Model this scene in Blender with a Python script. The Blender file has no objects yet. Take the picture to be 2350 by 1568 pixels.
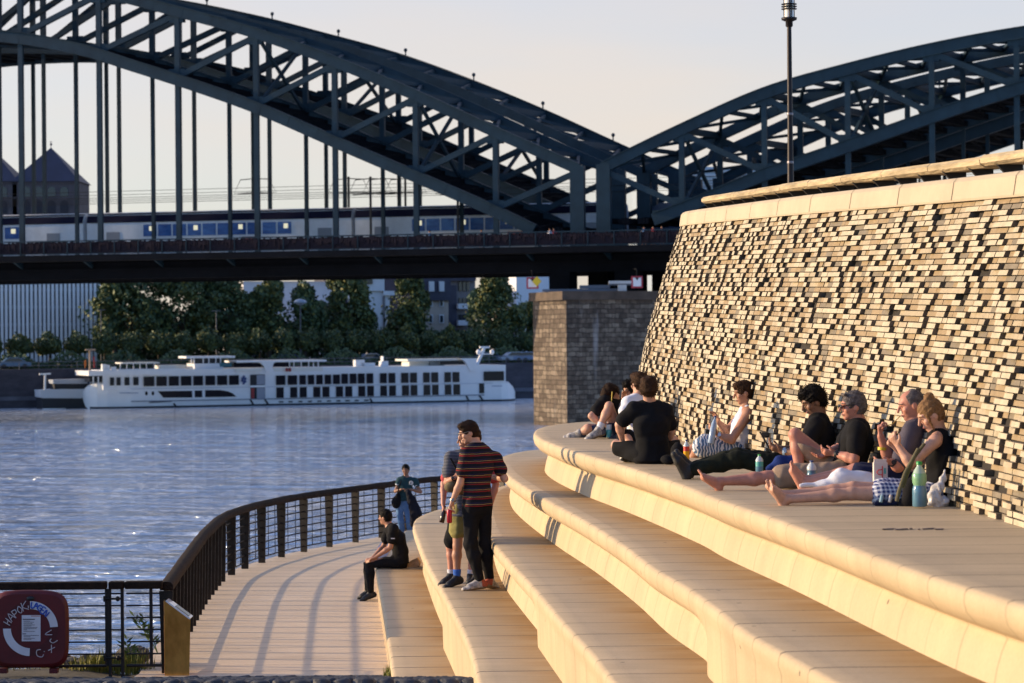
import bpy, bmesh, math, random
import numpy as np
from mathutils import Vector, Matrix, geometry
C = bpy.context
S = C.scene
COL = S.collection
R = math.radians

# ------------------------------------------------------------------ camera
F = 2350.0 * 85.0 / 36.0          # focal length in layout pixels (layout frame 2350 x 1568)
CX, HY = 1175.0, 767.0            # principal point: image centre, horizon line
CAMZ = 4.15                       # eye height above the walkway
ROLL = R(-0.5)
cam = bpy.data.objects.new('camera', bpy.data.cameras.new('camera'))
COL.objects.link(cam)
cam.data.lens = 85.0
cam.data.sensor_width = 36.0
cam.data.shift_y = -(784.0 - HY) / 2350.0
cam.data.clip_start = 0.5
cam.data.clip_end = 6000.0
CAMROT = Matrix.Rotation(R(90), 3, 'X') @ Matrix.Rotation(ROLL, 3, 'Z')
cam.matrix_world = Matrix.Translation((0, 0, CAMZ)) @ CAMROT.to_4x4()
cam.data.dof.use_dof = True
cam.data.dof.focus_distance = 26.0
cam.data.dof.aperture_fstop = 4.0
S.camera = cam

# ------------------------------------------------------------------ world, sun, exposure
SUN_EL, SUN_AZ = 12.0, 10.0       # degrees: elevation; how far the sun stands beyond the exact left
w = bpy.data.worlds.new('World'); S.world = w; w.use_nodes = True
nt = w.node_tree; nt.nodes.clear()
sky = nt.nodes.new('ShaderNodeTexSky'); sky.sky_type = 'NISHITA'; sky.sun_disc = False
sky.sun_elevation = R(SUN_EL); sky.sun_rotation = R(-90 + SUN_AZ)
sky.air_density = 1.0; sky.dust_density = 1.0; sky.ozone_density = 3.0
bg = nt.nodes.new('ShaderNodeBackground'); bg.inputs['Strength'].default_value = 0.135
out = nt.nodes.new('ShaderNodeOutputWorld')
# a thin, even veil of high cloud: takes the colour out of the low sky
veil = nt.nodes.new('ShaderNodeMix'); veil.data_type = 'RGBA'
tc = nt.nodes.new('ShaderNodeTexCoord'); mp = nt.nodes.new('ShaderNodeMapping')
mp.inputs['Scale'].default_value = (1.4, 1.4, 7.0)
nz = nt.nodes.new('ShaderNodeTexNoise'); nz.inputs['Scale'].default_value = 2.2; nz.inputs['Detail'].default_value = 4
rmp = nt.nodes.new('ShaderNodeMapRange')
rmp.inputs['From Min'].default_value = 0.35; rmp.inputs['From Max'].default_value = 0.7
rmp.inputs['To Min'].default_value = 0.42; rmp.inputs['To Max'].default_value = 0.62
nt.links.new(tc.outputs['Generated'], mp.inputs['Vector']); nt.links.new(mp.outputs[0], nz.inputs['Vector'])
nt.links.new(nz.outputs['Fac'], rmp.inputs['Value']); 
sepw = nt.nodes.new('ShaderNodeSeparateXYZ'); nt.links.new(tc.outputs['Generated'], sepw.inputs[0])
lowr = nt.nodes.new('ShaderNodeMapRange'); lowr.inputs['From Min'].default_value = 0.05; lowr.inputs['From Max'].default_value = 1.3
lowr.inputs['To Min'].default_value = 1.4; lowr.inputs['To Max'].default_value = 0.1
nt.links.new(sepw.outputs['Z'], lowr.inputs['Value'])
mulw = nt.nodes.new('ShaderNodeMath'); mulw.operation = 'MULTIPLY'
nt.links.new(rmp.outputs[0], mulw.inputs[0]); nt.links.new(lowr.outputs[0], mulw.inputs[1])
north = nt.nodes.new('ShaderNodeMapRange'); north.inputs['From Min'].default_value = -0.15; north.inputs['From Max'].default_value = 0.5
north.inputs['To Min'].default_value = 0.05; north.inputs['To Max'].default_value = 1.0
nt.links.new(sepw.outputs['Y'], north.inputs['Value'])
mulw2 = nt.nodes.new('ShaderNodeMath'); mulw2.operation = 'MULTIPLY'; mulw2.use_clamp = True
nt.links.new(mulw.outputs[0], mulw2.inputs[0]); nt.links.new(north.outputs[0], mulw2.inputs[1])
nt.links.new(mulw2.outputs[0], veil.inputs[0])
tint = nt.nodes.new('ShaderNodeMix'); tint.data_type = 'RGBA'; tint.blend_type = 'MULTIPLY'; tint.inputs[0].default_value = 1.0
tint.inputs[7].default_value = (1.22, 1.35, 1.66, 1)
nt.links.new(sky.outputs[0], tint.inputs[6]); nt.links.new(tint.outputs[2], veil.inputs[6])
veil.inputs[7].default_value = (4.95, 4.2, 3.55, 1)
nt.links.new(veil.outputs[2], bg.inputs['Color']); nt.links.new(bg.outputs[0], out.inputs[0])

sun = bpy.data.objects.new('sun', bpy.data.lights.new('sun', 'SUN')); COL.objects.link(sun)
sun.data.energy = 4.5; sun.data.angle = R(0.5); sun.data.color = (1.0, 0.735, 0.42)
ce, se = math.cos(R(SUN_EL)), math.sin(R(SUN_EL))
SUNDIR = Vector((-math.cos(R(SUN_AZ)) * ce, math.sin(R(SUN_AZ)) * ce, se))
sun.rotation_euler = SUNDIR.to_track_quat('Z', 'Y').to_euler()
S.view_settings.view_transform = 'Standard'; S.view_settings.look = 'None'
S.view_settings.exposure = 0.43; S.view_settings.gamma = 1.0
S.cycles.max_bounces = 6; S.cycles.glossy_bounces = 3; S.cycles.transmission_bounces = 6
S.cycles.transparent_max_bounces = 8
S.cycles.use_denoising = True
S.cycles.sample_clamp_indirect = 6.0

# ------------------------------------------------------------------ layout helpers
def ray(x, y):
    d = CAMROT @ Vector(((x - CX) / F, -(y - HY) / F, -1.0))
    return d / d.y                                    # one metre of depth
def P(x, y, depth):                                   # a photograph point at a given distance
    return Vector((0, 0, CAMZ)) + ray(x, y) * depth
def G(x, y, z=0.0):                                   # a photograph point on the level z
    r = ray(x, y)
    return Vector((0, 0, CAMZ)) + r * ((z - CAMZ) / r.z)
def PX(v):                                            # back to layout pixels (for checks)
    c = CAMROT.transposed() @ (Vector(v) - Vector((0, 0, CAMZ)))
    return (CX + F * c.x / -c.z, HY - F * c.y / -c.z)

def lerp(a, b, t): return a + (b - a) * t
def catmull(pts, n=8, closed=False):
    pts = [Vector(p) for p in pts]; out = []
    m = len(pts)
    for i in range(m - 1):
        p0 = pts[max(i - 1, 0)]; p1 = pts[i]; p2 = pts[i + 1]; p3 = pts[min(i + 2, m - 1)]
        for k in range(n):
            t = k / n
            out.append(0.5 * ((2 * p1) + (p2 - p0) * t + (2 * p0 - 5 * p1 + 4 * p2 - p3) * t * t + (3 * p1 - p0 - 3 * p2 + p3) * t ** 3))
    out.append(pts[-1]); return out
def resample(pts, step):
    L = [0]
    for a, b in zip(pts, pts[1:]): L.append(L[-1] + (b - a).length)
    n = max(2, int(round(L[-1] / step))); out = []; j = 0
    for i in range(n + 1):
        s = L[-1] * i / n
        while j < len(L) - 2 and L[j + 1] < s: j += 1
        seg = L[j + 1] - L[j]
        out.append(pts[j].lerp(pts[j + 1], 0 if seg == 0 else (s - L[j]) / seg))
    return out

# ------------------------------------------------------------------ objects
def tag(o, label=None, cat=None, group=None, kind=None):
    if label: o['label'] = label
    if cat: o['category'] = cat
    if group: o['group'] = group
    if kind: o['kind'] = kind
    return o
def empty(name, loc, label=None, cat=None, group=None):
    o = bpy.data.objects.new(name, None); COL.objects.link(o); o.location = loc; o.empty_display_size = 0.2
    return tag(o, label, cat, group)
def copy_tree(o, parent=None):
    c = o.copy(); COL.objects.link(c); c.parent = parent
    for ch in list(o.children): copy_tree(ch, c)
    return c
def wloc(o):
    l = Vector(o.location)
    while o.parent: o = o.parent; l = l + o.location
    return l

class MB:
    """collects shapes given in world (or local) coordinates and links them as one mesh object"""
    def __init__(s): s.v = []; s.f = []; s.m = []; s.sm = []
    def add(s, vs, fs, mi=0, smooth=False):
        b = len(s.v); s.v += [tuple(v) for v in vs]
        for f in fs: s.f.append(tuple(b + i for i in f)); s.m.append(mi); s.sm.append(smooth)
    def obox(s, c, ax, ay, az, mi=0):                 # centre and three half-axis vectors
        c, ax, ay, az = map(Vector, (c, ax, ay, az)); vs = []
        for k in (-1, 1):
            for j in (-1, 1):
                for i in (-1, 1): vs.append(c + ax * i + ay * j + az * k)
        s.add(vs, [(0, 2, 3, 1), (4, 5, 7, 6), (0, 1, 5, 4), (2, 6, 7, 3), (0, 4, 6, 2), (1, 3, 7, 5)], mi)
    def box(s, x0, x1, y0, y1, z0, z1, mi=0):
        s.obox(((x0 + x1) / 2, (y0 + y1) / 2, (z0 + z1) / 2), ((x1 - x0) / 2, 0, 0), (0, (y1 - y0) / 2, 0), (0, 0, (z1 - z0) / 2), mi)
    def beam(s, p0, p1, w, h, up=(0, 0, 1), mi=0):    # w across, h along 'up'
        p0, p1 = Vector(p0), Vector(p1); d = (p1 - p0); L = d.length
        if L < 1e-6: return
        d /= L; side = d.cross(Vector(up))
        if side.length < 1e-4: side = d.cross(Vector((0, 1, 0)))
        side.normalize(); u = side.cross(d).normalized()
        s.obox((p0 + p1) / 2, d * L / 2, side * w / 2, u * h / 2, mi)
    def tube(s, pts, r, n=8, mi=0, caps=True, smooth=True):
        pts = [Vector(p) for p in pts]; rs = r if isinstance(r, (list, tuple)) else [r] * len(pts)
        rings = []; prev = None
        for i, p in enumerate(pts):
            t = (pts[min(i + 1, len(pts) - 1)] - pts[max(i - 1, 0)])
            t = t.normalized() if t.length > 1e-9 else Vector((0, 0, 1))
            if prev is None:
                a = Vector((0, 0, 1)) if abs(t.z) < 0.9 else Vector((1, 0, 0))
                u = t.cross(a).normalized()
            else:
                u = (prev - t * prev.dot(t)); u = u.normalized() if u.length > 1e-6 else t.orthogonal().normalized()
            prev = u; v = t.cross(u)
            rings.append([p + (u * math.cos(2 * math.pi * k / n) + v * math.sin(2 * math.pi * k / n)) * rs[i] for k in range(n)])
        vs = [q for rg in rings for q in rg]; fs = []
        for i in range(len(rings) - 1):
            for k in range(n):
                a = i * n + k; b = i * n + (k + 1) % n
                fs.append((a, b, b + n, a + n))
        s.add(vs, fs, mi, smooth)
        if caps:
            s.add(rings[0], [tuple(range(n))[::-1]], mi); s.add(rings[-1], [tuple(range(n))], mi)
    def lathe(s, c, prof, n=16, mi=0, axis=(0, 0, 1), smooth=True):   # prof: [(r, h)]
        c = Vector(c); ax = Vector(axis).normalized(); u = ax.orthogonal().normalized(); v = ax.cross(u)
        vs = []
        for r, h in prof:
            for k in range(n):
                a = 2 * math.pi * k / n
                vs.append(c + ax * h + (u * math.cos(a) + v * math.sin(a)) * max(r, 1e-4))
        fs = []
        for i in range(len(prof) - 1):
            for k in range(n):
                a = i * n + k; b = i * n + (k + 1) % n
                fs.append((a, b, b + n, a + n))
        s.add(vs, fs, mi, smooth)
        if prof[0][0] > 1e-3: s.add(vs[:n], [tuple(range(n))[::-1]], mi)
        if prof[-1][0] > 1e-3: s.add(vs[-n:], [tuple(range(n))], mi)
    def prism(s, poly, off, mi=0):                    # planar outline extruded by a vector
        poly = [Vector(p) for p in poly]; off = Vector(off); n = len(poly)
        tris = geometry.tessellate_polygon([poly])
        s.add(poly, tris, mi); s.add([p + off for p in poly], [t[::-1] for t in tris], mi)
        s.add(poly + [p + off for p in poly], [(i, (i + 1) % n, n + (i + 1) % n, n + i) for i in range(n)], mi)
    def ell(s, c, r, nu=12, nv=8, mi=0, rot=None):
        c = Vector(c); vs = []; fs = []
        for j in range(nv + 1):
            th = math.pi * j / nv
            for i in range(nu):
                ph = 2 * math.pi * i / nu
                q = Vector((r[0] * math.sin(th) * math.cos(ph), r[1] * math.sin(th) * math.sin(ph), r[2] * math.cos(th)))
                vs.append(c + (rot @ q if rot else q))
        for j in range(nv):
            for i in range(nu):
                a = j * nu + i; b = j * nu + (i + 1) % nu
                fs.append((a, a + nu, b + nu, b))
        s.add(vs, fs, mi, True)
    def build(s, name, mats, parent=None, bevel=0, local=False):
        me = bpy.data.meshes.new(name)
        off = wloc(parent) if (parent is not None and not local) else Vector((0, 0, 0))
        me.from_pydata([(v[0] - off.x, v[1] - off.y, v[2] - off.z) for v in s.v], [], s.f)
        for m in (mats if isinstance(mats, (list, tuple)) else [mats]): me.materials.append(m)
        me.polygons.foreach_set('material_index', s.m); me.polygons.foreach_set('use_smooth', s.sm)
        bm = bmesh.new(); bm.from_mesh(me); bmesh.ops.recalc_face_normals(bm, faces=bm.faces[:])
        bm.to_mesh(me); bm.free()
        me.update()
        o = bpy.data.objects.new(name, me); COL.objects.link(o)
        if parent is not None: o.parent = parent
        if bevel:
            b = o.modifiers.new('bevel', 'BEVEL'); b.width = bevel; b.segments = 2; b.limit_method = 'ANGLE'
        return o

# ------------------------------------------------------------------ materials
def mat(name, col, rough=0.7, metal=0.0, var=0.0, vscale=6.0, bump=0.0, bscale=20.0, col2=None, stretch=(1, 1, 1), spec=0.5, emit=None):
    m = bpy.data.materials.new(name); m.use_nodes = True; n = m.node_tree; b = n.nodes['Principled BSDF']
    b.inputs['Base Color'].default_value = (*col, 1); b.inputs['Roughness'].default_value = rough
    b.inputs['Metallic'].default_value = metal; b.inputs['Specular IOR Level'].default_value = spec
    if emit: b.inputs['Emission Color'].default_value = (*emit[0], 1); b.inputs['Emission Strength'].default_value = emit[1]
    if var or bump or col2:
        t = n.nodes.new('ShaderNodeTexCoord'); mpn = n.nodes.new('ShaderNodeMapping'); mpn.inputs['Scale'].default_value = stretch
        n.links.new(t.outputs['Object'], mpn.inputs['Vector'])
    if var or col2:
        z = n.nodes.new('ShaderNodeTexNoise'); z.inputs['Scale'].default_value = vscale; z.inputs['Detail'].default_value = 6
        z.inputs['Roughness'].default_value = 0.65
        n.links.new(mpn.outputs[0], z.inputs['Vector'])
        rp = n.nodes.new('ShaderNodeValToRGB'); rp.color_ramp.elements[0].position = 0.32; rp.color_ramp.elements[1].position = 0.7
        c2 = col2 if col2 else tuple(min(1, c * (1 + var)) for c in col)
        c1 = col if col2 else tuple(c * (1 - var) for c in col)
        rp.color_ramp.elements[0].color = (*c1, 1); rp.color_ramp.elements[1].color = (*c2, 1)
        n.links.new(z.outputs['Fac'], rp.inputs[0]); n.links.new(rp.outputs[0], b.inputs['Base Color'])
    if bump:
        z2 = n.nodes.new('ShaderNodeTexNoise'); z2.inputs['Scale'].default_value = bscale; z2.inputs['Detail'].default_value = 5
        n.links.new(mpn.outputs[0], z2.inputs['Vector'])
        bp = n.nodes.new('ShaderNodeBump'); bp.inputs['Strength'].default_value = min(1, bump); bp.inputs['Distance'].default_value = 0.02
        n.links.new(z2.outputs['Fac'], bp.inputs['Height']); n.links.new(bp.outputs[0], b.inputs['Normal'])
    return m
def nodes_of(m): return m.node_tree, m.node_tree.nodes['Principled BSDF']
def mth(n, op, a, b=None, c=None):
    q = n.nodes.new('ShaderNodeMath'); q.operation = op
    for i, v in enumerate((a, b, c)):
        if v is None: continue
        if isinstance(v, (int, float)): q.inputs[i].default_value = v
        else: n.links.new(v, q.inputs[i])
    return q.outputs[0]
def mixc(n, f, a, b):
    q = n.nodes.new('ShaderNodeMix'); q.data_type = 'RGBA'
    for i, v in ((0, f), (6, a), (7, b)):
        if isinstance(v, (int, float)): q.inputs[i].default_value = v
        elif isinstance(v, tuple): q.inputs[i].default_value = (*v, 1)
        else: n.links.new(v, q.inputs[i])
    return q.outputs[2]
def noise(n, vec, scale, detail=4, rough=0.6):
    q = n.nodes.new('ShaderNodeTexNoise'); q.inputs['Scale'].default_value = scale; q.inputs['Detail'].default_value = detail
    q.inputs['Roughness'].default_value = rough
    n.links.new(vec, q.inputs['Vector']); return q.outputs['Fac']
def worldpos(n, scale=(1, 1, 1)):
    g = n.nodes.new('ShaderNodeNewGeometry'); q = n.nodes.new('ShaderNodeMapping'); q.inputs['Scale'].default_value = scale
    n.links.new(g.outputs['Position'], q.inputs['Vector']); return q.outputs[0]
def maprange(n, v, a, b, c, d):
    q = n.nodes.new('ShaderNodeMapRange'); n.links.new(v, q.inputs['Value'])
    for k, x in zip(('From Min', 'From Max', 'To Min', 'To Max'), (a, b, c, d)): q.inputs[k].default_value = x
    return q.outputs[0]
# ================================================================== SETTING
rng = random.Random(7)
WATER_Z = -4.5
LAND_Z = 0.3

# ---- materials of the setting
def water_material():
    m = bpy.data.materials.new('river_water'); m.use_nodes = True; n, b = nodes_of(m)
    b.inputs['Base Color'].default_value = (0.93, 0.96, 1.0, 1); b.inputs['Metallic'].default_value = 0.6; b.inputs['Roughness'].default_value = 0.10
    b.inputs['IOR'].default_value = 1.6
    p1 = worldpos(n, (0.75, 1, 1)); p2 = worldpos(n, (0.6, 1.0, 1)); p3 = worldpos(n, (0.03, 0.035, 1))
    a = noise(n, p2, 0.9, 4, 0.6); c = noise(n, p1, 2.6, 3, 0.6); big = noise(n, worldpos(n, (0.5, 1, 1)), 0.22, 2, 0.5)
    patch = maprange(n, noise(n, p3, 1.0, 3, 0.6), 0.36, 0.64, 0.55, 1.5)
    h = mth(n, 'ADD', mth(n, 'MULTIPLY', mth(n, 'POWER', a, 1.6), 1.5), mth(n, 'ADD', mth(n, 'MULTIPLY', c, 0.28), mth(n, 'MULTIPLY', big, 1.2)))
    streak = maprange(n, noise(n, worldpos(n, (0.16, 0.55, 1)), 0.6, 4, 0.65), 0.36, 0.64, 0.10, 2.3)
    h = mth(n, 'MULTIPLY', mth(n, 'MULTIPLY', h, patch), streak)
    bp = n.nodes.new('ShaderNodeBump'); bp.inputs['Strength'].default_value = 1.0; bp.inputs['Distance'].default_value = 0.75
    n.links.new(h, bp.inputs['Height']); n.links.new(bp.outputs[0], b.inputs['Normal'])
    return m
def paving_material(name, base, cluster=None, period=0.62, fine=0.155, fstr=0.25, dirt=True):
    m = bpy.data.materials.new(name); m.use_nodes = True; n, b = nodes_of(m)
    b.inputs['Roughness'].default_value = 0.62; b.inputs['Specular IOR Level'].default_value = 0.35
    pos = worldpos(n); sep = n.nodes.new('ShaderNodeSeparateXYZ'); n.links.new(pos, sep.inputs[0]); y = sep.outputs['Y']
    streak = noise(n, worldpos(n, (0.45, 2.4, 0.6)), 1.0, 5, 0.6)
    blot = noise(n, pos, 0.9, 5, 0.6); grain = noise(n, pos, 38.0, 3, 0.7)
    f = mth(n, 'ADD', mth(n, 'MULTIPLY', streak, 0.5), mth(n, 'ADD', mth(n, 'MULTIPLY', blot, 0.35), mth(n, 'MULTIPLY', grain, 0.3)))
    f = maprange(n, f, 0.38, 0.78, 0.0, 1.0)
    col = mixc(n, f, tuple(c * 0.80 for c in base), tuple(min(1, c * 1.14) for c in base))
    # slab joints: real, narrow dark joints that run across the river side
    jn = mth(n, 'SUBTRACT', mth(n, 'FRACT', mth(n, 'DIVIDE', y, period)), 0.5)
    j1 = mth(n, 'LESS_THAN', mth(n, 'ABSOLUTE', jn), 0.02)
    j2 = mth(n, 'LESS_THAN', mth(n, 'ABSOLUTE', mth(n, 'SUBTRACT', mth(n, 'FRACT', mth(n, 'DIVIDE', y, fine)), 0.5)), 0.035)
    rnd = noise(n, worldpos(n, (0.02, 3.0, 0.02)), 1.0, 1)
    gm = n.nodes.new('ShaderNodeNewGeometry'); sn = n.nodes.new('ShaderNodeSeparateXYZ'); n.links.new(gm.outputs['Normal'], sn.inputs[0])
    flat = maprange(n, sn.outputs['Z'], 0.5, 0.9, 0.12, 1.0)
    j2 = mth(n, 'MULTIPLY', j2, flat); j1 = mth(n, 'MULTIPLY', j1, maprange(n, sn.outputs['Z'], 0.5, 0.9, 0.35, 1.0))
    j = mth(n, 'MAXIMUM', mth(n, 'MULTIPLY', j1, maprange(n, rnd, 0.35, 0.65, 0.4, 0.95)), mth(n, 'MULTIPLY', j2, fstr))
    if cluster:
        u = mth(n, 'DIVIDE', mth(n, 'SUBTRACT', y, cluster), 0.15)
        inr = mth(n, 'MULTIPLY', mth(n, 'GREATER_THAN', u, 0.0), mth(n, 'LESS_THAN', u, 3.99))
        k = mth(n, 'MULTIPLY', inr, mth(n, 'LESS_THAN', mth(n, 'ABSOLUTE', mth(n, 'SUBTRACT', mth(n, 'FRACT', u), 0.5)), 0.25))
        j = mth(n, 'MAXIMUM', j, mth(n, 'MULTIPLY', k, 0.97))
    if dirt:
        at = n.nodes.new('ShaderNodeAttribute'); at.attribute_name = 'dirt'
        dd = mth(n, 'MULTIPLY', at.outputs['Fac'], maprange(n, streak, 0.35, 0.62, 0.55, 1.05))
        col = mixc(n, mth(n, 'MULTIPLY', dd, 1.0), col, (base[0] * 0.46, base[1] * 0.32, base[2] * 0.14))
    stain = maprange(n, noise(n, pos, 2.6, 6, 0.75), 0.60, 0.74, 0.0, 0.28)
    col = mixc(n, stain, col, (base[0] * 0.45, base[1] * 0.42, base[2] * 0.38))
    vor = n.nodes.new('ShaderNodeTexVoronoi'); vor.inputs['Scale'].default_value = 2.3; n.links.new(pos, vor.inputs['Vector'])
    col = mixc(n, mth(n, 'MULTIPLY', mth(n, 'LESS_THAN', vor.outputs['Distance'], 0.04), 0.75), col, (0.05, 0.04, 0.03))
    col = mixc(n, j, col, (0.035, 0.028, 0.022))
    n.links.new(col, b.inputs['Base Color'])
    bp = n.nodes.new('ShaderNodeBump'); bp.inputs['Strength'].default_value = 0.25; bp.inputs['Distance'].default_value = 0.01
    n.links.new(mth(n, 'SUBTRACT', grain, mth(n, 'MULTIPLY', j, 1.5)), bp.inputs['Height']); n.links.new(bp.outputs[0], b.inputs['Normal'])
    return m
STONE = (0.53, 0.41, 0.26)

M_water = water_material()
M_walk = paving_material('walkway_paving', (0.76, 0.595, 0.42), None, 0.56, 0.14, 0.30, False)
M_land = mat('far_land', (0.10, 0.10, 0.08), 0.9, var=0.4, vscale=0.08)
M_bank = mat('bank_soil', (0.10, 0.085, 0.06), 0.95, var=0.4, vscale=2, bump=0.6, bscale=6)
M_conc = mat('embankment_concrete', (0.30, 0.26, 0.21), 0.8, var=0.3, vscale=1.5)
M_basalt = mat('basalt_cobble', (0.055, 0.058, 0.068), 0.55, var=0.5, vscale=5, bump=0.4, bscale=40)
M_joint = mat('cobble_joint', (0.02, 0.02, 0.02), 0.95)

# ---- water: one sheet
b = MB(); b.add([(-900, -60, WATER_Z), (900, -60, WATER_Z), (900, 700, WATER_Z), (-900, 700, WATER_Z)], [(0, 1, 2, 3)])
o = b.build('water', M_water); tag(o, kind='structure')

# ---- far bank land with its quay front edge, one sheet to the horizon
QA, QB = P(0, 900, 299), P(1220, 900, 325)
qd = Vector((QB.x - QA.x, QB.y - QA.y, 0)).normalized(); qn = Vector((-qd.y, qd.x, 0))   # qn: away from the river
def quay(u, back=0.0, z=0.0):                        # u metres from x = 0 of the photograph along the far quay
    return Vector((QA.x, QA.y, 0)) + qd * u + qn * back + Vector((0, 0, z))
QL = (QB - QA).length
b = MB(); a0, a1 = quay(-900, 0.5, LAND_Z), quay(1200, 0.5, LAND_Z); b.add([a0, a1, a1 + qn * 3500, a0 + qn * 3500], [(0, 1, 2, 3)])
o = b.build('ground', M_land); tag(o, kind='structure')

# ---- seating steps --------------------------------------------------------------------------------
ZS = [0.5, 1.2, 1.74, 2.28, 2.80]
EDGES = [
    [(899.6, 1548.8), (889.5, 1471.5), (872.7, 1367), (862.6, 1308.5), (862, 1275), (872, 1248), (893, 1232), (922, 1222), (990, 1214)],
    [(1096, 1568), (1083, 1508.5), (1066, 1461), (1046, 1418), (1012, 1354), (978.6, 1293), (955, 1233), (947, 1205), (955, 1189), (982, 1175.7), (1012, 1168), (1090, 1158)],
    [(1405.5, 1568), (1352, 1498), (1284.5, 1424.5), (1217, 1344), (1165, 1287), (1130, 1245), (1110, 1205), (1104, 1165), (1112, 1138), (1135, 1120), (1180, 1109), (1260, 1101)],
    [(1896.6, 1557), (1712, 1453), (1644.5, 1401), (1570, 1347), (1489.6, 1300), (1419, 1246), (1330, 1190), (1251, 1147), (1190, 1110), (1154, 1082), (1145, 1062), (1152, 1047), (1195, 1036), (1260, 1030), (1370, 1027)],
    [(2350, 1390), (2132, 1322), (1981, 1268), (1776, 1191), (1628, 1140), (1560, 1112), (1420, 1066), (1310, 1034), (1245, 1010), (1224, 994), (1236, 982), (1275, 974), (1340, 968), (1445, 964), (1560, 962)],
]
FLUSH = [99.0, 28.6, 23.2, 17.3, 0.0]                # nearer than this the riser is one flush face
PROF = [(-0.16, 0.0), (-0.045, -0.002), (-0.016, -0.012), (-0.003, -0.04), (0.0, -0.085), (-0.012, -0.14), (-0.06, -0.20), (-0.15, -0.245),
        (-0.21, -0.27), (-0.225, -0.29), (-0.215, -0.31), (-0.195, -0.36), (-0.17, -0.45), (-0.15, None)]
def edge_curve(i):
    pts = [G(x, y, ZS[i]) for x, y in EDGES[i]]
    d = pts[0] - pts[1]; d = Vector((d.x, d.y, 0)); d *= (max(0.1, pts[0].y - 5.0)) / max(0.05, -d.y if d.y < 0 else 0.05)
    if i < 2: d = d.normalized() * 6.0
    pts = [pts[0] + d] + pts
    last = pts[-1]; pts.append(Vector((last.x + 4.0, last.y + 0.6, last.z))); pts.append(Vector((12.0, last.y + 1.2, last.z)))
    mono = [pts[0]]
    for p in pts[1:]:
        if p.y <= mono[-1].y + 0.02: p = Vector((p.x, mono[-1].y + 0.02, p.z))
        mono.append(p)
    return resample(catmull(mono, 10), 0.10)
CURVES = [edge_curve(i) for i in range(5)]
def normals2(c):
    out = []
    for i in range(len(c)):
        t = c[min(i + 1, len(c) - 1)] - c[max(i - 1, 0)]; t = Vector((t.x, t.y, 0)).normalized()
        out.append(Vector((-t.y, t.x, 0)))
    return out
def x_at(c, y):
    best = None
    for a, b2 in zip(c, c[1:]):
        if (a.y - y) * (b2.y - y) <= 0 and abs(b2.y - a.y) > 1e-9:
            x = a.x + (b2.x - a.x) * (y - a.y) / (b2.y - a.y)
            best = x if best is None else min(best, x)
    return best
CLUSTER = [None] * 5
STEP_LABEL = ['lowest seating step, low pale stone bench with the seated man in black',
              'second seating step from the walkway, pale stone, with the standing men on it',
              'third seating step, the narrow middle tier right behind the standing men',
              'fourth seating step, wide pale tier just under the terrace where people sit',
              'top seating terrace of pale stone at the foot of the brick wall']
zb = [0.0] + ZS[:-1]
for i in range(5):
    c = CURVES[i]; nr = normals2(c); h = ZS[i] - zb[i]
    vs, fs, dirt, sm = [], [], [], []
    k = len(PROF)
    for p, nn in zip(c, nr):
        t = min(1, max(0, (FLUSH[i] + 0.5 - p.y) / 1.0)); t = t * t * (3 - 2 * t)
        for o_, z_ in PROF:
            z_ = -h - 0.01 if z_ is None else max(z_ * (h / 0.55 if h < 0.55 else 1.0), -h)
            fl = o_ if z_ > -0.09 else -0.012 - 0.02 * (-z_) / h
            q = p + nn * lerp(o_, fl, t)
            vs.append((q.x, q.y, ZS[i] + z_)); dirt.append(0.0)
    for a in range(len(c) - 1):
        for j in range(k - 1):
            fs.append((a * k + j, a * k + k + j, a * k + k + j + 1, a * k + j + 1)); sm.append(True)
    nxt = CURVES[i + 1] if i < 4 else None
    rows = []
    for p, nn in zip(c, nr):
        q = p + nn * PROF[0][0]
        xb = (x_at(nxt, q.y) if nxt else None); xb = (xb + 0.17) if xb is not None else None
        xs = [q.x]
        for off in (-0.58, -0.4, -0.24, -0.1, 0.0, 0.3):
            xs.append(max(xs[-1] + 0.004, (xb if xb is not None else 9.0) + off))
        xs.append(max(xs[-1] + 0.1, 12.2))
        row = []
        for jx, x in enumerate(xs):
            row.append(len(vs)); vs.append((x, q.y, ZS[i]))
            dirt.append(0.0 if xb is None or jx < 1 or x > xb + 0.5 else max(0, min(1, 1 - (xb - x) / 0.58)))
        rows.append(row)
    for r0, r1 in zip(rows, rows[1:]):
        for a in range(len(r0) - 1): fs.append((r0[a], r0[a + 1], r1[a + 1], r1[a])); sm.append(False)
    me = bpy.data.meshes.new('seating_step'); me.from_pydata(vs, [], fs)
    me.attributes.new('dirt', 'FLOAT', 'POINT').data.foreach_set('value', dirt)
    me.polygons.foreach_set('use_smooth', sm)
    me.materials.append(paving_material('step_stone', STONE, CLUSTER[i], 0.9 - 0.07 * i, 0.23, 0.13))
    o = bpy.data.objects.new('seating_step', me); COL.objects.link(o)
    tag(o, STEP_LABEL[i], 'step', 'seating steps along the promenade')

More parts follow.
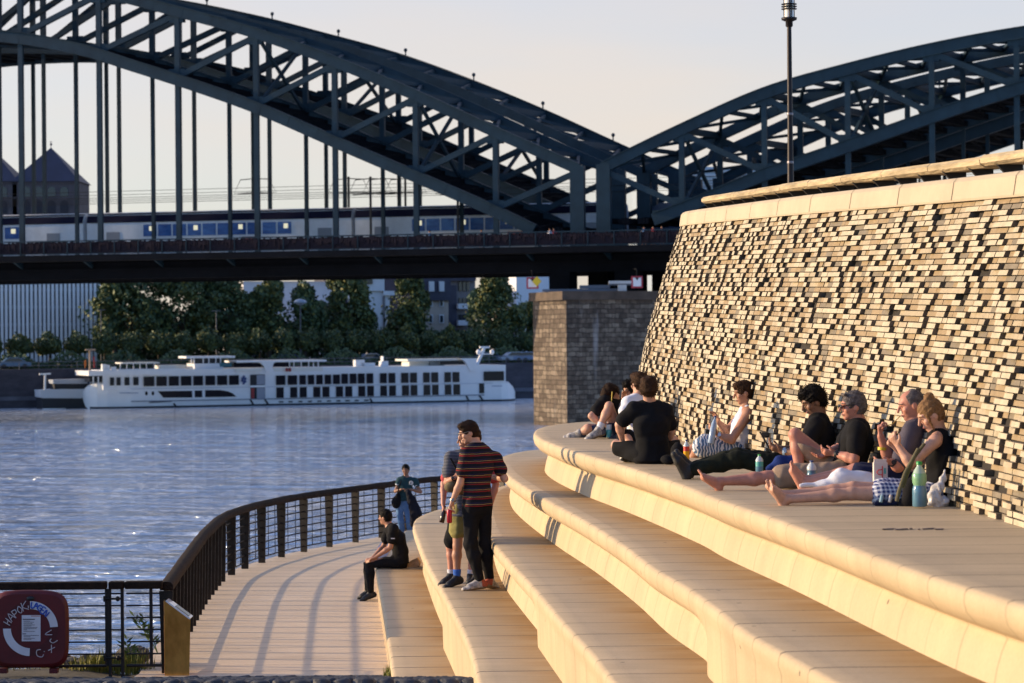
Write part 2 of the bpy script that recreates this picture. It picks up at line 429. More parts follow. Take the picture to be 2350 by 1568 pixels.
# ---- railing path, walkway ------------------------------------------------------------------------
RAILPX = [(383, 1545), (447, 1424), (467, 1388), (481, 1369), (501, 1343), (519, 1327), (548, 1312), (581.5, 1298), (623.5, 1285.6), (669, 1273),
          (722.7, 1262), (783, 1250.5), (844, 1240), (908, 1229), (982, 1217.5), (1060, 1208), (1150, 1200), (1260, 1194)]
rp = [G(x, y, 0.0) for x, y in RAILPX]
mono = [rp[0]]
for p in rp[1:]:
    mono.append(p)
RAIL = resample(catmull(mono, 8), 0.25)
RAIL.append(RAIL[-1] + Vector((3, 0.8, 0)))
rn = normals2(RAIL)
b = MB()
outer = [p + nn * (0.34 if p.y < 40 else 0.16) for p, nn in zip(RAIL, rn)]
outer = [Vector((outer[0].x - 0.02, 29.55, 0))] + outer
poly = [Vector((p.x, p.y, 0)) for p in outer] + [Vector((9, outer[-1].y, 0)), Vector((9, 29.55, 0))]
b.prism([p + Vector((0, 0, -0.35)) for p in poly], (0, 0, 0.35), 0)
o = b.build('walkway', M_walk); tag(o, kind='structure')
b = MB()
inner = [p - nn * 0.25 for p, nn in zip(RAIL, rn)]
poly = [Vector((p.x, p.y, -6)) for p in inner] + [Vector((9, inner[-1].y - 0.4, -6)), Vector((9, 29.9, -6)), Vector((inner[0].x, 29.9, -6))]
b.prism(poly, (0, 0, 5.64), 0)
o = b.build('embankment_wall', M_conc); tag(o, 'concrete embankment wall carrying the riverside walkway above the water', 'wall')

# ---- cobbled ramp in the foreground
def ramp_z(y): return max(0.0, (29.45 - y) * 0.1385)
b = MB(); b.box(-30, 4, 4, 29.5, -6, -0.12, 0)
vs = [(-30, 29.5, -0.10), (1.5, 29.5, -0.10), (-30, 4, ramp_z(4) - 0.10), (1.5, 4, ramp_z(4) - 0.10)]
b.add(vs, [(0, 1, 3, 2)], 0)
b.add([(-30, 29.5, -0.10), (-30, 4, ramp_z(4) - 0.1), (-30, 4, -0.12), (-30, 29.5, -0.12)], [(0, 1, 2, 3)], 0)
y = 22.2
while y < 29.5:
    dy = 0.15 + rng.random() * 0.03
    x = -7.2 + rng.random() * 0.1; xe = 0.9
    while x < xe:
        dx = 0.14 + rng.random() * 0.10
        cx, cy = x + dx / 2, y + dy / 2; hz = ramp_z(cy) - 0.012 + rng.random() * 0.016
        rx, ry = dx / 2 - 0.008, dy / 2 - 0.008; tl = (rng.random() - 0.5) * 0.018
        top = [(cx + sx * rx * 0.55, cy + sy * ry * 0.55, hz + sx * tl + (0.1385 * -sy * ry * 0.55)) for sx, sy in ((-1, -1), (1, -1), (1, 1), (-1, 1))]
        mid = [(cx + sx * rx * 0.9, cy + sy * ry * 0.9, hz - 0.018 + sx * tl - 0.1385 * sy * ry * 0.9) for sx, sy in ((-1, -1), (1, -1), (1, 1), (-1, 1))]
        bot = [(cx + sx * rx, cy + sy * ry, hz - 0.10) for sx, sy in ((-1, -1), (1, -1), (1, 1), (-1, 1))]
        b.add(top + mid + bot, [(0, 1, 2, 3)] + [(a + 4, (a + 1) % 4 + 4, (a + 1) % 4, a) for a in range(4)] +
              [(a + 8, (a + 1) % 4 + 8, (a + 1) % 4 + 4, a + 4) for a in range(4)], 1, True)
        x += dx
    y += dy
o = b.build('cobbled_ramp', [M_joint, M_basalt]); tag(o, kind='structure')

# ---- river bank beyond the gate
b = MB(); nx, ny = 40, 14
for j in range(ny + 1):
    for i in range(nx + 1):
        x = -24 + (20.2 + 0.0) * i / nx; t = j / ny; y = 29.5 + t * 11
        z = -0.03 - 0.55 * max(0, t - 0.08) * 11 * 0.95 + (rng.random() - 0.5) * 0.10 * (1 if 0 < j else 0)
        b.v.append((x, y, z))
for j in range(ny):
    for i in range(nx):
        a = j * (nx + 1) + i; b.f.append((a, a + 1, a + nx + 2, a + nx + 1)); b.m.append(0); b.sm.append(True)
o = b.build('river_bank', M_bank); tag(o, kind='structure')
# ================================================================== RAILING, GATE, WALL, LAMP
M_steel = mat('railing_steel', (0.022, 0.016, 0.012), 0.5, 0.55, var=0.35, vscale=9)
M_rust = mat('railing_edge', (0.085, 0.055, 0.03), 0.5, 0.5, var=0.4, vscale=12)
M_wood = mat('handrail_wood', (0.012, 0.007, 0.005), 0.9, spec=0.2, var=0.6, vscale=9, bump=0.8, bscale=35, stretch=(1, 1, 1), col2=(0.032, 0.018, 0.011))
def rail_s():
    L = [0.0]
    for a, c in zip(RAIL, RAIL[1:]): L.append(L[-1] + (c - a).length)
    return L
RL = rail_s()
def rail_at(s):
    s = max(0, min(RL[-1] - 1e-4, s))
    for i in range(len(RL) - 1):
        if RL[i + 1] >= s:
            t = (s - RL[i]) / (RL[i + 1] - RL[i]); p = RAIL[i].lerp(RAIL[i + 1], t)
            d = (RAIL[min(i + 2, len(RAIL) - 1)] - RAIL[max(i - 1, 0)]); d.z = 0; d.normalize()
            return p, d, Vector((-d.y, d.x, 0))
RH = 1.10
rail = empty('railing', RAIL[0], 'curved riverside railing with flat dark steel posts and wooden handrail', 'railing')
b = MB(); n = int(RL[-1] / 0.3); prof = [(-.085, -.05), (-.085, .02), (-.06, .05), (-.02, .062), (.03, .06), (.07, .04), (.085, 0), (.08, -.05)]
vs, fs = [], []; k = len(prof); wr = random.Random(3)
for i in range(n + 1):
    p, d, nn = rail_at(RL[-1] * i / n); jw = 1 + (wr.random() - 0.5) * 0.12
    for a, z in prof: vs.append(p + nn * a * jw + Vector((0, 0, RH - 0.03 + z * jw)))
for i in range(n):
    for j in range(k): fs.append((i * k + j, i * k + (j + 1) % k, i * k + k + (j + 1) % k, i * k + k + j))
b.add(vs, fs, 0, True); b.add(vs[:k], [tuple(range(k))]); b.add(vs[-k:], [tuple(range(k))])
b.build('handrail', M_wood, rail)
SP = 1.12; s = 0.0; posts = []
while s < RL[-1]: posts.append(s); s += SP * (0.62 if s < 11 else 1.0)
for s in posts:
    p, d, nn = rail_at(s); b = MB()
    # flat plate standing across the rail, wider at the top
    top, bot = 0.085, 0.062
    poly = [p + nn * bot - d * 0.018 + Vector((0, 0, 0.0)), p - nn * bot - d * 0.018, p - nn * top - d * 0.018 + Vector((0, 0, RH - 0.085)), p + nn * top - d * 0.018 + Vector((0, 0, RH - 0.085))]
    b.prism(poly, d * 0.036, 0)
    b.build('post', M_steel, rail)
BARH = [0.11 + 0.133 * i for i in range(7)]
for a, c in zip(posts, posts[1:]):
    b = MB(); m = 5
    for h in BARH:
        b.tube([rail_at(lerp(a, c, t / m))[0] + Vector((0, 0, h)) for t in range(m + 1)], 0.013, 5, 0, False)
    if c > 11:
        for t in (0.33, 0.67):
            p, d, nn = rail_at(lerp(a, c, t)); b.beam(p + Vector((0, 0, BARH[0])), p + Vector((0, 0, RH - 0.09)), 0.02, 0.012, (1, 0, 0))
    b.build('infill_bars', M_steel, rail)

# ---- gate and fence section at the near end
gy = RAIL[0].y - 0.02
M_iron = mat('gate_iron', (0.028, 0.022, 0.020), 0.5, 0.5, var=0.3, vscale=14)
def GP(x, y): return P(x, y, gy)                       # points in the plane of the gate
def gx(x): return P(x, 1440, gy).x
def fence(name, label, x0, x1, verts, bars, cat, extra=None):
    z0, z1 = 0.05, RH
    f = empty(name, (gx(x0), gy, 0), label, cat)
    b = MB(); b.obox(((gx(x0) + gx(x1)) / 2, gy, RH - 0.005), ((gx(x1) - gx(x0)) / 2, 0, 0), (0, 0.07, 0), (0, 0, 0.047))
    b.build('handrail', M_wood, f, bevel=0.018)
    for vx, zz in verts:
        b = MB(); b.box(gx(vx) - 0.018, gx(vx) + 0.018, gy - 0.02, gy + 0.02, zz, RH - 0.05); b.build('post', M_iron, f)
    b = MB()
    for i, h in enumerate(bars):
        b.tube([(gx(x0) + 0.01, gy, h), (gx(x1) - 0.01, gy, h)], 0.011 if i else 0.02, 6)
    b.build('bars', M_iron, f)
    return f
gb = [0.10, 0.235, 0.385, 0.535, 0.685, 0.835, 0.975]
gb = [0.10] + [0.245 + 0.149 * i for i in range(6)]
f1 = fence('fence_panel', 'dark fence panel with horizontal bars behind the red lifebuoy case', -260, 246, [(-258, 0), (-60, 0.1), (245, 0.1)], gb, 'fence')
f2 = fence('gate', 'narrow barred gate bolted between the lifebuoy fence and the corner of the railing', 251, 286, [(252.5, -0.05), (281, -0.05)], [gb[0], gb[1], gb[3], gb[5], gb[6]], 'gate')
for zz in (0.20, 0.93):
    b = MB(); b.tube([(gx(243), gy - 0.035, zz), (gx(281), gy - 0.035, zz)], 0.013, 6); b.ell((gx(272), gy - 0.04, zz), (0.028, 0.02, 0.034))
    b.box(gx(239), gx(243), gy - 0.05, gy - 0.02, zz - 0.035, zz + 0.035); b.build('bolt', M_iron, f2)
f3 = fence('fence_panel', 'short barred fence panel between the gate and the curved railing', 288.5, 374, [(347, 0.1)], gb, 'fence')
b = MB()
for h in gb:
    b.tube([(gx(372), gy, h), (gx(378), gy + 0.25, h), (gx(380), gy + 0.5, h)], 0.012, 6)
b.build('bent_bars', M_iron, f3)

# ---- lifebuoy case
M_red = mat('case_red', (0.105, 0.006, 0.007), 0.5, var=0.25, vscale=3)
M_redd = mat('case_red_recess', (0.07, 0.004, 0.005), 0.5)
M_whitep = mat('case_white', (0.62, 0.62, 0.66), 0.5, var=0.08, vscale=5)
M_black = mat('black_plastic', (0.012, 0.012, 0.014), 0.5)
M_graf = mat('graffiti_white', (0.55, 0.50, 0.52), 0.6)
M_grafb = mat('graffiti_blue', (0.035, 0.09, 0.42), 0.6)
M_ink = mat('print_ink', (0.08, 0.08, 0.10), 0.7)
by = gy - 0.12
def BX(x, y, off=0.0): return P(x, y, by - 0.13 - off)
case = empty('lifebuoy_case', (P(70, 1540, by).x, by, 0.08), 'red plastic lifebuoy case with white ring segments and scrawled graffiti on the fence', 'lifebuoy case')
def outline(inset=0.0):
    cx, cy = 69.0, 1446.0; pts = []
    for k in range(64):
        a = 2 * math.pi * k / 64; ca, sa = math.cos(a), math.sin(a)
        e = 5.5; r = (abs(ca) ** e + abs(sa) ** e) ** (-1 / e)
        x = ca * r * (88 - inset); y = sa * r * (87 - inset)
        if y < 0: y *= 1 + 0.06 * (1 - (x / 88) ** 2)
        x *= 1 + 0.02 * (1 - (y / 87) ** 2)
        pts.append((cx + x, cy + y))
    return pts
b = MB(); rings = []
for ins, off in ((0, -0.13), (0, -0.02), (3, 0.012), (9, 0.028)): rings.append([BX(x, y, off) for x, y in outline(ins)])
vs = [q for rg in rings for q in rg]; m = 64
b.add(vs, [(i * m + k, i * m + (k + 1) % m, i * m + m + (k + 1) % m, i * m + m + k) for i in range(3) for k in range(m)], 0, True)
b.add(rings[-1], [tuple(range(m))], 0); b.add(rings[0], [tuple(range(m))], 0)
b.build('case_body', M_red, case)
def arc(r0, r1, a0, a1, off, n=20, cx=70, cy=1443):
    vs = []
    for k in range(n + 1):
        a = R(lerp(a0, a1, k / n))
        for r in (r0, r1): vs.append(BX(cx + r * math.cos(a), cy - r * math.sin(a), off))
    bk = [v + Vector((0, 0.012, 0)) for v in vs]; fs = [(2 * k, 2 * k + 1, 2 * k + 3, 2 * k + 2) for k in range(n)]
    return vs, fs
for a0, a1, l in ((4, 91, None), (180, 268, None)):
    b = MB(); v, f_ = arc(45, 63, a0, a1, 0.034); b.add(v, f_); b.build('white_ring_segment', M_whitep, case)
b = MB(); v, f_ = arc(45, 63, 0, 360, 0.0305, 60); b.add(v, f_); b.build('ring_recess', M_redd, case)
b = MB(); b.add([BX(x, y, 0.034) for x, y in ((50, 1412), (93, 1412), (93, 1472), (50, 1472))], [(0, 1, 2, 3)])
nb = b.build('notice', M_whitep, case)
b = MB()
def line(x0, x1, y, h=1.3, mi=0): b.add([BX(x, yy, 0.037) for x, yy in ((x0, y), (x1, y), (x1, y + h), (x0, y + h))], [(0, 1, 2, 3)], mi)
line(71, 91, 1413.5, 1.4, 1); line(52, 80, 1420.5, 2.2)
for i, (x1, yy) in enumerate(((69, 1425), (78, 1427.5), (75, 1431), (80, 1434), (72, 1436.3), (86, 1439.5), (84, 1442.5), (62, 1445), (80, 1448.5))): line(54, x1, yy, 1.1)
line(51.5, 60, 1454, 1.9)
for x1, yy in ((89, 1458), (70, 1461), (80, 1464.5), (72, 1467)): line(54, x1, yy, 1.1)
b.build('notice_print', [M_ink, mat('print_red', (0.4, 0.03, 0.03), 0.6)], nb)
b = MB()
for x, y in ((8, 1539), (124, 1539)): b.obox(P(x, y, by - 0.06), (0.05, 0, 0), (0, 0.05, 0), (0, 0, 0.03))
b.build('foot', M_red, case)
b = MB(); b.ell(BX(70, 1374, 0.03), (0.05, 0.02, 0.03)); b.build('latch', M_black, case)
def scrawl(name, strokes, r, m, cx, cy, sx, sy, rot, parent):
    b = MB(); ca, sa = math.cos(rot), math.sin(rot)
    for st in strokes:
        pts = []
        for x, y in st:
            x, y = x * sx, y * sy; pts.append(BX(cx + x * ca - y * sa, cy + x * sa + y * ca, 0.036))
        if len(pts) > 2: pts = catmull(pts, 4)
        b.tube(pts, r, 5)
    return b.build(name, m, parent)
LET = {'H': [[(0, 0), (.1, 1)], [(.55, -.05), (.5, 1)], [(0, .55), (.6, .4)]], 'A': [[(0, 1), (.35, 0), (.65, 1)], [(.12, .65), (.6, .55)]],
       'P': [[(0.05, 0), (.1, 1.05)], [(0, .05), (.55, .1), (.5, .5), (.08, .55)]], 'O': [[(.3, 0), (0, .5), (.3, 1), (.6, .5), (.3, 0)]],
       'K': [[(0, 0), (.1, 1)], [(.6, -.1), (.1, .5), (.75, .9)]], ',': [[(.1, .5), (.2, .7), (.15, 1)]], 'X': [[(0, 0), (.7, 1)], [(.65, 0), (.1, 1)]],
       'C': [[(.6, .1), (.1, .1), (0, .7), (.5, 1), (.8, .75)]], 'V': [[(0, 0), (.3, 1), (.65, .1)]], 'J': [[(.5, 0), (.6, .7), (.2, 1), (0, .7)]],
       'L': [[(0, 0), (0, 1), (.55, .95)]], 'G': [[(.6, .15), (.15, .1), (0, .7), (.5, 1), (.6, .55), (.3, .55)]], 'E': [[(.55, 0), (0, 0), (.05, 1), (.6, 1)], [(0, .5), (.45, .5)]],
       'N': [[(0, 1), (0, 0), (.55, 1), (.55, 0)]], '.': [[(.1, .9), (.15, 1)]]}
for ch, x, y, rot, s in (('H', 8, 1427, -0.95, 17), ('A', 14, 1414, -0.8, 19), ('P', 25, 1404, -0.6, 18), ('O', 37, 1394, -0.45, 17), ('K', 48, 1384, -0.2, 20), (',', 63, 1384, 0, 12),
                         ('V', 118, 1446, 1.25, 17), ('J', 129, 1462, 1.2, 17), ('X', 118, 1480, 0.6, 15), ('.', 100, 1484, 0, 12), ('C', 82, 1492, -0.25, 19)):
    scrawl('graffiti', LET[ch], 0.0055, M_graf, x, y, s, s, rot, case)
for ch, x, y, rot, s in (('L', 73, 1382, 0.1, 13), ('A', 80, 1383, 0.2, 13), ('G', 90, 1387, 0.4, 14), ('E', 99, 1393, 0.55, 14), ('N', 108, 1400, 0.75, 14)):
    scrawl('graffiti', LET[ch], 0.009, M_grafb, x, y, s, s, rot, case)

# ---- brass information pillar
M_brass = mat('brass', (0.42, 0.17, 0.03), 0.3, 0.75, col2=(0.98, 0.50, 0.12), vscale=2.2, bump=0.15, bscale=6, stretch=(1, 1, .5))
M_brassd = mat('brass_side', (0.36, 0.16, 0.04), 0.45, 0.8, var=0.3, vscale=3)
py = 29.75
pil = empty('info_pillar', (P(406, 1540, py).x, py, 0), 'brass wedge-shaped information pillar with slanted glass top beside the railing corner', 'sign')
A0, A1, A2, A3 = [P(x, 1546, py) for x in (370, 378, 436, 436)]
xl, xe, xr = P(371, 1500, py).x, P(381, 1500, py).x, P(437, 1500, py).x
ztl, ztr = G(0, 1, 1).z, 0
ztl = P(380, 1378, py).z; ztr = P(441, 1420, py).z
b = MB(); front = [(xe, py - 0.12, 0.0), (xr, py - 0.12, 0.0), (xr + 0.02, py - 0.12, ztr), (xe + 0.02, py - 0.12, ztl), (xe - 0.0, py - 0.12, ztl)]
b.prism(front, (-0.045, 0.26, 0)); b.build('pillar_body', M_brass, pil, bevel=0.006)
b = MB(); dv = Vector((xr - xe, 0, ztr - ztl)).normalized(); up = Vector((-dv.z, 0, dv.x))
if up.z < 0: up = -up
c = Vector(((xe + xr) / 2 + 0.01, py, (ztl + ztr) / 2)) + up * 0.012; hl = (Vector((xr, 0, ztr)) - Vector((xe, 0, ztl))).length / 2
b.obox(c, dv * hl * 0.98, Vector((0, 0.125, 0)), up * 0.009); b.build('glass_top', mat('panel_white', (0.75, 0.78, 0.8), 0.15), pil)
b = MB(); b.obox(c + up * 0.011 + dv * 0.05, dv * hl * 0.55, Vector((0, 0.085, 0)), up * 0.004); b.build('panel_print', mat('panel_dark', (0.02, 0.025, 0.03), 0.2), pil)

# ---- rocks, grass and weeds on the bank
M_rock = mat('bank_rock', (0.10, 0.085, 0.075), 0.85, var=0.5, vscale=6, bump=0.6, bscale=18)
rk = random.Random(12)
ROCKL = ['angular grey-brown rock on the bank under the fence bars, ', 'low wide rock on the bank seen below the gate, ']
for i, (x, y, r, l) in enumerate(((128, 1538, .16, 'dark angular rock left of the gate under the lifebuoy fence'), (158, 1534, .17, 'rounded brown rock in the middle of the rocks under the fence'),
        (182, 1538, .13, 'small brown rock among yellow grass under the fence'), (208, 1533, .16, 'broad rock on the bank just left of the gate'), (236, 1537, .12, 'small rock hidden in grass beside the gate post'),
        (268, 1530, .15, 'pale flat rock seen through the narrow gate'), (300, 1516, .17, 'upright dark rock behind the fence panel near the walkway edge'), (318, 1510, .14, 'reddish rock at the edge of the walkway slab'), (288, 1536, .12, 'low rock at the foot of the gate hinge post'))):
    b = MB(); c = P(x, y - 12, 30.6 + 0.2 * (i % 3)); vs = []; nu, nv = 9, 6
    for j in range(nv + 1):
        for q in range(nu):
            th = math.pi * j / nv; ph = 2 * math.pi * q / nu; rr = r * (1 + (rk.random() - 0.5) * 0.4)
            vs.append(c + Vector((rr * 1.25 * math.sin(th) * math.cos(ph), rr * math.sin(th) * math.sin(ph), rr * 0.7 * math.cos(th) - 0.02)))
    b.add(vs, [(j * nu + q, j * nu + (q + 1) % nu, j * nu + nu + (q + 1) % nu, j * nu + nu + q) for j in range(nv) for q in range(nu)])
    tag(b.build('rock', M_rock), l, 'rock', 'rocks on the river bank')
def leafmat(name, c, c2): return mat(name, c, 0.6, var=0.3, vscale=1.5, col2=c2)
M_grass = leafmat('grass_blades', (0.10, 0.15, 0.02), (0.30, 0.25, 0.04))
b = MB()
def blade(c, h, lean, wd=0.007):
    a = rk.random() * 6.28; d = Vector((math.cos(a), math.sin(a), 0)); sd = Vector((-d.y, d.x, 0)) * wd
    p0, p1, p2 = c, c + Vector((0, 0, h * .6)) + d * lean * .4, c + Vector((0, 0, h)) + d * lean
    b.add([p0 - sd, p0 + sd, p1 + sd * .8, p1 - sd * .8, p2], [(0, 1, 2, 3), (3, 2, 4)], 0)
for (x, n_, h) in ((60, 40, .12), (85, 40, .10), (170, 90, .15), (190, 110, .2), (215, 150, .24), (232, 170, .28), (250, 90, .22), (275, 90, .2), (300, 110, .26), (310, 90, .24), (325, 60, .15), (20, 20, .12), (110, 40, .12)):
    c = P(x, 1546, 30.2)
    for k in range(n_): blade(Vector((c.x + rk.gauss(0, .09), 30.15 + rk.random() * .5, -0.06)), h * (.4 + .8 * rk.random()), 0.08 * rk.random())
for k in range(130):
    t = rk.random(); x = lerp(1084, 1096, t) if k % 2 else 1066 + rk.random() * 24
    c = G(x, 1562, 0.62 + 0.0 * t); blade(Vector((c.x, c.y + rk.random() * .3, c.z - 0.05)), .06 + .08 * rk.random(), .05)
for k in range(60):
    c = G(888 + rk.random() * 14, 1549, 0.3); blade(Vector((c.x - 0.03, c.y + rk.random() * .3, c.z - 0.1)), .12 + .1 * rk.random(), .05)
tag(b.build('grass', M_grass), kind='stuff')
M_weed = leafmat('willow_leaf', (0.05, 0.10, 0.02), (0.16, 0.22, 0.05))
def weed(x, y, label, dirs, n_, L):
    b = MB(); c = P(x, y, 30.35)
    for dx, dz in dirs:
        tip = c + Vector((dx, rk.random() * .1, dz)); b.tube([c, c.lerp(tip, .5) + Vector((0, 0, .05)), tip], [.006, .004, .002], 5)
        for k in range(n_):
            p = c.lerp(tip, .35 + .65 * k / n_); a = rk.random() * 6.28; d = (Vector((math.cos(a), .4 * math.sin(a), .35 * math.sin(a) + .3 * rk.random())) + (tip - c).normalized() * .5).normalized()
            s_ = d.cross(Vector((0, 1, 0.2))).normalized() * L * .14
            b.add([p, p + d * L * .45 + s_, p + d * L, p + d * L * .45 - s_], [(0, 1, 2, 3)], 0)
    tag(b.build('weed', M_weed), label, 'plant', 'weeds on the river bank')
weed(362, 1500, 'slender willow shoot leaning left behind the fence panel', [(-.28, .42), (-.2, .5), (-.12, .3), (-.33, .5)], 8, .12)
weed(300, 1540, 'bushy green weed between the rocks behind the fence panel', [(-.12, .35), (0, .3), (.1, .25), (-.05, .42), (.14, .15)], 10, .10)
weed(240, 1543, 'short yellow-green weed beside the gate post', [(-.05, .2), (.06, .22), (.0, .15)], 6, .07)

# ---- battered brick wall ---------------------------------------------------------------------------
ZE = ZS[4]
WB = [(2900, 1410), (2600, 1292), (2350, 1208), (2200, 1165), (2050, 1128), (1900, 1093), (1700, 1047), (1560, 1009), (1475, 984)]
wb = [G(x, y, ZE) for x, y in WB]
t_ = wb[-1]
wb += [Vector((t_.x - 0.02, t_.y + 1.6, ZE)), Vector((t_.x + 0.12, t_.y + 2.5, ZE)), Vector((t_.x + 0.9, t_.y + 3.1, ZE)), Vector((t_.x + 3.5, t_.y + 3.4, ZE)), Vector((t_.x + 7, t_.y + 3.5, ZE))]
WBASE = resample(catmull(wb, 12), 0.1)
WL = [0.0]
for a, c in zip(WBASE, WBASE[1:]): WL.append(WL[-1] + (c - a).length)
def wbase(u):
    i = min(len(WBASE) - 2, max(0, int(u / WL[-1] * (len(WBASE) - 1))))
    while i > 0 and WL[i] > u: i -= 1
    while i < len(WL) - 2 and WL[i + 1] < u: i += 1
    t = (u - WL[i]) / max(1e-6, WL[i + 1] - WL[i]); p = WBASE[i].lerp(WBASE[i + 1], t)
    d = WBASE[min(i + 4, len(WBASE) - 1)] - WBASE[max(i - 3, 0)]; d.z = 0; d.normalize()
    return p, Vector((-d.y, d.x, 0))                   # outward = left of the way from near to far
def wtopz(p): return 5.117 + (p.y - 16.26) * 0.031
BAT = 0.745
def wpt(u, v, off=0.0):
    p, nn = wbase(u); z = lerp(ZE, wtopz(p), v)
    q = p - nn * BAT * (v ** 1.5) + nn * off
    return Vector((q.x, q.y, z))
wall = empty('brick_wall', (wb[3].x, wb[3].y, ZE), 'leaning wall of protruding pale bricks with a smooth stone coping behind the sitting people', 'wall')
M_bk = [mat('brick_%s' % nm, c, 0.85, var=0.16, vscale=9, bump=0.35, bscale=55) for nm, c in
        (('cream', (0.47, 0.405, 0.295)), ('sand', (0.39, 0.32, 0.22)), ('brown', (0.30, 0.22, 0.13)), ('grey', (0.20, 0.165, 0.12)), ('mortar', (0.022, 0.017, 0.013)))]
NC = 50; b = MB(); br = random.Random(5)
nu = 150; grid = []
for j in range(13):
    grid.append([len(b.v) + i for i in range(nu + 1)])
    for i in range(nu + 1): b.v.append(tuple(wpt(WL[-1] * i / nu, j / 12, -0.03)))
for j in range(12):
    for i in range(nu): b.f.append((grid[j][i], grid[j][i + 1], grid[j + 1][i + 1], grid[j + 1][i])); b.m.append(4); b.sm.append(False)
for j in range(NC):
    v0, v1 = (j + 0.07) / NC, (j + 0.90) / NC; u = -br.random() * 0.2; out_prev = False
    while u < WL[-1] - 0.4:
        L = br.choice((0.13, 0.24, 0.24, 0.36, 0.24, 0.15)) * 1.0
        u0, u1 = max(0, u + 0.005), u + L - 0.005; u += L
        if u1 <= 0.05: continue
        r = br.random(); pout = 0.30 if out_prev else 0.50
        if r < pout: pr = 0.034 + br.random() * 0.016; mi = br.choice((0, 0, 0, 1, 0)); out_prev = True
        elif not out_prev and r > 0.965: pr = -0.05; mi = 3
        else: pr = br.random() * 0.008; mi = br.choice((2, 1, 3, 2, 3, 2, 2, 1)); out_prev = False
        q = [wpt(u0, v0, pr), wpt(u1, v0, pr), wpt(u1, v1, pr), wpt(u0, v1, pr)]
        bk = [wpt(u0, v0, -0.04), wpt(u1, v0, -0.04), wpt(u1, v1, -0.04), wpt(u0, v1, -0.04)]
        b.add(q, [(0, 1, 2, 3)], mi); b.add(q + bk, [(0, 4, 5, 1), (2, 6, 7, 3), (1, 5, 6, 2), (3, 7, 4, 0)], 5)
b.build('brickwork', M_bk + [mat('brick_side_shade', (0.13, 0.10, 0.07), 0.95, var=0.4, vscale=12)], wall)  # shade on the brick sides is painted in as a darker brown
M_cop = mat('coping_stone', (0.47, 0.385, 0.27), 0.7, var=0.10, vscale=1.4, bump=0.15, bscale=30)
b = MB(); prof = [(0.05, 0.0), (0.055, 0.02), (0.03, 0.17), (0.0, 0.205), (-0.05, 0.215), (-0.55, 0.215), (-0.55, 0.0)]
n = 120; k = len(prof); vs = []
for i in range(n + 1):
    u = WL[-1] * i / n; p, nn = wbase(u); t = wpt(u, 1.0)
    for a, z in prof: vs.append(t + nn * a + Vector((0, 0, z)))
b.add(vs, [(i * k + j, i * k + (j + 1) % k, i * k + k + (j + 1) % k, i * k + k + j) for i in range(n) for j in range(k)], 0, False)
b.build('coping', M_cop, wall)
M_seam = mat('coping_seam', (0.05, 0.035, 0.025), 0.9)
b = MB(); u = 1.0
while u < WL[-1] - 5:
    p, nn = wbase(u); t = wpt(u, 1.0); d = Vector((nn.y, -nn.x, 0))
    b.add([t + nn * a + Vector((0, 0, z)) + d * s_ for a, z in ((0.059, 0.015), (0.034, 0.172), (0.003, 0.209)) for s_ in (-0.006, 0.006)], [(0, 1, 3, 2), (2, 3, 5, 4)]); u += 1.7
b.build('coping_joint', M_seam, wall)
# wooden seat rail on steel brackets along the coping
M_plank = mat('weathered_plank', (0.46, 0.36, 0.22), 0.85, var=0.4, vscale=5, bump=0.9, bscale=22, stretch=(1, .25, 2))
hr = empty('top_handrail', wpt(3, 1.0), 'broad weathered wooden handrail on slanted black brackets along the wall top', 'handrail')
def u_of(x):                                           # arc length where the wall top shows at layout x
    best, bu = 1e9, 0
    for i in range(0, int((WL[-1] - 5) * 10)):
        e = abs(PX(wpt(i / 10, 1.0) + Vector((0, 0, 0.2)))[0] - x)
        if e < best: best, bu = e, i / 10
    return bu
UT = u_of(1585)
RZ, RI = 0.345, -0.20
pr2 = [(0.0, -0.045), (0.045, -0.02), (0.05, 0.02), (0.02, 0.05), (-0.27, 0.055), (-0.29, -0.04)]
seg = 0.0; segs = []
while seg < UT: segs.append((seg, min(UT, seg + 1.55))); seg += 1.56
for s0, s1 in segs:
    if s1 - s0 < 0.2: continue
    b = MB(); vs = []; m = 6; k = len(pr2); jz = (br.random() - .5) * .012
    for i in range(m + 1):
        u = lerp(s0, s1 - 0.006, i / m); p, nn = wbase(u); t = wpt(u, 1.0)
        for a, z in pr2: vs.append(t + nn * (a + RI) + Vector((0, 0, z + RZ + jz)))
    b.add(vs, [(i * k + j, i * k + (j + 1) % k, i * k + k + (j + 1) % k, i * k + k + j) for i in range(m) for j in range(k)])
    b.add(vs[:k], [tuple(range(k))]); b.add(vs[-k:], [tuple(range(k))]); b.build('plank', M_plank, hr)
u = 0.4
while u < UT:
    p, nn = wbase(u); t = wpt(u, 1.0); d = Vector((-nn.y, nn.x, 0))
    b = MB(); poly = [t + nn * -0.06 + Vector((0, 0, 0.21)), t + nn * -0.30 + Vector((0, 0, 0.21)), t + nn * -0.42 + Vector((0, 0, RZ - 0.05)), t + nn * -0.20 + Vector((0, 0, RZ - 0.04))]
    poly = [t + nn * (RI + 0.02) + Vector((0, 0, RZ - 0.04)), t + nn * (RI - 0.2) + Vector((0, 0, RZ - 0.04)), t + nn * (RI - .2) + Vector((0, 0, 0.20)), t + nn * (RI - .08) + Vector((0, 0, 0.20))]
    b.prism([q - d * 0.02 for q in poly], d * 0.04); b.build('bracket', M_black, hr); u += 0.78
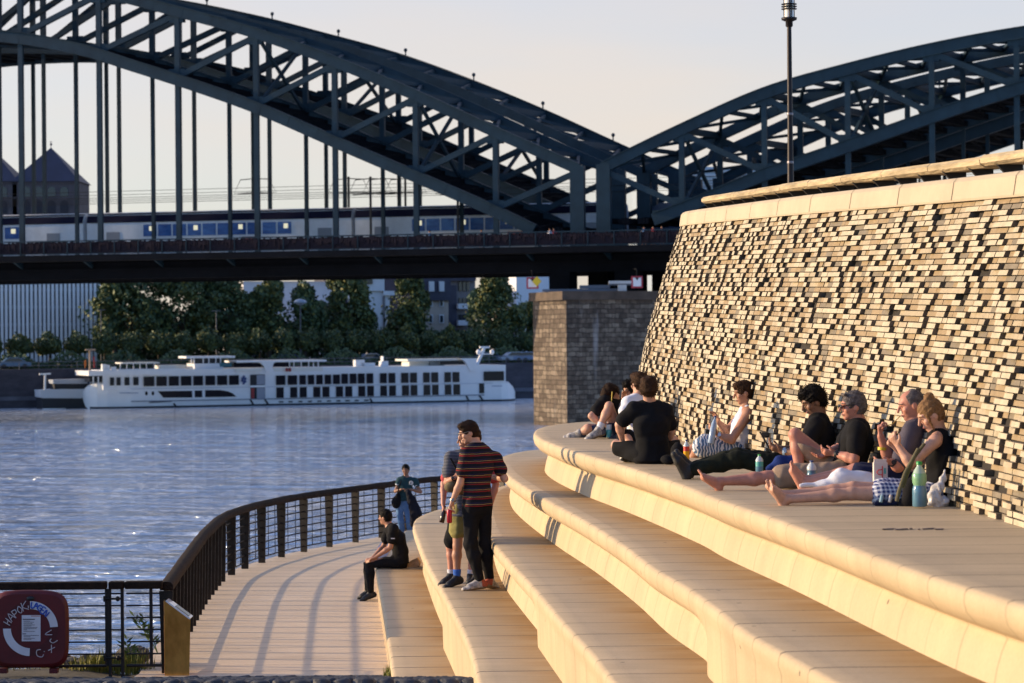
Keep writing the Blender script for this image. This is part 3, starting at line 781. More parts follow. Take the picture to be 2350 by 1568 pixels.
# ground of the upper promenade behind the wall
b = MB(); poly = []
for i in range(0, 41):
    u = WL[-1] * i / 40; p, nn = wbase(u); t = wpt(u, 1.0) - nn * 0.35; poly.append((t.x, t.y, t.z - 0.05))
vs = poly + [(30, q[1], q[2]) for q in poly]; m = len(poly)
b.add(vs, [(i, i + 1, m + i + 1, m + i) for i in range(m - 1) if poly[i + 1][1] > poly[i][1]])
tag(b.build('promenade', M_conc), kind='structure')

# ---- lamp post
M_lampm = mat('lamp_metal', (0.016, 0.012, 0.014), 0.45, 0.6, var=0.2, vscale=4)
M_lglass = mat('lamp_glass', (0.80, 0.76, 0.72), 0.25)
ld = 41.0; lb = P(1815, 500, ld); lx = P(1813, 60, ld)
ls = F / ld
lamp = empty('street_lamp', (lb.x, ld, lb.z - 0.5), 'tall slim street lamp with a ringed cylindrical lantern above the wall', 'street lamp')
def LZ(y): return P(1813, y, ld).z
b = MB(); b.lathe((lb.x, ld, 0), [(.06, 4.4), (.055, LZ(420)), (.045, LZ(300)), (.038, LZ(60))], 14); b.build('pole', M_lampm, lamp)
for y in (262, 373):
    b = MB(); b.lathe((lb.x, ld, LZ(y)), [(.055, -.02), (.058, 0), (.055, .02)], 14); b.build('pole_band', mat('lamp_band', (0.2, 0.18, 0.2), .4, .5), lamp)
b = MB(); b.lathe((lb.x, ld, 0), [(.05, LZ(62)), (.062, LZ(60)), (.062, LZ(50)), (.13, LZ(46)), (.135, LZ(41)), (.0, LZ(40))], 18); b.build('lantern_base', M_lampm, lamp)
b = MB(); b.lathe((lb.x, ld, 0), [(.085, LZ(41)), (.085, LZ(-40))], 18); b.build('lantern_glass', M_lglass, lamp)
b = MB()
for k in range(4):
    a = R(20 + 90 * k); b.beam((lb.x + .1 * math.cos(a), ld + .1 * math.sin(a), LZ(41)), (lb.x + .1 * math.cos(a), ld + .1 * math.sin(a), LZ(-40)), .012, .012)
b.tube([(lb.x, ld - .088, LZ(41)), (lb.x, ld - .088, LZ(-40))], .014, 6); b.build('lantern_frame', M_lampm, lamp)
b = MB()
for y in (10, 15.5, 21): b.lathe((lb.x, ld, LZ(y)), [(.088, -.012), (.132, -.006), (.132, .006), (.088, .012)], 20)
b.build('lantern_ring', M_lampm, lamp)
b = MB(); b.lathe((lb.x, ld, 0), [(.15, LZ(-40)), (.15, LZ(-44)), (.04, LZ(-56)), (.0, LZ(-57))], 18); b.build('lantern_cap', M_lampm, lamp)
# ================================================================== BRIDGE
M_bsteel = mat('bridge_steel', (0.011, 0.031, 0.047), 0.6, 0.0, spec=0.25, var=0.22, vscale=0.6)
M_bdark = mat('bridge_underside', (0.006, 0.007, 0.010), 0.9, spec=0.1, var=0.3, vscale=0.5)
M_locks = mat('lock_covered_rail', (0.014, 0.010, 0.013), 0.8, spec=0.15, var=0.5, vscale=6, col2=(0.040, 0.026, 0.034))
M_pier = None
BD = 231.0                                             # distance of the near truss at the pier
BX0 = (1350 - CX) / F * BD                             # pier axis, at the near truss
YAW = R(14.0)
bu = Vector((math.cos(YAW), -math.sin(YAW), 0))        # along the bridge, the right end a little nearer
bv = Vector((0.50, 0.866, 0)).normalized()             # skewed direction across the bridge
BO = Vector((BX0, BD, 0))
def BP(u, v, z): return BO + bu * u + bv * v + Vector((0, 0, z))
def on_truss(x, y, v=0.0):                             # photograph point -> (u, z) in the vertical plane of a truss
    r = ray(x, y); o = Vector((0, 0, CAMZ)); q = BO + bv * v; nrm = Vector((-bu.y, bu.x, 0))
    t = (q - o).dot(nrm) / r.dot(nrm); p = o + r * t
    return (p - q).dot(bu), p.z
br_root = empty('railway_bridge', BO + Vector((0, 0, WATER_Z)), 'dark green steel arch railway bridge crossing the river with a stone pier', 'bridge')
LOW = [(-800, 200), (-520, 110), (-260, 78), (0, 84), (180, 113), (300, 150), (450, 198), (600, 252), (790, 335), (960, 408), (1130, 482), (1225, 528)]
UPP = [(-800, 20), (-520, -60), (-260, -90), (0, -62), (230, -18), (410, 28), (590, 78), (770, 143), (955, 220), (1140, 305), (1326, 388)]
LOWR = [(1500, 505), (1600, 466), (1755, 402), (1947, 336), (2140, 268), (2335, 205), (2560, 150), (2800, 118), (3050, 125), (3300, 170), (3560, 250)]
UPPR = [(1385, 385), (1565, 298), (1755, 215), (1947, 160), (2140, 114), (2335, 78), (2560, 48), (2800, 30), (3050, 36), (3300, 72), (3560, 140)]
def chord(px):
    pts = [Vector((*on_truss(x, y), 0)) for x, y in px]
    return [(p.x, p.y) for p in resample(catmull(pts, 8), 1.6)]
def zat(ch, u):
    for a, c in zip(ch, ch[1:]):
        if (a[0] - u) * (c[0] - u) <= 0 and a[0] != c[0]: return a[1] + (c[1] - a[1]) * (u - a[0]) / (c[0] - a[0])
    return ch[0][1] if abs(ch[0][0] - u) < abs(ch[-1][0] - u) else ch[-1][1]
cl, cu, clr, cur = chord(LOW), chord(UPP), chord(LOWR), chord(UPPR)
PANL = [on_truss(x, 400)[0] for x in (-670, -490, -310, -130, 50, 230, 410, 590, 770, 955, 1138)]
PANR = [on_truss(x, 400)[0] for x in (1565, 1755, 1947, 2140, 2335, 2530, 2730, 2930, 3130, 3330, 3540)]
UL, UR = on_truss(1326, 450)[0], on_truss(1386, 450)[0]
DECKZ = on_truss(1200, 566)[1]
VS = [0.0, 8.5, 13.5, 22.0, 27.0, 30.5]
wv = 1.0
for iv, v in enumerate(VS[:6] if False else (0.0, 8.5, 15.5, 26.0)):
    near = iv == 0
    for side in (0, 1):
        lo, up = (cl, cu) if side == 0 else (clr, cur)
        pan = PANL if side == 0 else PANR
        A = lambda q: BP(q[0], v, q[1])
        b = MB()
        for a, c in zip(up, up[1:]): b.beam(A(a), A((c[0] + (c[0] - a[0]) * .04, c[1] + (c[1] - a[1]) * .04)), 0.8, 1.05 if near else 0.95)
        if near or iv == 3:                                # top flange plates that catch the light
            for a, c in zip(up, up[1:]): b.beam(A(a) + Vector((0, 0, .56)), A(c) + Vector((0, 0, .56)), 1.15, 0.07)
        tr = b.build('arch_truss', M_bsteel, br_root)
        b = MB()
        for a, c in zip(lo, lo[1:]): b.beam(A(a), A((c[0] + (c[0] - a[0]) * .04, c[1] + (c[1] - a[1]) * .04)), 0.9, 1.15)
        for a, c in zip(lo, lo[1:]): b.beam(A(a) + Vector((0, 0, .6)), A(c) + Vector((0, 0, .6)), 1.3, 0.06)
        b.build('lower_chord', M_bsteel, tr)
        # end post over the pier
        ue = UL if side == 0 else UR; sg = -1 if side == 0 else 1
        b = MB(); b.beam(BP(ue, v, DECKZ - .3), BP(ue, v, zat(up, ue) + .3), 0.9, 1.35, bu); b.build('end_post', M_bsteel, tr)
        seq = sorted(pan, key=lambda q: abs(q - ue)); prevu = ue
        for q in seq:
            zl, zu = zat(lo, q), zat(up, q)
            b = MB(); b.beam(BP(q, v, zl), BP(q, v, zu), 0.5, 0.52, bu)
            b.obox(BP(q - sg * 0.0, v, zl + .75), bu * 0.85, bv * 0.2, Vector((0, 0, .35)))
            b.obox(BP(q, v, zu - .75), bu * 0.75, bv * 0.2, Vector((0, 0, .35)))
            b.build('strut', M_bsteel, tr)
            if zl > DECKZ + 1.5:
                b = MB(); b.beam(BP(q, v, DECKZ - .4), BP(q, v, zl), 0.36, 0.52 if near else .36, bu); b.build('hanger', M_bsteel, tr)
            b = MB(); b.beam(BP(q, v, zl + .3), BP(prevu, v, zat(up, prevu) - .3), 0.42, 0.55); b.build('diagonal', M_bsteel, tr)
            prevu = q
# lateral bracing between the trusses (wind bracing at both chord levels)
for (va, vb) in ((0, 8.5), (15.5, 26.0)):
    for side in (0, 1):
        lo, up = (cl, cu) if side == 0 else (clr, cur); pan = [UL] + PANL[::-1] if side == 0 else [UR] + PANR
        for lev, ch in (('upper', up), ('lower', lo)):
            b = MB()
            for q0, q1 in zip(pan, pan[1:]):
                b.beam(BP(q1, va, zat(ch, q1)), BP(q1, vb, zat(ch, q1)), 0.5, 0.6)
                qm = (q0 + q1) / 2
                b.beam(BP(qm, va, zat(ch, qm)), BP(qm, vb, zat(ch, qm)), 0.35, 0.4)
                if lev == 'upper':
                    for c0, c1, s0, s1 in ((q0, qm, va, vb), (q0, qm, vb, va), (qm, q1, va, vb), (qm, q1, vb, va)):
                        b.beam(BP(c0, s0, zat(ch, c0)), BP(c1, s1, zat(ch, c1)), 0.3, 0.3)
                else:
                    for kq in range(4):                        # close lattice of the lower level
                        c0 = lerp(q0, q1, kq / 4); c1 = lerp(q0, q1, (kq + 1) / 4)
                        b.beam(BP(c0, va, zat(ch, c0)), BP(c1, vb, zat(ch, c1)), 0.45, 0.5)
                        b.beam(BP(c0, vb, zat(ch, c0)), BP(c1, va, zat(ch, c1)), 0.45, 0.5)
                        b.beam(BP(c1, va, zat(ch, c1) - .1), BP(c1, vb, zat(ch, c1) - .1), 1.15, 0.5)
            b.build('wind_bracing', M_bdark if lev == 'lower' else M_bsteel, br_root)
# cross frames between truss pairs
for (va, vb) in ((0, 8.5), (15.5, 26.0)):
    for side in (0, 1):
        lo, up = (cl, cu) if side == 0 else (clr, cur); pan = PANL[7:] if side == 0 else PANR[:3]
        for q in pan[::2]:
            b = MB(); b.beam(BP(q, va, zat(lo, q)), BP(q, vb, zat(up, q)), .28, .3); b.beam(BP(q, vb, zat(lo, q)), BP(q, va, zat(up, q)), .28, .3)
            b.build('cross_frame', M_bsteel, br_root)
# walkers' knobs along the far top chord
for side, up in ((0, cu), (1, cur)):
    u = up[0][0]
    while u < up[-1][0]:
        b = MB(); z = zat(up, u); b.beam(BP(u, 26.0, z + .5), BP(u, 26, z + 1.05), .12, .12, bu); b.ell(BP(u, 26, z + 1.15), (.2, .2, .22), 8, 6); b.build('top_lantern', M_bsteel, br_root); u += 7.6
# deck
ua, ub = -105.0, 110.0
zr0 = on_truss(700, 543, -1.5)[1]; zwk = on_truss(700, 580, -1.5)[1]; zbot = on_truss(700, 634, 4)[1]
b = MB()
b.obox(BP((ua + ub) / 2, 12, DECKZ - 0.5), bu * (ub - ua) / 2, bv * 16.5, Vector((0, 0, .28)))
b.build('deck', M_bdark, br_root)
b = MB(); b.beam(BP(ua, -2.6, zwk), BP(ub, -2.6, zwk), 0.25, 0.30); b.beam(BP(ua, -1.3, zwk + .02), BP(ub, -1.3, zwk + .02), 2.5, 0.12); b.build('walkway_edge', M_bsteel, br_root)
b = MB(); b.beam(BP(ua, 0.0, (zwk + zbot) / 2 - .15), BP(ub, 0.0, (zwk + zbot) / 2 - .15), 0.5, zwk - zbot - .1)
b.beam(BP(ua, -.4, zbot + .9), BP(ub, -.4, zbot + .9), 0.2, 0.18); b.beam(BP(ua, -.4, zbot + 1.5), BP(ub, -.4, zbot + 1.5), 0.2, 0.1)
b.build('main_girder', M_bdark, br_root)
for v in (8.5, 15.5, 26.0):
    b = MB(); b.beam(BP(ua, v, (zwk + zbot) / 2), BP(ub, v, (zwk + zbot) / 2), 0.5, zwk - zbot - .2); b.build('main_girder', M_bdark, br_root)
u = ua + 1
while u < ub:
    bm_ = MB(); bm_.prism([BP(u - .1, -2.4, zwk - .1), BP(u - .1, 0, zwk - .1), BP(u - .1, 0, zwk - 1.3)], bu * .2); bm_.build('walkway_bracket', M_bsteel, br_root); u += 7.6
b = MB(); m = 220
b.beam(BP(ua, -2.55, zr0 - .05), BP(ub, -2.55, zr0 - .05), 0.12, 0.12); b.beam(BP(ua, -2.55, zwk + .25), BP(ub, -2.55, zwk + .25), 0.08, 0.08)
u = ua
while u < ub: b.beam(BP(u, -2.55, zwk), BP(u, -2.55, zr0), .10, .10, bu); u += 2.53
rlb = b.build('bridge_railing', M_bsteel, br_root)
b = MB(); lr = random.Random(4)
b.obox(BP((ua + ub) / 2, -2.42, (zwk + zr0) / 2 + .05), bu * (ub - ua) / 2, bv * 0.02, Vector((0, 0, (zr0 - zwk) / 2 - .25)))
u = ua
while u < ub:                                          # padlock clusters
    hh = .2 + lr.random() * .9; b.obox(BP(u, -2.50, zr0 - .1 - hh * .5), bu * (.06 + lr.random() * .06), bv * .05, Vector((0, 0, hh * .5 * lr.random() + .1))); u += .16 + lr.random() * .12
b.build('padlock_mesh', M_locks, rlb)
# pier
def stone_mat(name, c0, c1, sc):
    m = bpy.data.materials.new(name); m.use_nodes = True; n, bb = nodes_of(m); bb.inputs['Roughness'].default_value = 0.9
    g = n.nodes.new('ShaderNodeNewGeometry'); sp = n.nodes.new('ShaderNodeSeparateXYZ'); n.links.new(g.outputs['Position'], sp.inputs[0])
    wob = noise(n, worldpos(n), 1.3, 3)
    cb = n.nodes.new('ShaderNodeCombineXYZ'); n.links.new(mth(n, 'ADD', mth(n, 'ADD', sp.outputs['X'], mth(n, 'MULTIPLY', sp.outputs['Y'], 0.9)), mth(n, 'MULTIPLY', wob, 0.5)), cb.inputs['X'])
    n.links.new(mth(n, 'ADD', sp.outputs['Z'], mth(n, 'MULTIPLY', wob, 0.35)), cb.inputs['Y'])
    bt = n.nodes.new('ShaderNodeTexBrick'); n.links.new(cb.outputs[0], bt.inputs['Vector']); bt.inputs['Scale'].default_value = 1.0
    bt.inputs['Brick Width'].default_value = 0.95; bt.inputs['Row Height'].default_value = 0.44; bt.inputs['Mortar Size'].default_value = 0.035; bt.inputs['Mortar Smooth'].default_value = 0.6; bt.inputs['Bias'].default_value = -0.1
    bt.inputs['Color1'].default_value = (*c0, 1); bt.inputs['Color2'].default_value = (*c1, 1); bt.inputs['Mortar'].default_value = (0.03, 0.025, 0.02, 1)
    col = mixc(n, maprange(n, noise(n, worldpos(n, (1, 1, .6)), 1.6, 4), .4, .62, 0, .75), bt.outputs['Color'], tuple(q * .45 for q in c0))
    col = mixc(n, maprange(n, noise(n, worldpos(n, (1, 1, .12)), .45, 4), .60, .70, 0, .55), col, (.42, .40, .40))
    n.links.new(col, bb.inputs['Base Color']); bp = n.nodes.new('ShaderNodeBump'); bp.inputs['Distance'].default_value = .10; bp.inputs['Strength'].default_value = .9
    n.links.new(mth(n, 'SUBTRACT', noise(n, worldpos(n), 3.5, 4), bt.outputs['Fac']), bp.inputs['Height']); n.links.new(bp.outputs[0], bb.inputs['Normal']); return m
def stone_mat_old(name, c0, c1, sc):
    m = bpy.data.materials.new(name); m.use_nodes = True; n, bb = nodes_of(m); bb.inputs['Roughness'].default_value = 0.9
    pos = worldpos(n, (1, 1, 1.6)); v = n.nodes.new('ShaderNodeTexVoronoi'); v.inputs['Scale'].default_value = sc; v.inputs['Randomness'].default_value = 0.8
    n.links.new(pos, v.inputs['Vector']); ve = n.nodes.new('ShaderNodeTexVoronoi'); ve.feature = 'DISTANCE_TO_EDGE'; ve.inputs['Scale'].default_value = sc; ve.inputs['Randomness'].default_value = 0.8
    n.links.new(pos, ve.inputs['Vector']); sp = n.nodes.new('ShaderNodeSeparateColor'); n.links.new(v.outputs['Color'], sp.inputs[0])
    col = mixc(n, sp.outputs[0], c0, c1); col = mixc(n, maprange(n, noise(n, worldpos(n, (1, 1, .25)), .35, 5), .45, .65, 0, .6), col, tuple(q * .3 for q in c0))
    col = mixc(n, mth(n, 'LESS_THAN', ve.outputs['Distance'], 0.05), col, (0.03, 0.025, 0.02))
    n.links.new(col, bb.inputs['Base Color']); bp = n.nodes.new('ShaderNodeBump'); bp.inputs['Distance'].default_value = .12; bp.inputs['Strength'].default_value = .8
    n.links.new(mth(n, 'MINIMUM', ve.outputs['Distance'], 0.12), bp.inputs['Height']); n.links.new(bp.outputs[0], bb.inputs['Normal']); return m
M_pier = stone_mat('pier_stone', (0.10, 0.072, 0.055), (0.27, 0.215, 0.165), 1.6)
M_pcap = mat('pier_cap_stone', (0.085, 0.060, 0.045), 0.85, var=0.4, vscale=.8)
def zpx(y, d): return P(1350, y, d).z
NP, LP, RP = P(1300, 800, 223), P(1224, 800, 231), P(1500, 800, 227.5)
nose = [Vector((q.x, q.y, 0)) for q in (NP, LP)]
far_ = [Vector((LP.x, LP.y, 0)) + bv * 30, Vector((RP.x + 2.5, RP.y, 0)) + bv * 31]
foot = nose + far_ + [Vector((RP.x + 2.5, RP.y, 0))]
ztop = zpx(688, 223)
b = MB(); b.prism([q + Vector((0, 0, WATER_Z - 2)) for q in foot], (0, 0, ztop - WATER_Z + 2)); pier = b.build('pier', M_pier, br_root)
cc = sum(foot, Vector()) / len(foot)
b = MB(); b.prism([cc + (q - cc) * 1.012 + Vector((-0.25 if i < 3 else .25, -.25 if i in (0, 4) else 0, ztop)) for i, q in enumerate(foot)], (0, 0, zpx(668, 223) - ztop)); b.build('pier_cap', M_pcap, pier)
zc = zpx(668, 223); zg = zbot + .2
for v in (0.6, 8.5, 15.5, 26):
    for du in (-4.2, 2.2):
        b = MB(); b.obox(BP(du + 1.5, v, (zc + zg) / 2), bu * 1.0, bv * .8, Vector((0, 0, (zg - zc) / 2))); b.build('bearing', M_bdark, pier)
b = MB()
for x0, x1, y0, y1 in ((1245, 1420, 664, 668), (1397, 1450, 650, 655), (1330, 1400, 655, 662)):
    q0, q1 = P(x0, y0, 226), P(x1, y1, 226); b.box(q0.x, q1.x, 226, 227, q1.z, q0.z)
b.build('service_walk', mat('service_grey', (.12, .14, .18), .7), pier)
b = MB()
for x0, x1, y0, y1 in ((1397, 1452, 645, 651), (1513 - 100, 1532 - 100, 0, 1), (1478 - 60, 1500 - 62, 654, 668)):
    if y1 < 10: continue
    q0, q1 = P(x0, y0, 225.4), P(x1, y1, 225.4); b.box(q0.x, q1.x, 225.3, 225.5, q1.z, q0.z)
b.build('white_board', mat('board_white', (.5, .5, .5), .7), pier)

# signs under the bridge
M_sred = mat('sign_red', (0.35, 0.03, 0.05), .5); M_swh = mat('sign_white', (0.72, 0.72, 0.75), .5); M_sye = mat('sign_yellow', (0.75, 0.50, 0.02), .5)
def navsign(x0, x1, y0, y1, label):
    q0, q1 = P(x0, y0, 222), P(x1, y1, 222); cx, cz, hw, hh = (q0.x + q1.x) / 2, (q0.z + q1.z) / 2, (q1.x - q0.x) / 2, (q0.z - q1.z) / 2
    r = empty('navigation_sign', (cx, 222, q1.z), label, 'sign')
    b = MB(); b.box(cx - hw, cx + hw, 221.95, 222.05, cz - hh, cz + hh); b.build('red_border', M_sred, r)
    b = MB(); b.box(cx - hw * .72, cx + hw * .72, 221.90, 221.94, cz - hh * .72, cz + hh * .72); b.build('white_field', M_swh, r)
    b = MB(); b.prism([(cx - hw * .35, 221.87, cz + hh * .72), (cx + hw * .35, 221.87, cz + hh * .72), (cx, 221.87, cz + hh * .28)], (0, .02, 0)); b.build('black_triangle', M_black, r)
    b = MB(); b.tube([(cx, 222.1, cz), (cx, 222.1, cz + hh * 2.2)], .08, 6); b.tube([(cx, 222.1, cz + hh * 2.2), (cx, 231, cz + hh * 2.6)], .08, 6); b.build('arm', M_bdark, r)
navsign(1449, 1475, 634, 661, 'red bordered white navigation sign hanging dark under the bridge right of the pier edge')
navsign(1208, 1236, 637, 663, 'red bordered white navigation sign half hidden by a yellow diamond at the pier')
q = P(1232, 646, 221.5); b = MB(); hs = 0.43
b.prism([(q.x - hs, 221.5, q.z), (q.x, 221.5, q.z + hs * 1.1), (q.x + hs, 221.5, q.z), (q.x, 221.5, q.z - hs * 1.1)], (0, .08, 0))
tag(b.build('diamond_sign', M_sye), 'yellow diamond sign in front of the navigation sign at the pier corner', 'sign')

# ================================================================== TRAIN
M_tw = mat('train_grey', (0.62, 0.63, 0.66), 0.4, var=0.12, vscale=.7); M_tn = mat('train_navy', (0.006, 0.006, 0.024), 0.6, spec=0.1)
M_tg = mat('train_window', (0.012, 0.05, 0.20), 0.3, spec=0.3, col2=(0.05, 0.16, 0.42), vscale=0.9, stretch=(1, 1, 3)); M_tlit = mat('lit_window', (.3, .3, .2), .5, emit=((0.9, 0.85, 0.6), 0.55)); M_red2 = mat('train_red', (.22, .03, .03), .5)
TV = 11.8
def TT(x, y): return on_truss(x, y, TV)
zt1 = TT(500, 484)[1]; ztb = DECKZ - .2
t0 = TT(-430, 500)[0]; cars = [(TT(-430, 500)[0], TT(210, 500)[0]), (TT(219, 500)[0], TT(824, 500)[0]), (TT(832, 500)[0], TT(1428, 500)[0])]
train = empty('double_deck_train', BP((cars[0][0] + cars[-1][1]) / 2, TV, ztb), 'white and navy double-deck train standing behind the bridge hangers', 'train')
def tz(y, x=700): return TT(x, y)[1]
dz = zt1
for ic, (u0, u1) in enumerate(cars):
    H = zt1 - ztb
    b = MB(); prof = [(-1.35, 0), (-1.4, H * .75), (-1.25, H * .93), (-.8, H), (.8, H), (1.25, H * .93), (1.4, H * .75), (1.35, 0)]
    vs = [BP(u, TV + a, ztb + z) for u in (u0, u1) for a, z in prof]; k = len(prof)
    b.add(vs, [(j, (j + 1) % k, k + (j + 1) % k, k + j) for j in range(k)] + [tuple(range(k)), tuple(range(k, 2 * k))[::-1]]); car = b.build('carriage', M_tw, train)
    b = MB(); b.obox(BP((u0 + u1) / 2, TV - 1.38, ztb + H * .855), bu * (u1 - u0) / 2 * .998, bv * .04 + Vector((0, 0, 0)), Vector((0, 0, H * .075)) + bv * .07); 
    b.obox(BP((u0 + u1) / 2, TV - .95, ztb + H * .965), bu * (u1 - u0) / 2 * .998, bv * .33, Vector((0, 0, .05)))
    b.build('navy_band', M_tn, car)
    L = u1 - u0; ws = L * .215 if ic != 2 else L * .22; nwin = 10; pitch = L * .565 / nwin
    for kq in range(nwin):
        uc = u0 + ws + pitch * (kq + .5)
        b = MB(); b.obox(BP(uc, TV - 1.405, ztb + H * .60), bu * pitch * .44, bv * .02, Vector((0, 0, H * .125))); b.build('window', M_tg, car)
        if (kq * 7 + ic * 3) % 3 == 0:
            b = MB(); b.obox(BP(uc + pitch * .1, TV - 1.432, ztb + H * .64), bu * pitch * .14, bv * .004, Vector((0, 0, H * .05))); b.build('lit_pane', M_tlit, car)
    for uu in (u0 + L * .06, u0 + L * .86):
        b = MB(); b.obox(BP(uu + 1.2, TV - 1.38, ztb + H * .33), bu * .75, bv * .03, Vector((0, 0, H * .25))); b.build('door', mat('train_door', (.2, .21, .24), .4), car)
    b = MB(); b.obox(BP(u0 + L * .62, TV - 1.40, ztb + H * .38), bu * .8, bv * .01, Vector((0, 0, H * .05))); b.build('red_logo_patch', M_red2, car)
# engine nose to the right of the pier
u0 = TT(1478, 500)[0]; b = MB(); H = zt1 - ztb
pf = [(u0, 0), (u0 + .3, H * .45), (u0 + 1.3, H * .82), (u0 + 2.2, H * .95), (u0 + 9, H * .95), (u0 + 9, 0)]
b.prism([BP(u, TV - 1.4, ztb + z) for u, z in pf], bv * 2.8); eng = b.build('driving_cab', mat('train_bluegrey', (.09, .12, .20), .4), train)
b = MB(); b.prism([BP(u, TV - 1.43, ztb + z) for u, z in ((u0 + .75, H * .5), (u0 + 1.55, H * .8), (u0 + 2.2, H * .8), (u0 + 2.2, H * .5))], bv * .03); b.build('cab_window', mat('cab_glass', (.4, .4, .34), .3), eng)
# overhead wires and catenary masts
M_wire = mat('wire_black', (.01, .01, .012), .6)
cat = empty('overhead_line', BP(-40, 19, DECKZ), 'thin overhead wires with bracketed masts above the train', 'overhead line')
for v, ys in ((8, (455, 468)), (19, (440, 459)), (22, (448, 463))):
    for y in ys:
        z = on_truss(300, y, v)[1]; b = MB(); b.tube([BP(-95, v, z), BP(-20, v, z + .15), BP(70, v, z)], .025, 4); b.build('wire', M_wire, cat)
for x, v in ((800, 19), (880, 19), (930, 22), (850, 8), (1050, 8), (2055, 12), (585, 12), (2110, 12)):
    u, z = on_truss(x, 410, v); b = MB(); b.beam(BP(u, v, DECKZ), BP(u, v, z + .2), .18, .2, bu)
    for sg in (-1, 1):
        b.tube([BP(u, v, z), BP(u + sg * 1.6, v, z - .1)], .05, 5); b.tube([BP(u, v, z - 1.5), BP(u + sg * 1.9, v, z - 1.6)], .05, 5); b.tube([BP(u + sg * 1.6, v, z - .1), BP(u + sg * 2.3, v, z - 1.5), BP(u + sg * .2, v, z - 1.4)], .035, 5)
    b.build('mast', M_wire, cat)

# ================================================================== FAR BANK
FQ = 0.0
M_quay = mat('quay_stone', (0.065, 0.060, 0.075), 0.85, var=0.35, vscale=.4, stretch=(1, 1, 3))
qw = empty('quay_wall', quay(QL / 2, 0, WATER_Z), 'long dark stone quay wall along the far river bank behind the ship', 'wall')
b = MB(); L0, L1 = -60, QL + 80
c = quay((L0 + L1) / 2, .6, (WATER_Z + LAND_Z) / 2 - .4); b.obox(c, qd * (L1 - L0) / 2, qn * .8, Vector((0, 0, (LAND_Z - WATER_Z) / 2 + .4)))
b.build('wall', M_quay, qw)
b = MB(); b.obox(quay((L0 + L1) / 2, -.22, WATER_Z + 1.2), qd * (L1 - L0) / 2, qn * .1, Vector((0, 0, .25))); b.build('ledge', mat('quay_ledge', (.13, .13, .16), .8, var=.3, vscale=.5), qw)
b = MB(); u = L0
for h in (.45, .9): b.beam(quay(L0, -.05, LAND_Z + h), quay(L1, -.05, LAND_Z + h), .07, .07)
while u < L1: b.beam(quay(u, -.05, LAND_Z), quay(u, -.05, LAND_Z + .92), .07, .07, qd); u += 2.4
b.build('quay_railing', mat('quay_rail', (.12, .12, .14), .6), qw)
def QU(x, back):                                        # quay distance u and depth below layout x for something 'back' metres inland
    r = ray(x, 800); o = quay(0, back); t = -(o.x * qn.x + o.y * qn.y) / -(r.x * qn.x + r.y * qn.y)
    p = Vector((r.x * t, r.y * t, 0)); return (p - quay(0, back)).dot(qd), p.y
def at(x, back, z=LAND_Z):
    u, d = QU(x, back); return quay(u, back, z)
def zof(x, y, back): u, d = QU(x, back); return P(x, y, d).z

# ---- trees
def leaf(name, a, c): return mat(name, a, 0.65, var=0.3, vscale=.35, col2=c)
M_lf = [leaf('leaf_dark', (0.030, 0.060, 0.028), (0.065, 0.11, 0.04)), leaf('leaf_mid', (0.05, 0.085, 0.028), (0.11, 0.145, 0.04)), leaf('leaf_light', (0.10, 0.12, 0.025), (0.24, 0.21, 0.045))]
M_bark = mat('bark', (0.05, 0.04, 0.03), 0.9)
tr_ = random.Random(21)
def crown_mesh(lobes, n, size, mats, light=0.12):
    me_b = MB()
    for k in range(n):
        l = tr_.choice(lobes); c, r = Vector(l[0]), l[1]
        d = Vector((tr_.gauss(0, 1), tr_.gauss(0, 1), tr_.gauss(0, 1))).normalized(); rr = (tr_.random() ** .45) * (1 + .18 * math.sin(5 * d.x + 3 * d.z))
        p = c + Vector((d.x * r[0], d.y * r[1], d.z * r[2])) * rr
        nn = (d * .6 + Vector((tr_.gauss(0, .6), tr_.gauss(0, .6), tr_.gauss(0, .6)))).normalized()
        a = nn.orthogonal().normalized(); bb = nn.cross(a); s_ = size * (.6 + .8 * tr_.random())
        ang = tr_.random() * 6.28; a, bb = a * math.cos(ang) + bb * math.sin(ang), bb * math.cos(ang) - a * math.sin(ang)
        mi = 2 if tr_.random() < light else (1 if tr_.random() < .4 else 0)
        me_b.add([p - a * s_, p + bb * s_ * .6, p + a * s_, p - bb * s_ * .6], [(0, 1, 2, 3)], mi)
    return me_b
def tree(name, label, base, lobes, n, size, light, trunk, group):
    t = empty(name, base, label, 'tree', group)
    cb = crown_mesh(lobes, n, size, M_lf, light); cb.v = [(v[0] + base.x, v[1] + base.y, v[2] + base.z) for v in cb.v]
    cb.build('crown', M_lf, t)
    b = MB(); h, r = trunk; b.tube([base, base + Vector((.1, 0, h * .5)), base + Vector((0, .1, h))], [r, r * .8, r * .5], 7)
    for k in range(4):
        a = k * 1.6 + .3; b.tube([base + Vector((0, 0, h * .7)), base + Vector((math.cos(a) * h * .3, math.sin(a) * h * .3, h * 1.15))], [r * .45, r * .15], 5)
    b.build('trunk', M_bark, t); return t
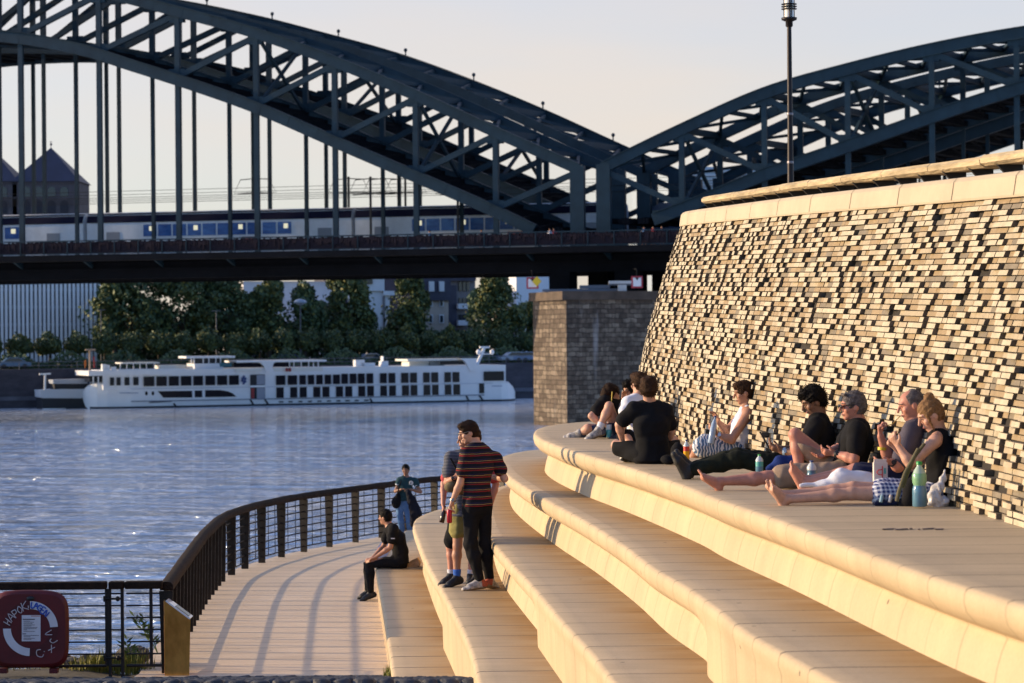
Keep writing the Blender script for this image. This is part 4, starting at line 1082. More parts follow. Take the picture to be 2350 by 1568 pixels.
# the row of clipped lime trees along the quay road
protos = []
xs = [-25, 46, 112, 180, 240, 302, 364, 418, 478, 540, 596, 652, 706, 760, 818, 878, 935, 985, 1035, 1090, 1150, 1212]
words = ['first', 'second', 'third', 'fourth', 'fifth', 'sixth', 'seventh', 'eighth', 'ninth', 'tenth', 'eleventh', 'twelfth', 'thirteenth', 'fourteenth', 'fifteenth', 'sixteenth', 'seventeenth', 'eighteenth', 'nineteenth', 'twentieth', 'twenty-first', 'twenty-second']
sc0 = F / 320.0
for i, x in enumerate(xs):
    back = 9.0; base = at(x, back); hz = zof(x, 752 + tr_.random() * 10, back) - LAND_Z; wd = 32 / sc0
    if i < 4 or i in (16, 18):
        tip = i in (16, 18)
        lobes = [((0, 0, hz * .66), (wd * .95, wd * .95, hz * .30)), ((-wd * .4, .3, hz * .55), (wd * .55, wd * .5, hz * .2)), ((wd * .45, -.2, hz * .58), (wd * .55, wd * .5, hz * .2))] + ([((0, 0, hz * .98), (wd * .35, wd * .35, hz * .15))] if tip else [])
        t = tree('lime_tree', 'x', base, lobes, 3600, .19, .10 if not tip else .3, (hz * .6, .14), 'clipped trees in the row along the far quay'); protos.append(t)
    else:
        t = copy_tree(protos[i % 4]); t.location = base; t.rotation_euler.z = tr_.random() * 6; t.scale = (1, 1, hz / 6.0 if False else 1 + (tr_.random() - .5) * .12)
    lab = '%s round clipped tree from the left in the far quay row' % words[i]
    if i in (16, 18): lab = '%s tree from the left in the quay row, with yellowish pointed top' % words[i]
    t['label'] = lab
BIG = [(300, 620, 205, 110, 'huge dark tree beside the white slatted building, just right of it'), (420, 610, 190, 120, 'broad dark tree in the left dense clump behind the quay row'), (520, 625, 150, 95, 'dark tree at the right end of the left dense clump'),
       (618, 640, 130, 62, 'yellow-tinged tree left of the tall round street lamp'), (700, 645, 128, 60, 'dark tree right behind the tall round street lamp'), (800, 612, 155, 75, 'large rounded tree left of the narrow white house'),
       (942, 618, 140, 58, 'tall narrow tree between the white house and the mansard house'), (1140, 610, 150, 68, 'large round tree right of the mansard house near the pier'), (262, 700, 90, 30, 'small tree against the right edge of the slatted building'),
       (1225, 690, 70, 22, 'small dark tree just left of the bridge pier')]
for x, ytop, h_, w_, lab in BIG:
    back = 24.0; base = at(x, back); top = zof(x, ytop, back); hz = top - LAND_Z; s_ = F / (QU(x, back)[1]); wd = w_ / s_
    lobes = [((0, 0, hz * .55), (wd, wd * .8, hz * .34))]
    for k in range(11):
        a = tr_.random() * 6.28; q = tr_.random(); zz = hz * (.3 + .6 * q); rr = wd * (.75 - .35 * q) * (0.5 + .6 * tr_.random())
        lobes.append(((math.cos(a) * rr, math.sin(a) * rr * .7, zz), (wd * (.24 + .16 * tr_.random()),) * 2 + (hz * .12,)))
    lobes.append(((0, 0, hz * .85), (wd * .5, wd * .45, hz * .15)))
    tree('bank_tree', lab, base, lobes, 13000 if w_ > 50 else 3500, .27, .24 if ('yellow' in lab or 'rounded' in lab or 'tall narrow' in lab or 'large round' in lab) else .06, (hz * .5, .35), 'large trees behind the far quay')
b = MB()
for k in range(9000):
    x = -40 + 1300 * tr_.random(); bk = 3.5 + tr_.random() * 4; c = at(x, bk); z = LAND_Z + tr_.random() ** 1.5 * (1.5 + .8 * math.sin(x * .05)); s_ = .16 + .14 * tr_.random()
    a = Vector((tr_.gauss(0, 1), tr_.gauss(0, 1), tr_.gauss(0, 1))).normalized(); e = a.orthogonal().normalized()
    c = Vector((c.x, c.y, z)); b.add([c - a * s_, c + e * s_ * .6, c + a * s_, c - e * s_ * .6], [(0, 1, 2, 3)], 0 if tr_.random() < .7 else 1)
tag(b.build('hedge_shrubs', M_lf), kind='stuff')
b = MB()
for k in range(26000):
    x = 225 + 1010 * tr_.random(); bk = 30 + tr_.random() * 8; top = zof(x, 700 + 25 * math.sin(x * .021) + 20 * math.sin(x * .05), bk); z = lerp(LAND_Z, top, tr_.random()); c = at(x, bk, z); s_ = .26 + .2 * tr_.random()
    a = Vector((tr_.gauss(0, 1), tr_.gauss(0, 1), tr_.gauss(0, 1))).normalized(); e = a.orthogonal().normalized()
    if 845 < x < 890 or 975 < x < 1075: z = lerp(LAND_Z, zof(x, 760, bk), tr_.random()); c = at(x, bk, z)
    b.add([c - a * s_, c + e * s_ * .6, c + a * s_, c - e * s_ * .6], [(0, 1, 2, 3)], 0 if tr_.random() < .8 else 1)
tag(b.build('background_foliage', M_lf), kind='stuff')

# ---- buildings
M_slat = mat('slat_white', (0.90, 0.90, 0.90), .6); M_glassd = mat('dark_glass', (0.02, 0.03, 0.045), 0.12, spec=.7)
def facade(x0, x1, ytop, back, depth, name, label, m_wall, parts):
    r_ = empty(name, at((x0 + x1) / 2, back), label, 'building')
    a, c = at(x0, back), at(x1, back); z1 = zof((x0 + x1) / 2, ytop, back)
    b = MB(); b.obox((a + c) / 2 + qn * depth / 2 + Vector((0, 0, (z1 - LAND_Z) / 2)), (c - a) / 2, qn * depth / 2, Vector((0, 0, (z1 - LAND_Z) / 2))); b.build('wall', m_wall, r_)
    return r_
def rect(x0, x1, y0, y1, back, name, m, r_, th=.12, out=.0):
    a, c = at(x0, back, 0), at(x1, back, 0); xm = (x0 + x1) / 2; z0, z1 = zof(xm, y1, back), zof(xm, y0, back)
    b = MB(); b.obox((a + c) / 2 + qn * (-out) + Vector((0, 0, (z0 + z1) / 2)), (c - a) / 2, qn * th, Vector((0, 0, (z1 - z0) / 2))); return b.build(name, m, r_)
sb = facade(-70, 231, 560, 40, 20, 'slatted_building', 'white office block with close vertical facade slats on the far left bank', M_glassd, None)
x = -66; 
while x < 230: rect(x, x + 5.6, 560, 832, 39.4, 'facade_slat', M_slat, sb, .25); x += 9.72
for y in (583, 622, 662, 702, 742, 782, 822): rect(-70, 231, y, y + 6, 39.75, 'floor_band', mat('slab_grey', (.22, .24, .30), .7), sb, .1)
rect(225, 231, 560, 832, 39.3, 'end_wall', M_slat, sb, .3)
M_cream = mat('render_cream', (0.46, 0.38, 0.32), .85, var=.15, vscale=.3); M_wht = mat('render_white', (0.72, 0.72, 0.76), .8, var=.1, vscale=.3); M_slate = mat('slate_roof', (0.035, 0.035, 0.065), .6, var=.25, vscale=.8); M_rr = mat('red_tile', (.16, .07, .06), .8, var=.3, vscale=.6)
M_wfr = mat('window_white', (.6, .62, .66), .5); M_grey = mat('render_grey', (.20, .18, .19), .85, var=.15, vscale=.3)
mh = facade(972, 1030, 690, 46, 12, 'mansard_house', 'cream apartment house with dark mansard roof and two white dormer windows', M_cream, None)
rect(968, 1034, 600, 690, 45.8, 'mansard_roof', M_slate, mh, .4)
for x in (986, 1009): rect(x, x + 11, 646, 669, 45.2, 'dormer_window', M_wfr, mh, .2)
for x, y in ((1009, 684), (1009, 722), (984, 684), (984, 722)): 
    w_ = rect(x, x + 10, y, y + 20, 45.9, 'window', M_wfr, mh, .1); rect(x + 2, x + 8, y + 2.5, y + 18, 45.8, 'pane', M_glassd, w_, .06)
m2 = facade(1030, 1092, 640, 48, 12, 'grey_house', 'grey-brown balcony house between the mansard house and the big round tree', M_grey, None)
rect(1026, 1048, 655, 760, 47.7, 'recessed_bay', M_slate, m2, .2); rect(1030, 1092, 618, 645, 47.6, 'roof', M_slate, m2, .4)
for y in (648, 684, 722): 
    for x in (1054, 1063, 1072): rect(x, x + 6, y, y + 20, 47.9, 'window', M_glassd, m2, .15)
for y in (697, 735): rect(1050, 1078, y, y + 12, 47.2, 'balcony', M_wht, m2, .5)
m3 = facade(846, 896, 668, 44, 10, 'narrow_white_house', 'narrow white house with roof terrace seen between two trees', M_wht, None)
rect(834, 882, 632, 668, 43.9, 'penthouse', M_wht, m3, .3); rect(838, 856, 640, 652, 43.4, 'window', M_glassd, m3, .12); rect(880, 905, 668, 678, 43.8, 'terrace_band', M_wht, m3, .3); rect(880, 884, 680, 760, 43.85, 'drain_pipe', M_grey, m3, .12); rect(832, 886, 628, 633, 43.5, 'flat_roof', M_wfr, m3, .5)
m4 = facade(1186, 1262, 560, 50, 14, 'white_block', 'plain white building wall beside the pier behind the round tree', mat('block_white', (.76, .78, .84), .8), None)
for y in (690, 730): rect(1222, 1227, y, y + 9, 49.9, 'window', M_glassd, m4, .15)
m5 = facade(560, 790, 646, 60, 14, 'red_roof_house', 'long pale house with flat white eaves and red roof above the trees', M_wht, None)
rect(560, 790, 612, 640, 60.3, 'roof', M_rr, m5, 1.0); rect(640, 720, 636, 642, 59.6, 'eaves', M_wfr, m5, .4); rect(762, 800, 640, 650, 59.6, 'eaves', M_wfr, m5, .4)
b = MB(); q = at(773, 58, zof(773, 631, 58)); b.ell(q, (.5, .4, .5)); b.build('satellite_dish', M_wfr, m5)
m6 = facade(780, 990, 622, 75, 14, 'back_row_house', 'dark roofed row house far behind the narrow white house', M_slate, None)
rect(800, 980, 616, 632, 74.7, 'roof', M_slate, m6, .4)
m7 = facade(1560, 1800, 384, 90, 20, 'glass_office', 'pale glass office building glimpsed through the right bridge arch', mat('pale_glass', (.35, .42, .5), .3), None)
for y in (392, 402, 412, 424, 436): rect(1560, 1800, y, y + 2.5, 89.6, 'floor_band', M_wfr, m7, .2)

# ---- church towers
M_chst = mat('church_stone', (0.085, 0.075, 0.085), .9, var=.25, vscale=.5); M_chroof = mat('church_slate', (0.030, 0.032, 0.060), .6, var=.2, vscale=.4)
def church(xc, label):
    dd = 420.0; s_ = F / dd
    def Q(x, y): return P(x, y, dd)
    c = Q(xc, 480); r = empty('church_tower', (c.x, dd, LAND_Z), label, 'church', 'twin church towers on the left')
    hw = 75 / s_; ze, zt = Q(xc, 417).z, Q(xc, 333).z; hc_ = hw
    b = MB(); b.box(c.x - hw, c.x + hw, dd, dd + 2 * hw, LAND_Z, ze); b.build('wall', M_chst, r)
    b = MB(); e = 1.06; bs = [(c.x - hw * e, dd - hw * .06), (c.x + hw * e, dd - hw * .06), (c.x + hw * e, dd + hw * 2.06), (c.x - hw * e, dd + hw * 2.06)]
    vs = [(x, y, ze) for x, y in bs] + [(c.x, dd + hw, zt)]; b.add(vs, [(0, 1, 4), (1, 2, 4), (2, 3, 4), (3, 0, 4), (3, 2, 1, 0)]); b.build('roof', M_chroof, r)
    b = MB(); b.tube([(c.x, dd + hw, zt - .2), (c.x, dd + hw, zt + 1.1)], .06, 5); b.ell((c.x, dd + hw, zt + .55), (.22, .22, .22)); b.beam((c.x - .25, dd + hw, zt + 1.0), (c.x + .25, dd + hw, zt + 1.0), .06, .06); b.build('finial', M_chroof, r)
    for lv, (y0, y1, n_) in enumerate(((428, 452, 4), (455, 490, 4))):
        for k in range(n_):
            xx = xc - 58 + 116 * (k + .5) / n_; q0, q1 = Q(xx - 9, y1), Q(xx + 9, y0); zm = lerp(q0.z, q1.z, .6); rr = (q1.x - q0.x) / 2
            poly = [(q0.x, dd - .1, q0.z), (q1.x, dd - .1, q0.z)] + [((q0.x + q1.x) / 2 + rr * math.cos(a), dd - .1, zm + rr * math.sin(a)) for a in [math.pi * t / 8 for t in range(9)]]
            b = MB(); b.prism(poly, (0, .08, 0)); b.build('arched_window', M_glassd if lv == 0 else mat('church_niche', (.03, .03, .04), .9), r)
    for y in (420, 454): 
        b = MB(); b.box(c.x - hw * 1.02, c.x + hw * 1.02, dd - .15, dd, Q(xc, y + 2).z, Q(xc, y - 1).z); b.build('cornice', M_chst, r)
church(104, 'square church tower with dark pyramid roof and finial behind the bridge hangers')
church(-36, 'second church tower at the left picture edge with its pyramid roof cut off')

# ---- bank furniture
M_pole = mat('pole_grey', (.10, .11, .13), .6); M_globe = mat('globe_lamp', (.25, .32, .42), .3)
q = at(690, 14); zt = zof(690, 690, 14)
rl = empty('bank_lamp', q, 'tall street lamp with round disc head in front of the far trees', 'street lamp')
b = MB(); b.tube([q, Vector((q.x, q.y, zt - .6))], [.12, .07], 7); b.build('pole', M_pole, rl)
b = MB(); b.lathe((q.x, q.y, zt - .15), [(.05, -.55), (.85, -.2), (.9, 0), (.7, .22), (.1, .38)], 14); b.build('lamp_head', M_globe, rl)
for x, y, lab in ((497, 714, 'thin twin-armed lamp post among the left far trees'), (232, 712, 'thin lamp post beside the slatted building')):
    q = at(x, 12); zt = zof(x, y, 12); r = empty('bank_lamp', q, lab, 'street lamp')
    b = MB(); b.tube([q, Vector((q.x, q.y, zt))], [.09, .06], 6); b.build('pole', M_pole, r)
    b = MB(); b.beam(Vector((q.x - .6, q.y, zt)), Vector((q.x + .6, q.y, zt + .05)), .2, .1); b.build('lamp_head', M_pole, r)
def car(x, back, label, col):
    c = at(x, back, LAND_Z); r = empty('parked_car', c, label, 'car', 'cars parked along the far quay road')
    b = MB(); pf = [(-2.1, .35), (-2.1, .8), (-1.4, .95), (-.8, 1.42), (.7, 1.45), (1.4, .98), (2.1, .82), (2.15, .35)]
    b.prism([c + qd * a + Vector((0, 0, z)) - qn * .8 for a, z in pf], qn * 1.6); b.build('body', mat('car_paint', col, .25, .3), r)
    b = MB(); b.prism([c + qd * a + Vector((0, 0, z)) - qn * .82 for a, z in ((-1.2, .98), (-.72, 1.36), (.62, 1.38), (1.15, .98))], qn * 1.64); b.build('side_windows', M_glassd, r)
    for a in (-1.3, 1.3):
        b = MB(); b.lathe(c + qd * a + Vector((0, 0, .33)) - qn * .84, [(.33, 0), (.33, .2)], 12, axis=qn); b.build('wheel', M_black, r)
for x, bk, lab, col in ((662, 6, 'blue-grey car under the lime trees in the middle of the far quay', (.10, .14, .26)), (850, 6, 'pale car parked below the narrow white house', (.35, .38, .45)), (1120, 6, 'pale blue car between tree trunks near the ship stern', (.25, .33, .45)),
       (1180, 2.2, 'white-blue car parked behind the ship stern rail', (.28, .36, .50)), (1206, 2.2, 'blue car right of the stern, beside the bridge pier', (.16, .24, .42)), (30, 3, 'blue car at the far left behind the quay railing', (.10, .18, .32))):
    car(x, bk, lab, col)
# ================================================================== SHIP
M_sw = mat('ship_white', (0.82, 0.83, 0.85), 0.35, var=0.04, vscale=.3); M_swb = mat('ship_cream', (0.74, 0.73, 0.68), 0.5); M_swin = mat('ship_window', (0.012, 0.013, 0.02), 0.15, spec=0.25)
M_sblk = mat('ship_dark', (0.015, 0.016, 0.022), 0.6); M_sgl = mat('ship_teal_glass', (0.06, 0.16, 0.20), 0.15); M_sred = mat('ship_red', (.30, .03, .03), .5); M_slogo = mat('ship_emblem', (.03, .06, .20), .5)
SB = -10.0
def sz(x, y, back=SB): return zof(x, y, back)
ship = empty('river_cruise_ship', at(690, SB, WATER_Z), 'long white river cruise ship moored along the far quay with two rows of dark windows', 'ship')
def srect(x0, x1, ya, yb, m, name, par, out=0.05, th=.1, back=SB, xr=None):
    xr = xr if xr else (x0 + x1) / 2; z0, z1 = sz(xr, yb, back), sz(xr, ya, back)
    a, c = at(x0, back, 0), at(x1, back, 0); b = MB(); b.obox((a + c) / 2 - qn * out + Vector((0, 0, (z0 + z1) / 2)), (c - a) / 2, qn * th, Vector((0, 0, (z1 - z0) / 2))); return b.build(name, m, par)
def ppoly(pts, depth, m, name, par, out=0.0, back=SB):
    b = MB(); b.prism([at(x, back, sz(x, y, back)) - qn * out for x, y in pts], qn * depth); return b.build(name, m, par)
# hull: stations with the bow drawn in to the middle line
WLZ = WATER_Z
def hull_top(x): return sz(x, 917.5 - .014 * (x - 550))
b = MB(); st = []
zr = sz(550, 917)
zd = sz(300, 893)
for x, ztop_, dr, zlow in ((189, sz(189, 903), 3.6, sz(189, 915)), (191, sz(191, 897), 3.2, sz(191, 925)), (195, sz(195, 891), 2.7, sz(195, 935)), (205, sz(205, 884), 1.9, WLZ - .2), (222, sz(222, 879), 1.1, WLZ - .2), (245, sz(245, 879), .5, WLZ - .2), (300, zd, 0.0, WLZ - .2), (560, zd, 0, WLZ - .2),
                           (900, zd, 0, WLZ - .2), (1150, zd, 0, WLZ - .2), (1165, zd, .3, WLZ - .2), (1176, sz(1176, 890), 1.2, WLZ - .2), (1181, sz(1181, 902), 2.4, WLZ - .2)):
    p0 = at(x, SB + dr, 0); p1 = at(x, SB + 9 - dr * .8, 0); st.append([Vector((p0.x, p0.y, zlow)), Vector((p0.x, p0.y, ztop_)), Vector((p1.x, p1.y, ztop_)), Vector((p1.x, p1.y, zlow))])
vs = [q for s_ in st for q in s_]
b.add(vs, [(i * 4 + k, i * 4 + (k + 1) % 4, i * 4 + 4 + (k + 1) % 4, i * 4 + 4 + k) for i in range(len(st) - 1) for k in range(4)] + [(0, 1, 2, 3), tuple(len(vs) - 4 + k for k in range(4))], 0, False)
hull = b.build('hull', M_sw, ship)
b = MB()
for i in range(3, len(st) - 1):
    p, q = st[i], st[i + 1]; b.add([p[0] - qn * .03, q[0] - qn * .03, Vector((q[0].x, q[0].y, WLZ + .22)) - qn * .03, Vector((p[0].x, p[0].y, WLZ + .22)) - qn * .03], [(0, 1, 2, 3)])
b.build('boot_stripe', M_sblk, hull)
a, c = at(300, SB, zr), at(1110, SB, zr); b = MB(); b.beam(a - qn * .06, c - qn * .06, .16, .12); b.build('rubbing_strake', mat('ship_line', (.22, .24, .30), .5), hull)
a, c = at(300, SB, sz(550, 889)), at(1130, SB, sz(550, 889)); b = MB(); b.beam(a - qn * .03, c - qn * .03, .08, .05); b.build('deck_line', mat('ship_line_pale', (.40, .45, .55), .5), hull)
for x0, y0, x1, y1 in ((573, 917, 584, 935), (606, 916, 618, 934), (1069, 909, 1077, 925), (1099, 908, 1109, 922), (397, 926, 407, 938), (848, 915, 856, 929)):
    b = MB(); b.beam(at(x0, SB, sz(x0, y0)) - qn * .05, at(x1, SB, sz(x1, y1)) - qn * .05, .06, .22, qd); b.build('fender_line', M_sblk, hull)
# superstructure
zt = sz(764, 843); zb = sz(550, 917)
a, c = at(236, SB + .25, 0), at(1163, SB + .25, 0)
def sbox(x0, x1, z0, z1, m, name, par, b0=SB + .12, dep=8.0):
    a, c = at(x0, b0, 0), at(x1, b0, 0); b = MB(); b.obox((a + c) / 2 + qn * dep / 2 + Vector((0, 0, (z0 + z1) / 2)), (c - a) / 2, qn * dep / 2, Vector((0, 0, (z1 - z0) / 2))); return b.build(name, m, par)
zmid = sz(300, 893) - .1
sup = sbox(236, 1160, zmid, zt, M_sw, 'superstructure', ship)
sbox(205, 240, sz(215, 877), sz(215, 863), M_swin, 'bow_lounge', sup, SB + .5, 6.5)
sbox(203, 395, sz(260, 862), sz(260, 851), M_sw, 'roof_band', sup, SB - .05, 8.2)
Z1a, Z1b = 861, 882.6
def winrow(xs_, ya, yb, xr):
    for x0, x1 in xs_: srect(x0, x1, ya, yb, M_swin, 'window', sup, xr=xr, out=-.06, th=.09)
r1 = lambda q: [(394.7 + a / 5.954, 394.7 + c / 5.954) for a, c in q]
r0 = lambda q: [(a / 5.954, c / 5.954) for a, c in q]
r2 = lambda q: [(789.4 + a / 5.333, 789.4 + c / 5.333) for a, c in q]
winrow(r1([(120, 260), (290, 420), (455, 585), (615, 750), (780, 910)]) + r0([(1960, 2105), (2135, 2275), (2305, 2440)]), 863, 885, 440)
winrow(r0([(1500, 1555), (1590, 1645), (1700, 1765), (1820, 1890)]), 866, 884.5, 290)
for x0, x1 in r0([(1262, 1275), (1330, 1345), (1395, 1480)]): srect(x0, x1, 864, 884, M_sw, 'lounge_pillar', sup, back=SB + .4)
winrow(r1([(1420, 1545), (1580, 1705), (1740, 1825), (1855, 1940), (1970, 2055), (2085, 2170), (2200, 2290)]), 861, 882.8, 700)
winrow(r2([(-32, 45), (70, 150), (170, 250), (275, 355), (440, 520), (545, 625), (700, 785), (810, 890), (970, 1045), (1070, 1150), (1230, 1305), (1330, 1410)]), 856.3, 879.3, 900)
low = r1([(1420, 1520), (1610, 1705), (1740, 1835), (1925, 2020), (2050, 2145), (2235, 2330)]) + r2([(10, 95), (170, 255), (280, 360), (440, 520), (548, 630), (705, 790), (812, 892), (970, 1050), (1075, 1152), (1230, 1308), (1335, 1415)])
for x0, x1 in low: srect(x0, x1, 885, 908.5, M_swin, 'window', hull, xr=900, out=.02, th=.06)
for x0, x1 in r1([(1455, 1515), (1585, 1640), (1720, 1775), (1850, 1905), (1980, 2035), (2110, 2165), (2240, 2295)]) + r2([(10, 65), (125, 175), (240, 295)]): srect(x0, x1, 920.5, 923.5, M_sblk, 'port_slit', hull, xr=680, out=.02, th=.05)
ppoly([(361, 898), (440, 897), (440, 912.5), (374, 913)], .1, M_swin, 'restaurant_window', hull, .05); ppoly([(446, 896.5), (463, 896), (463, 912), (446, 912.3)], .1, M_swin, 'restaurant_window', hull, .05)
ppoly([(470, 895.5), (505, 895.5), (522, 898.5), (533, 903), (541, 910.5), (470, 911.8)], .1, M_swin, 'restaurant_window', hull, .05)
for x in (335, 350): ppoly([(x + 3 * math.cos(t), 903 + 5 * math.sin(t)) for t in [2 * math.pi * k / 12 for k in range(12)]], .08, M_swin, 'porthole', hull, .05)
ppoly([(341, 923), (360, 920), (393, 920), (393, 922.5), (341, 925)], .08, M_sblk, 'name_stripe', hull, .05)
for x, y in ((274, 902), (292, 902), (1128, 886)):
    for k in range(6): 
        x0 = x + k * 4.2; srect(x0, x0 + 2.6, y - 1.2, y + 1.4, mat('ship_letter', (.35, .40, .52), .5) if (k == 0 and x == 274) else bpy.data.materials['ship_letter'], 'faded_lettering', hull, out=.03, th=.03)
srect(574, 607, 860, 917, M_sblk, 'entrance', sup, out=-.04, th=.12); srect(588, 606, 861, 883, mat('curtain', (.30, .32, .38), .7), 'entrance_glass', sup, out=.02, th=.1); srect(588, 606, 890, 915, bpy.data.materials['curtain'], 'entrance_glass', sup, out=.02, th=.1); srect(575, 582, 891, 915, M_sred, 'entrance_curtain', sup, out=.03, th=.1); srect(573, 608, 884.5, 889, M_sw, 'entrance_sill', sup, out=.03, th=.12)
for k, (x, y, r) in enumerate(((559.5, 864, 3), (557, 869, 4), (562, 869.5, 4), (555.5, 874, 3.4), (561, 876, 4.2), (558.5, 880.5, 3))): ppoly([(x + r * math.cos(t), y + r * .8 * math.sin(t)) for t in [2 * math.pi * q / 9 + k for q in range(9)]], .06, M_slogo, 'emblem', sup, -.02)
# upper deck: wheelhouse, canopies, swooping pillars
srect(418, 530, 817, 822, M_sw, 'wheelhouse_roof', ship, 0, 2.0, back=SB + 3); wh = srect(437, 503, 834, 847, M_sw, 'wheelhouse', ship, 0, 2, back=SB + 3)
for x in (438, 444, 465, 478, 494, 505): srect(x, x + 2, 821, 835, M_sw, 'window_post', wh, 0, .1, back=SB + 1.2)
srect(440, 500, 822, 834, mat('dark_interior', (.03, .035, .045), .4), 'wheelhouse_glass', wh, 0, 1.5, back=SB + 3)
srect(504, 531, 833, 842, M_sgl, 'teal_screen', ship, 0, .1); srect(529, 733, 826.5, 831, M_sw, 'canopy_roof', ship, 0, 3, back=SB + 3)
ppoly([(536, 842.5), (603, 842.5), (597, 836), (586, 831.5), (536, 831.5)], .2, M_swin, 'canopy_window', ship, 0, SB + .3)
ppoly([(586, 829), (634, 829), (628, 834), (625, 842), (624, 853), (608, 853), (606, 842), (599, 834)], .6, M_sw, 'swoop_pillar', ship, 0.05, SB)
ppoly([(626, 841), (662, 841), (662, 831.5), (634, 831.5), (628, 836)], .2, M_swin, 'canopy_window', ship, 0, SB + .3)
for x in (663, 673, 690, 707, 718, 729): srect(x, x + 2, 830, 846, M_sw, 'canopy_post', ship, 0, .08, back=SB + .4)
srect(540, 600, 845, 853, M_swb, 'deck_rail_panel', ship, 0.04, .05); srect(628, 740, 843, 852, M_swb, 'deck_rail_panel', ship, 0.0, .05, back=SB + .1)
for x in (655, 662): srect(x, x + 5, 845, 853, M_sred, 'red_deck_chair', ship, .06, .1)
srect(272, 358, 831.5, 834.5, M_swb, 'sun_awning', ship, 0, 2, back=SB + 3)
for x in (275, 290, 305, 320, 335, 353): srect(x, x + 1.6, 834, 847, M_sw, 'awning_post', ship, 0, .06, back=SB + 1.2)
srect(270, 425, 846.5, 850, M_sw, 'deck_rail_panel', ship, 0, .06, back=SB + .2); srect(360, 420, 838, 846, M_swb, 'deck_cabin', ship, 0, 1.5, back=SB + 4)
srect(921, 1062, 823.5, 828, M_swb, 'canopy_roof', ship, 0, 2.5, back=SB + 3); srect(930, 975, 829, 842, M_swb, 'deck_cabin', ship, 0, 1.5, back=SB + 3); srect(977, 1011, 830, 842, mat('awning_shade', (.45, .48, .50), .7), 'deck_cabin', ship, 0, 1.5, back=SB + 3)
ppoly([(1011, 836.5), (1062, 836.5), (1064, 830), (1056, 828.5), (1013, 828.5)], .2, M_swin, 'canopy_window', ship, 0, SB + .3)
ppoly([(1054, 822.5), (1096, 822.5), (1092, 832), (1092, 852), (1078, 852), (1072, 838), (1066, 829)], .6, M_sw, 'swoop_pillar', ship, 0.05, SB)
srect(1110, 1156, 852.6, 874, M_swin, 'stern_window', sup, out=-.06, th=.09, xr=1130); srect(1099, 1110, 880, 903, M_swin, 'stern_door', hull, .02, .06, xr=1100)
b = MB(); q = at(1094, SB + 3, sz(1094, 838)); t = at(1111, SB + 3, sz(1111, 800)); b.beam(q, t, .3, .35); b.beam(at(1101, SB + 3, sz(1101, 797.5)), at(1123, SB + 3, sz(1123, 797.5)), .3, .25); b.beam(at(1097, SB + 3, sz(1100, 814)), at(1130, SB + 3, sz(1130, 813)), .12, .12); b.build('radar_mast', M_sw, ship)
for x in (1098, 1129): b = MB(); b.ell(at(x, SB + 3, sz(x, 808.5)), (.30, .30, .36)); b.build('radar_dome', M_sw, ship)
b = MB()
for y in (836, 841): b.beam(at(1096, SB + .5, sz(1120, y + 3)), at(1157, SB + .5, sz(1120, y + 3)), .06, .06)
for k in range(9): x = 1098 + k * 7; b.beam(at(x, SB + .5, sz(1120, 850)), at(x, SB + .5, sz(1120, 838)), .05, .05)
b.build('stern_railing', M_sw, ship)
for x0, x1, y0, y1, nm in ((813, 834, 826, 841, 'deck_locker'), (826, 858, 833, 841, 'covered_dinghy'), (872, 888, 829, 841, 'deck_locker'), (876, 878, 818, 830, 'aerial')): srect(x0, x1, y0, y1, M_sw, nm, ship, 0, .5, back=SB + 2)
for x, y in ((233, 836), (240, 838), (255, 842)): srect(x, x + 10, y, 851, M_sw, 'deck_locker', ship, 0, .4, back=SB + 2)
# second boat behind the bow
bt = empty('moored_boat', at(140, -6, WATER_Z), 'small dark hulled boat with white rail moored just left of the cruise ship bow', 'boat')
BB = -6.5
ppoly([(92, 896), (93, 912), (98, 914), (200, 915), (200, 893), (140, 893)], 4, mat('boat_white', (.55, .58, .63), .5), 'bulwark', bt, 0, BB)
ppoly([(95, 914), (97, 943), (200, 943), (200, 914)], 4, M_sblk, 'hull', bt, 0, BB)
ppoly([(97, 937.5), (97, 940), (152, 940), (150, 937.5)], .1, M_sw, 'water_stripe', bt, .05, BB)
ppoly([(121, 872), (121, 881), (200, 881), (200, 870)], 3, mat('boat_upper', (.42, .44, .48), .5), 'upper_deck', bt, 0, BB)
ppoly([(125, 881), (125, 894), (200, 894), (200, 881)], 2.6, M_sblk, 'cabin', bt, -.2, BB)
b = MB(); q0, q1 = at(102, BB, sz(102, 895, BB)), at(103, BB, sz(103, 860, BB)); b.beam(q0, q1, .22, .22, qd); b.beam(at(90, BB, sz(90, 859, BB)), at(116, BB, sz(116, 858, BB)), .3, .2); b.build('bow_mast', M_sw, bt)
b = MB(); b.beam(at(206, BB, sz(206, 870, BB)), at(206, BB, sz(206, 805, BB)), .2, .2, qd); b.beam(at(196, BB, sz(196, 803, BB)), at(219, BB, sz(219, 803, BB)), .25, .22); b.build('radar_mast', mat('mast_tan', (.35, .25, .18), .6), bt)
b = MB(); p = [at(x, BB, sz(x, y, BB)) for x, y in ((193, 832), (197, 825), (198, 836), (195, 846))]; b.prism(p, qn * .05); b.build('flag', mat('flag_orange', (.6, .16, .02), .7), bt)
b = MB(); p = [at(x, BB, sz(x, y, BB)) for x, y in ((214, 818), (217, 818), (218, 845), (214, 845))]; b.prism(p, qn * .05); b.build('flag', M_sred, bt)
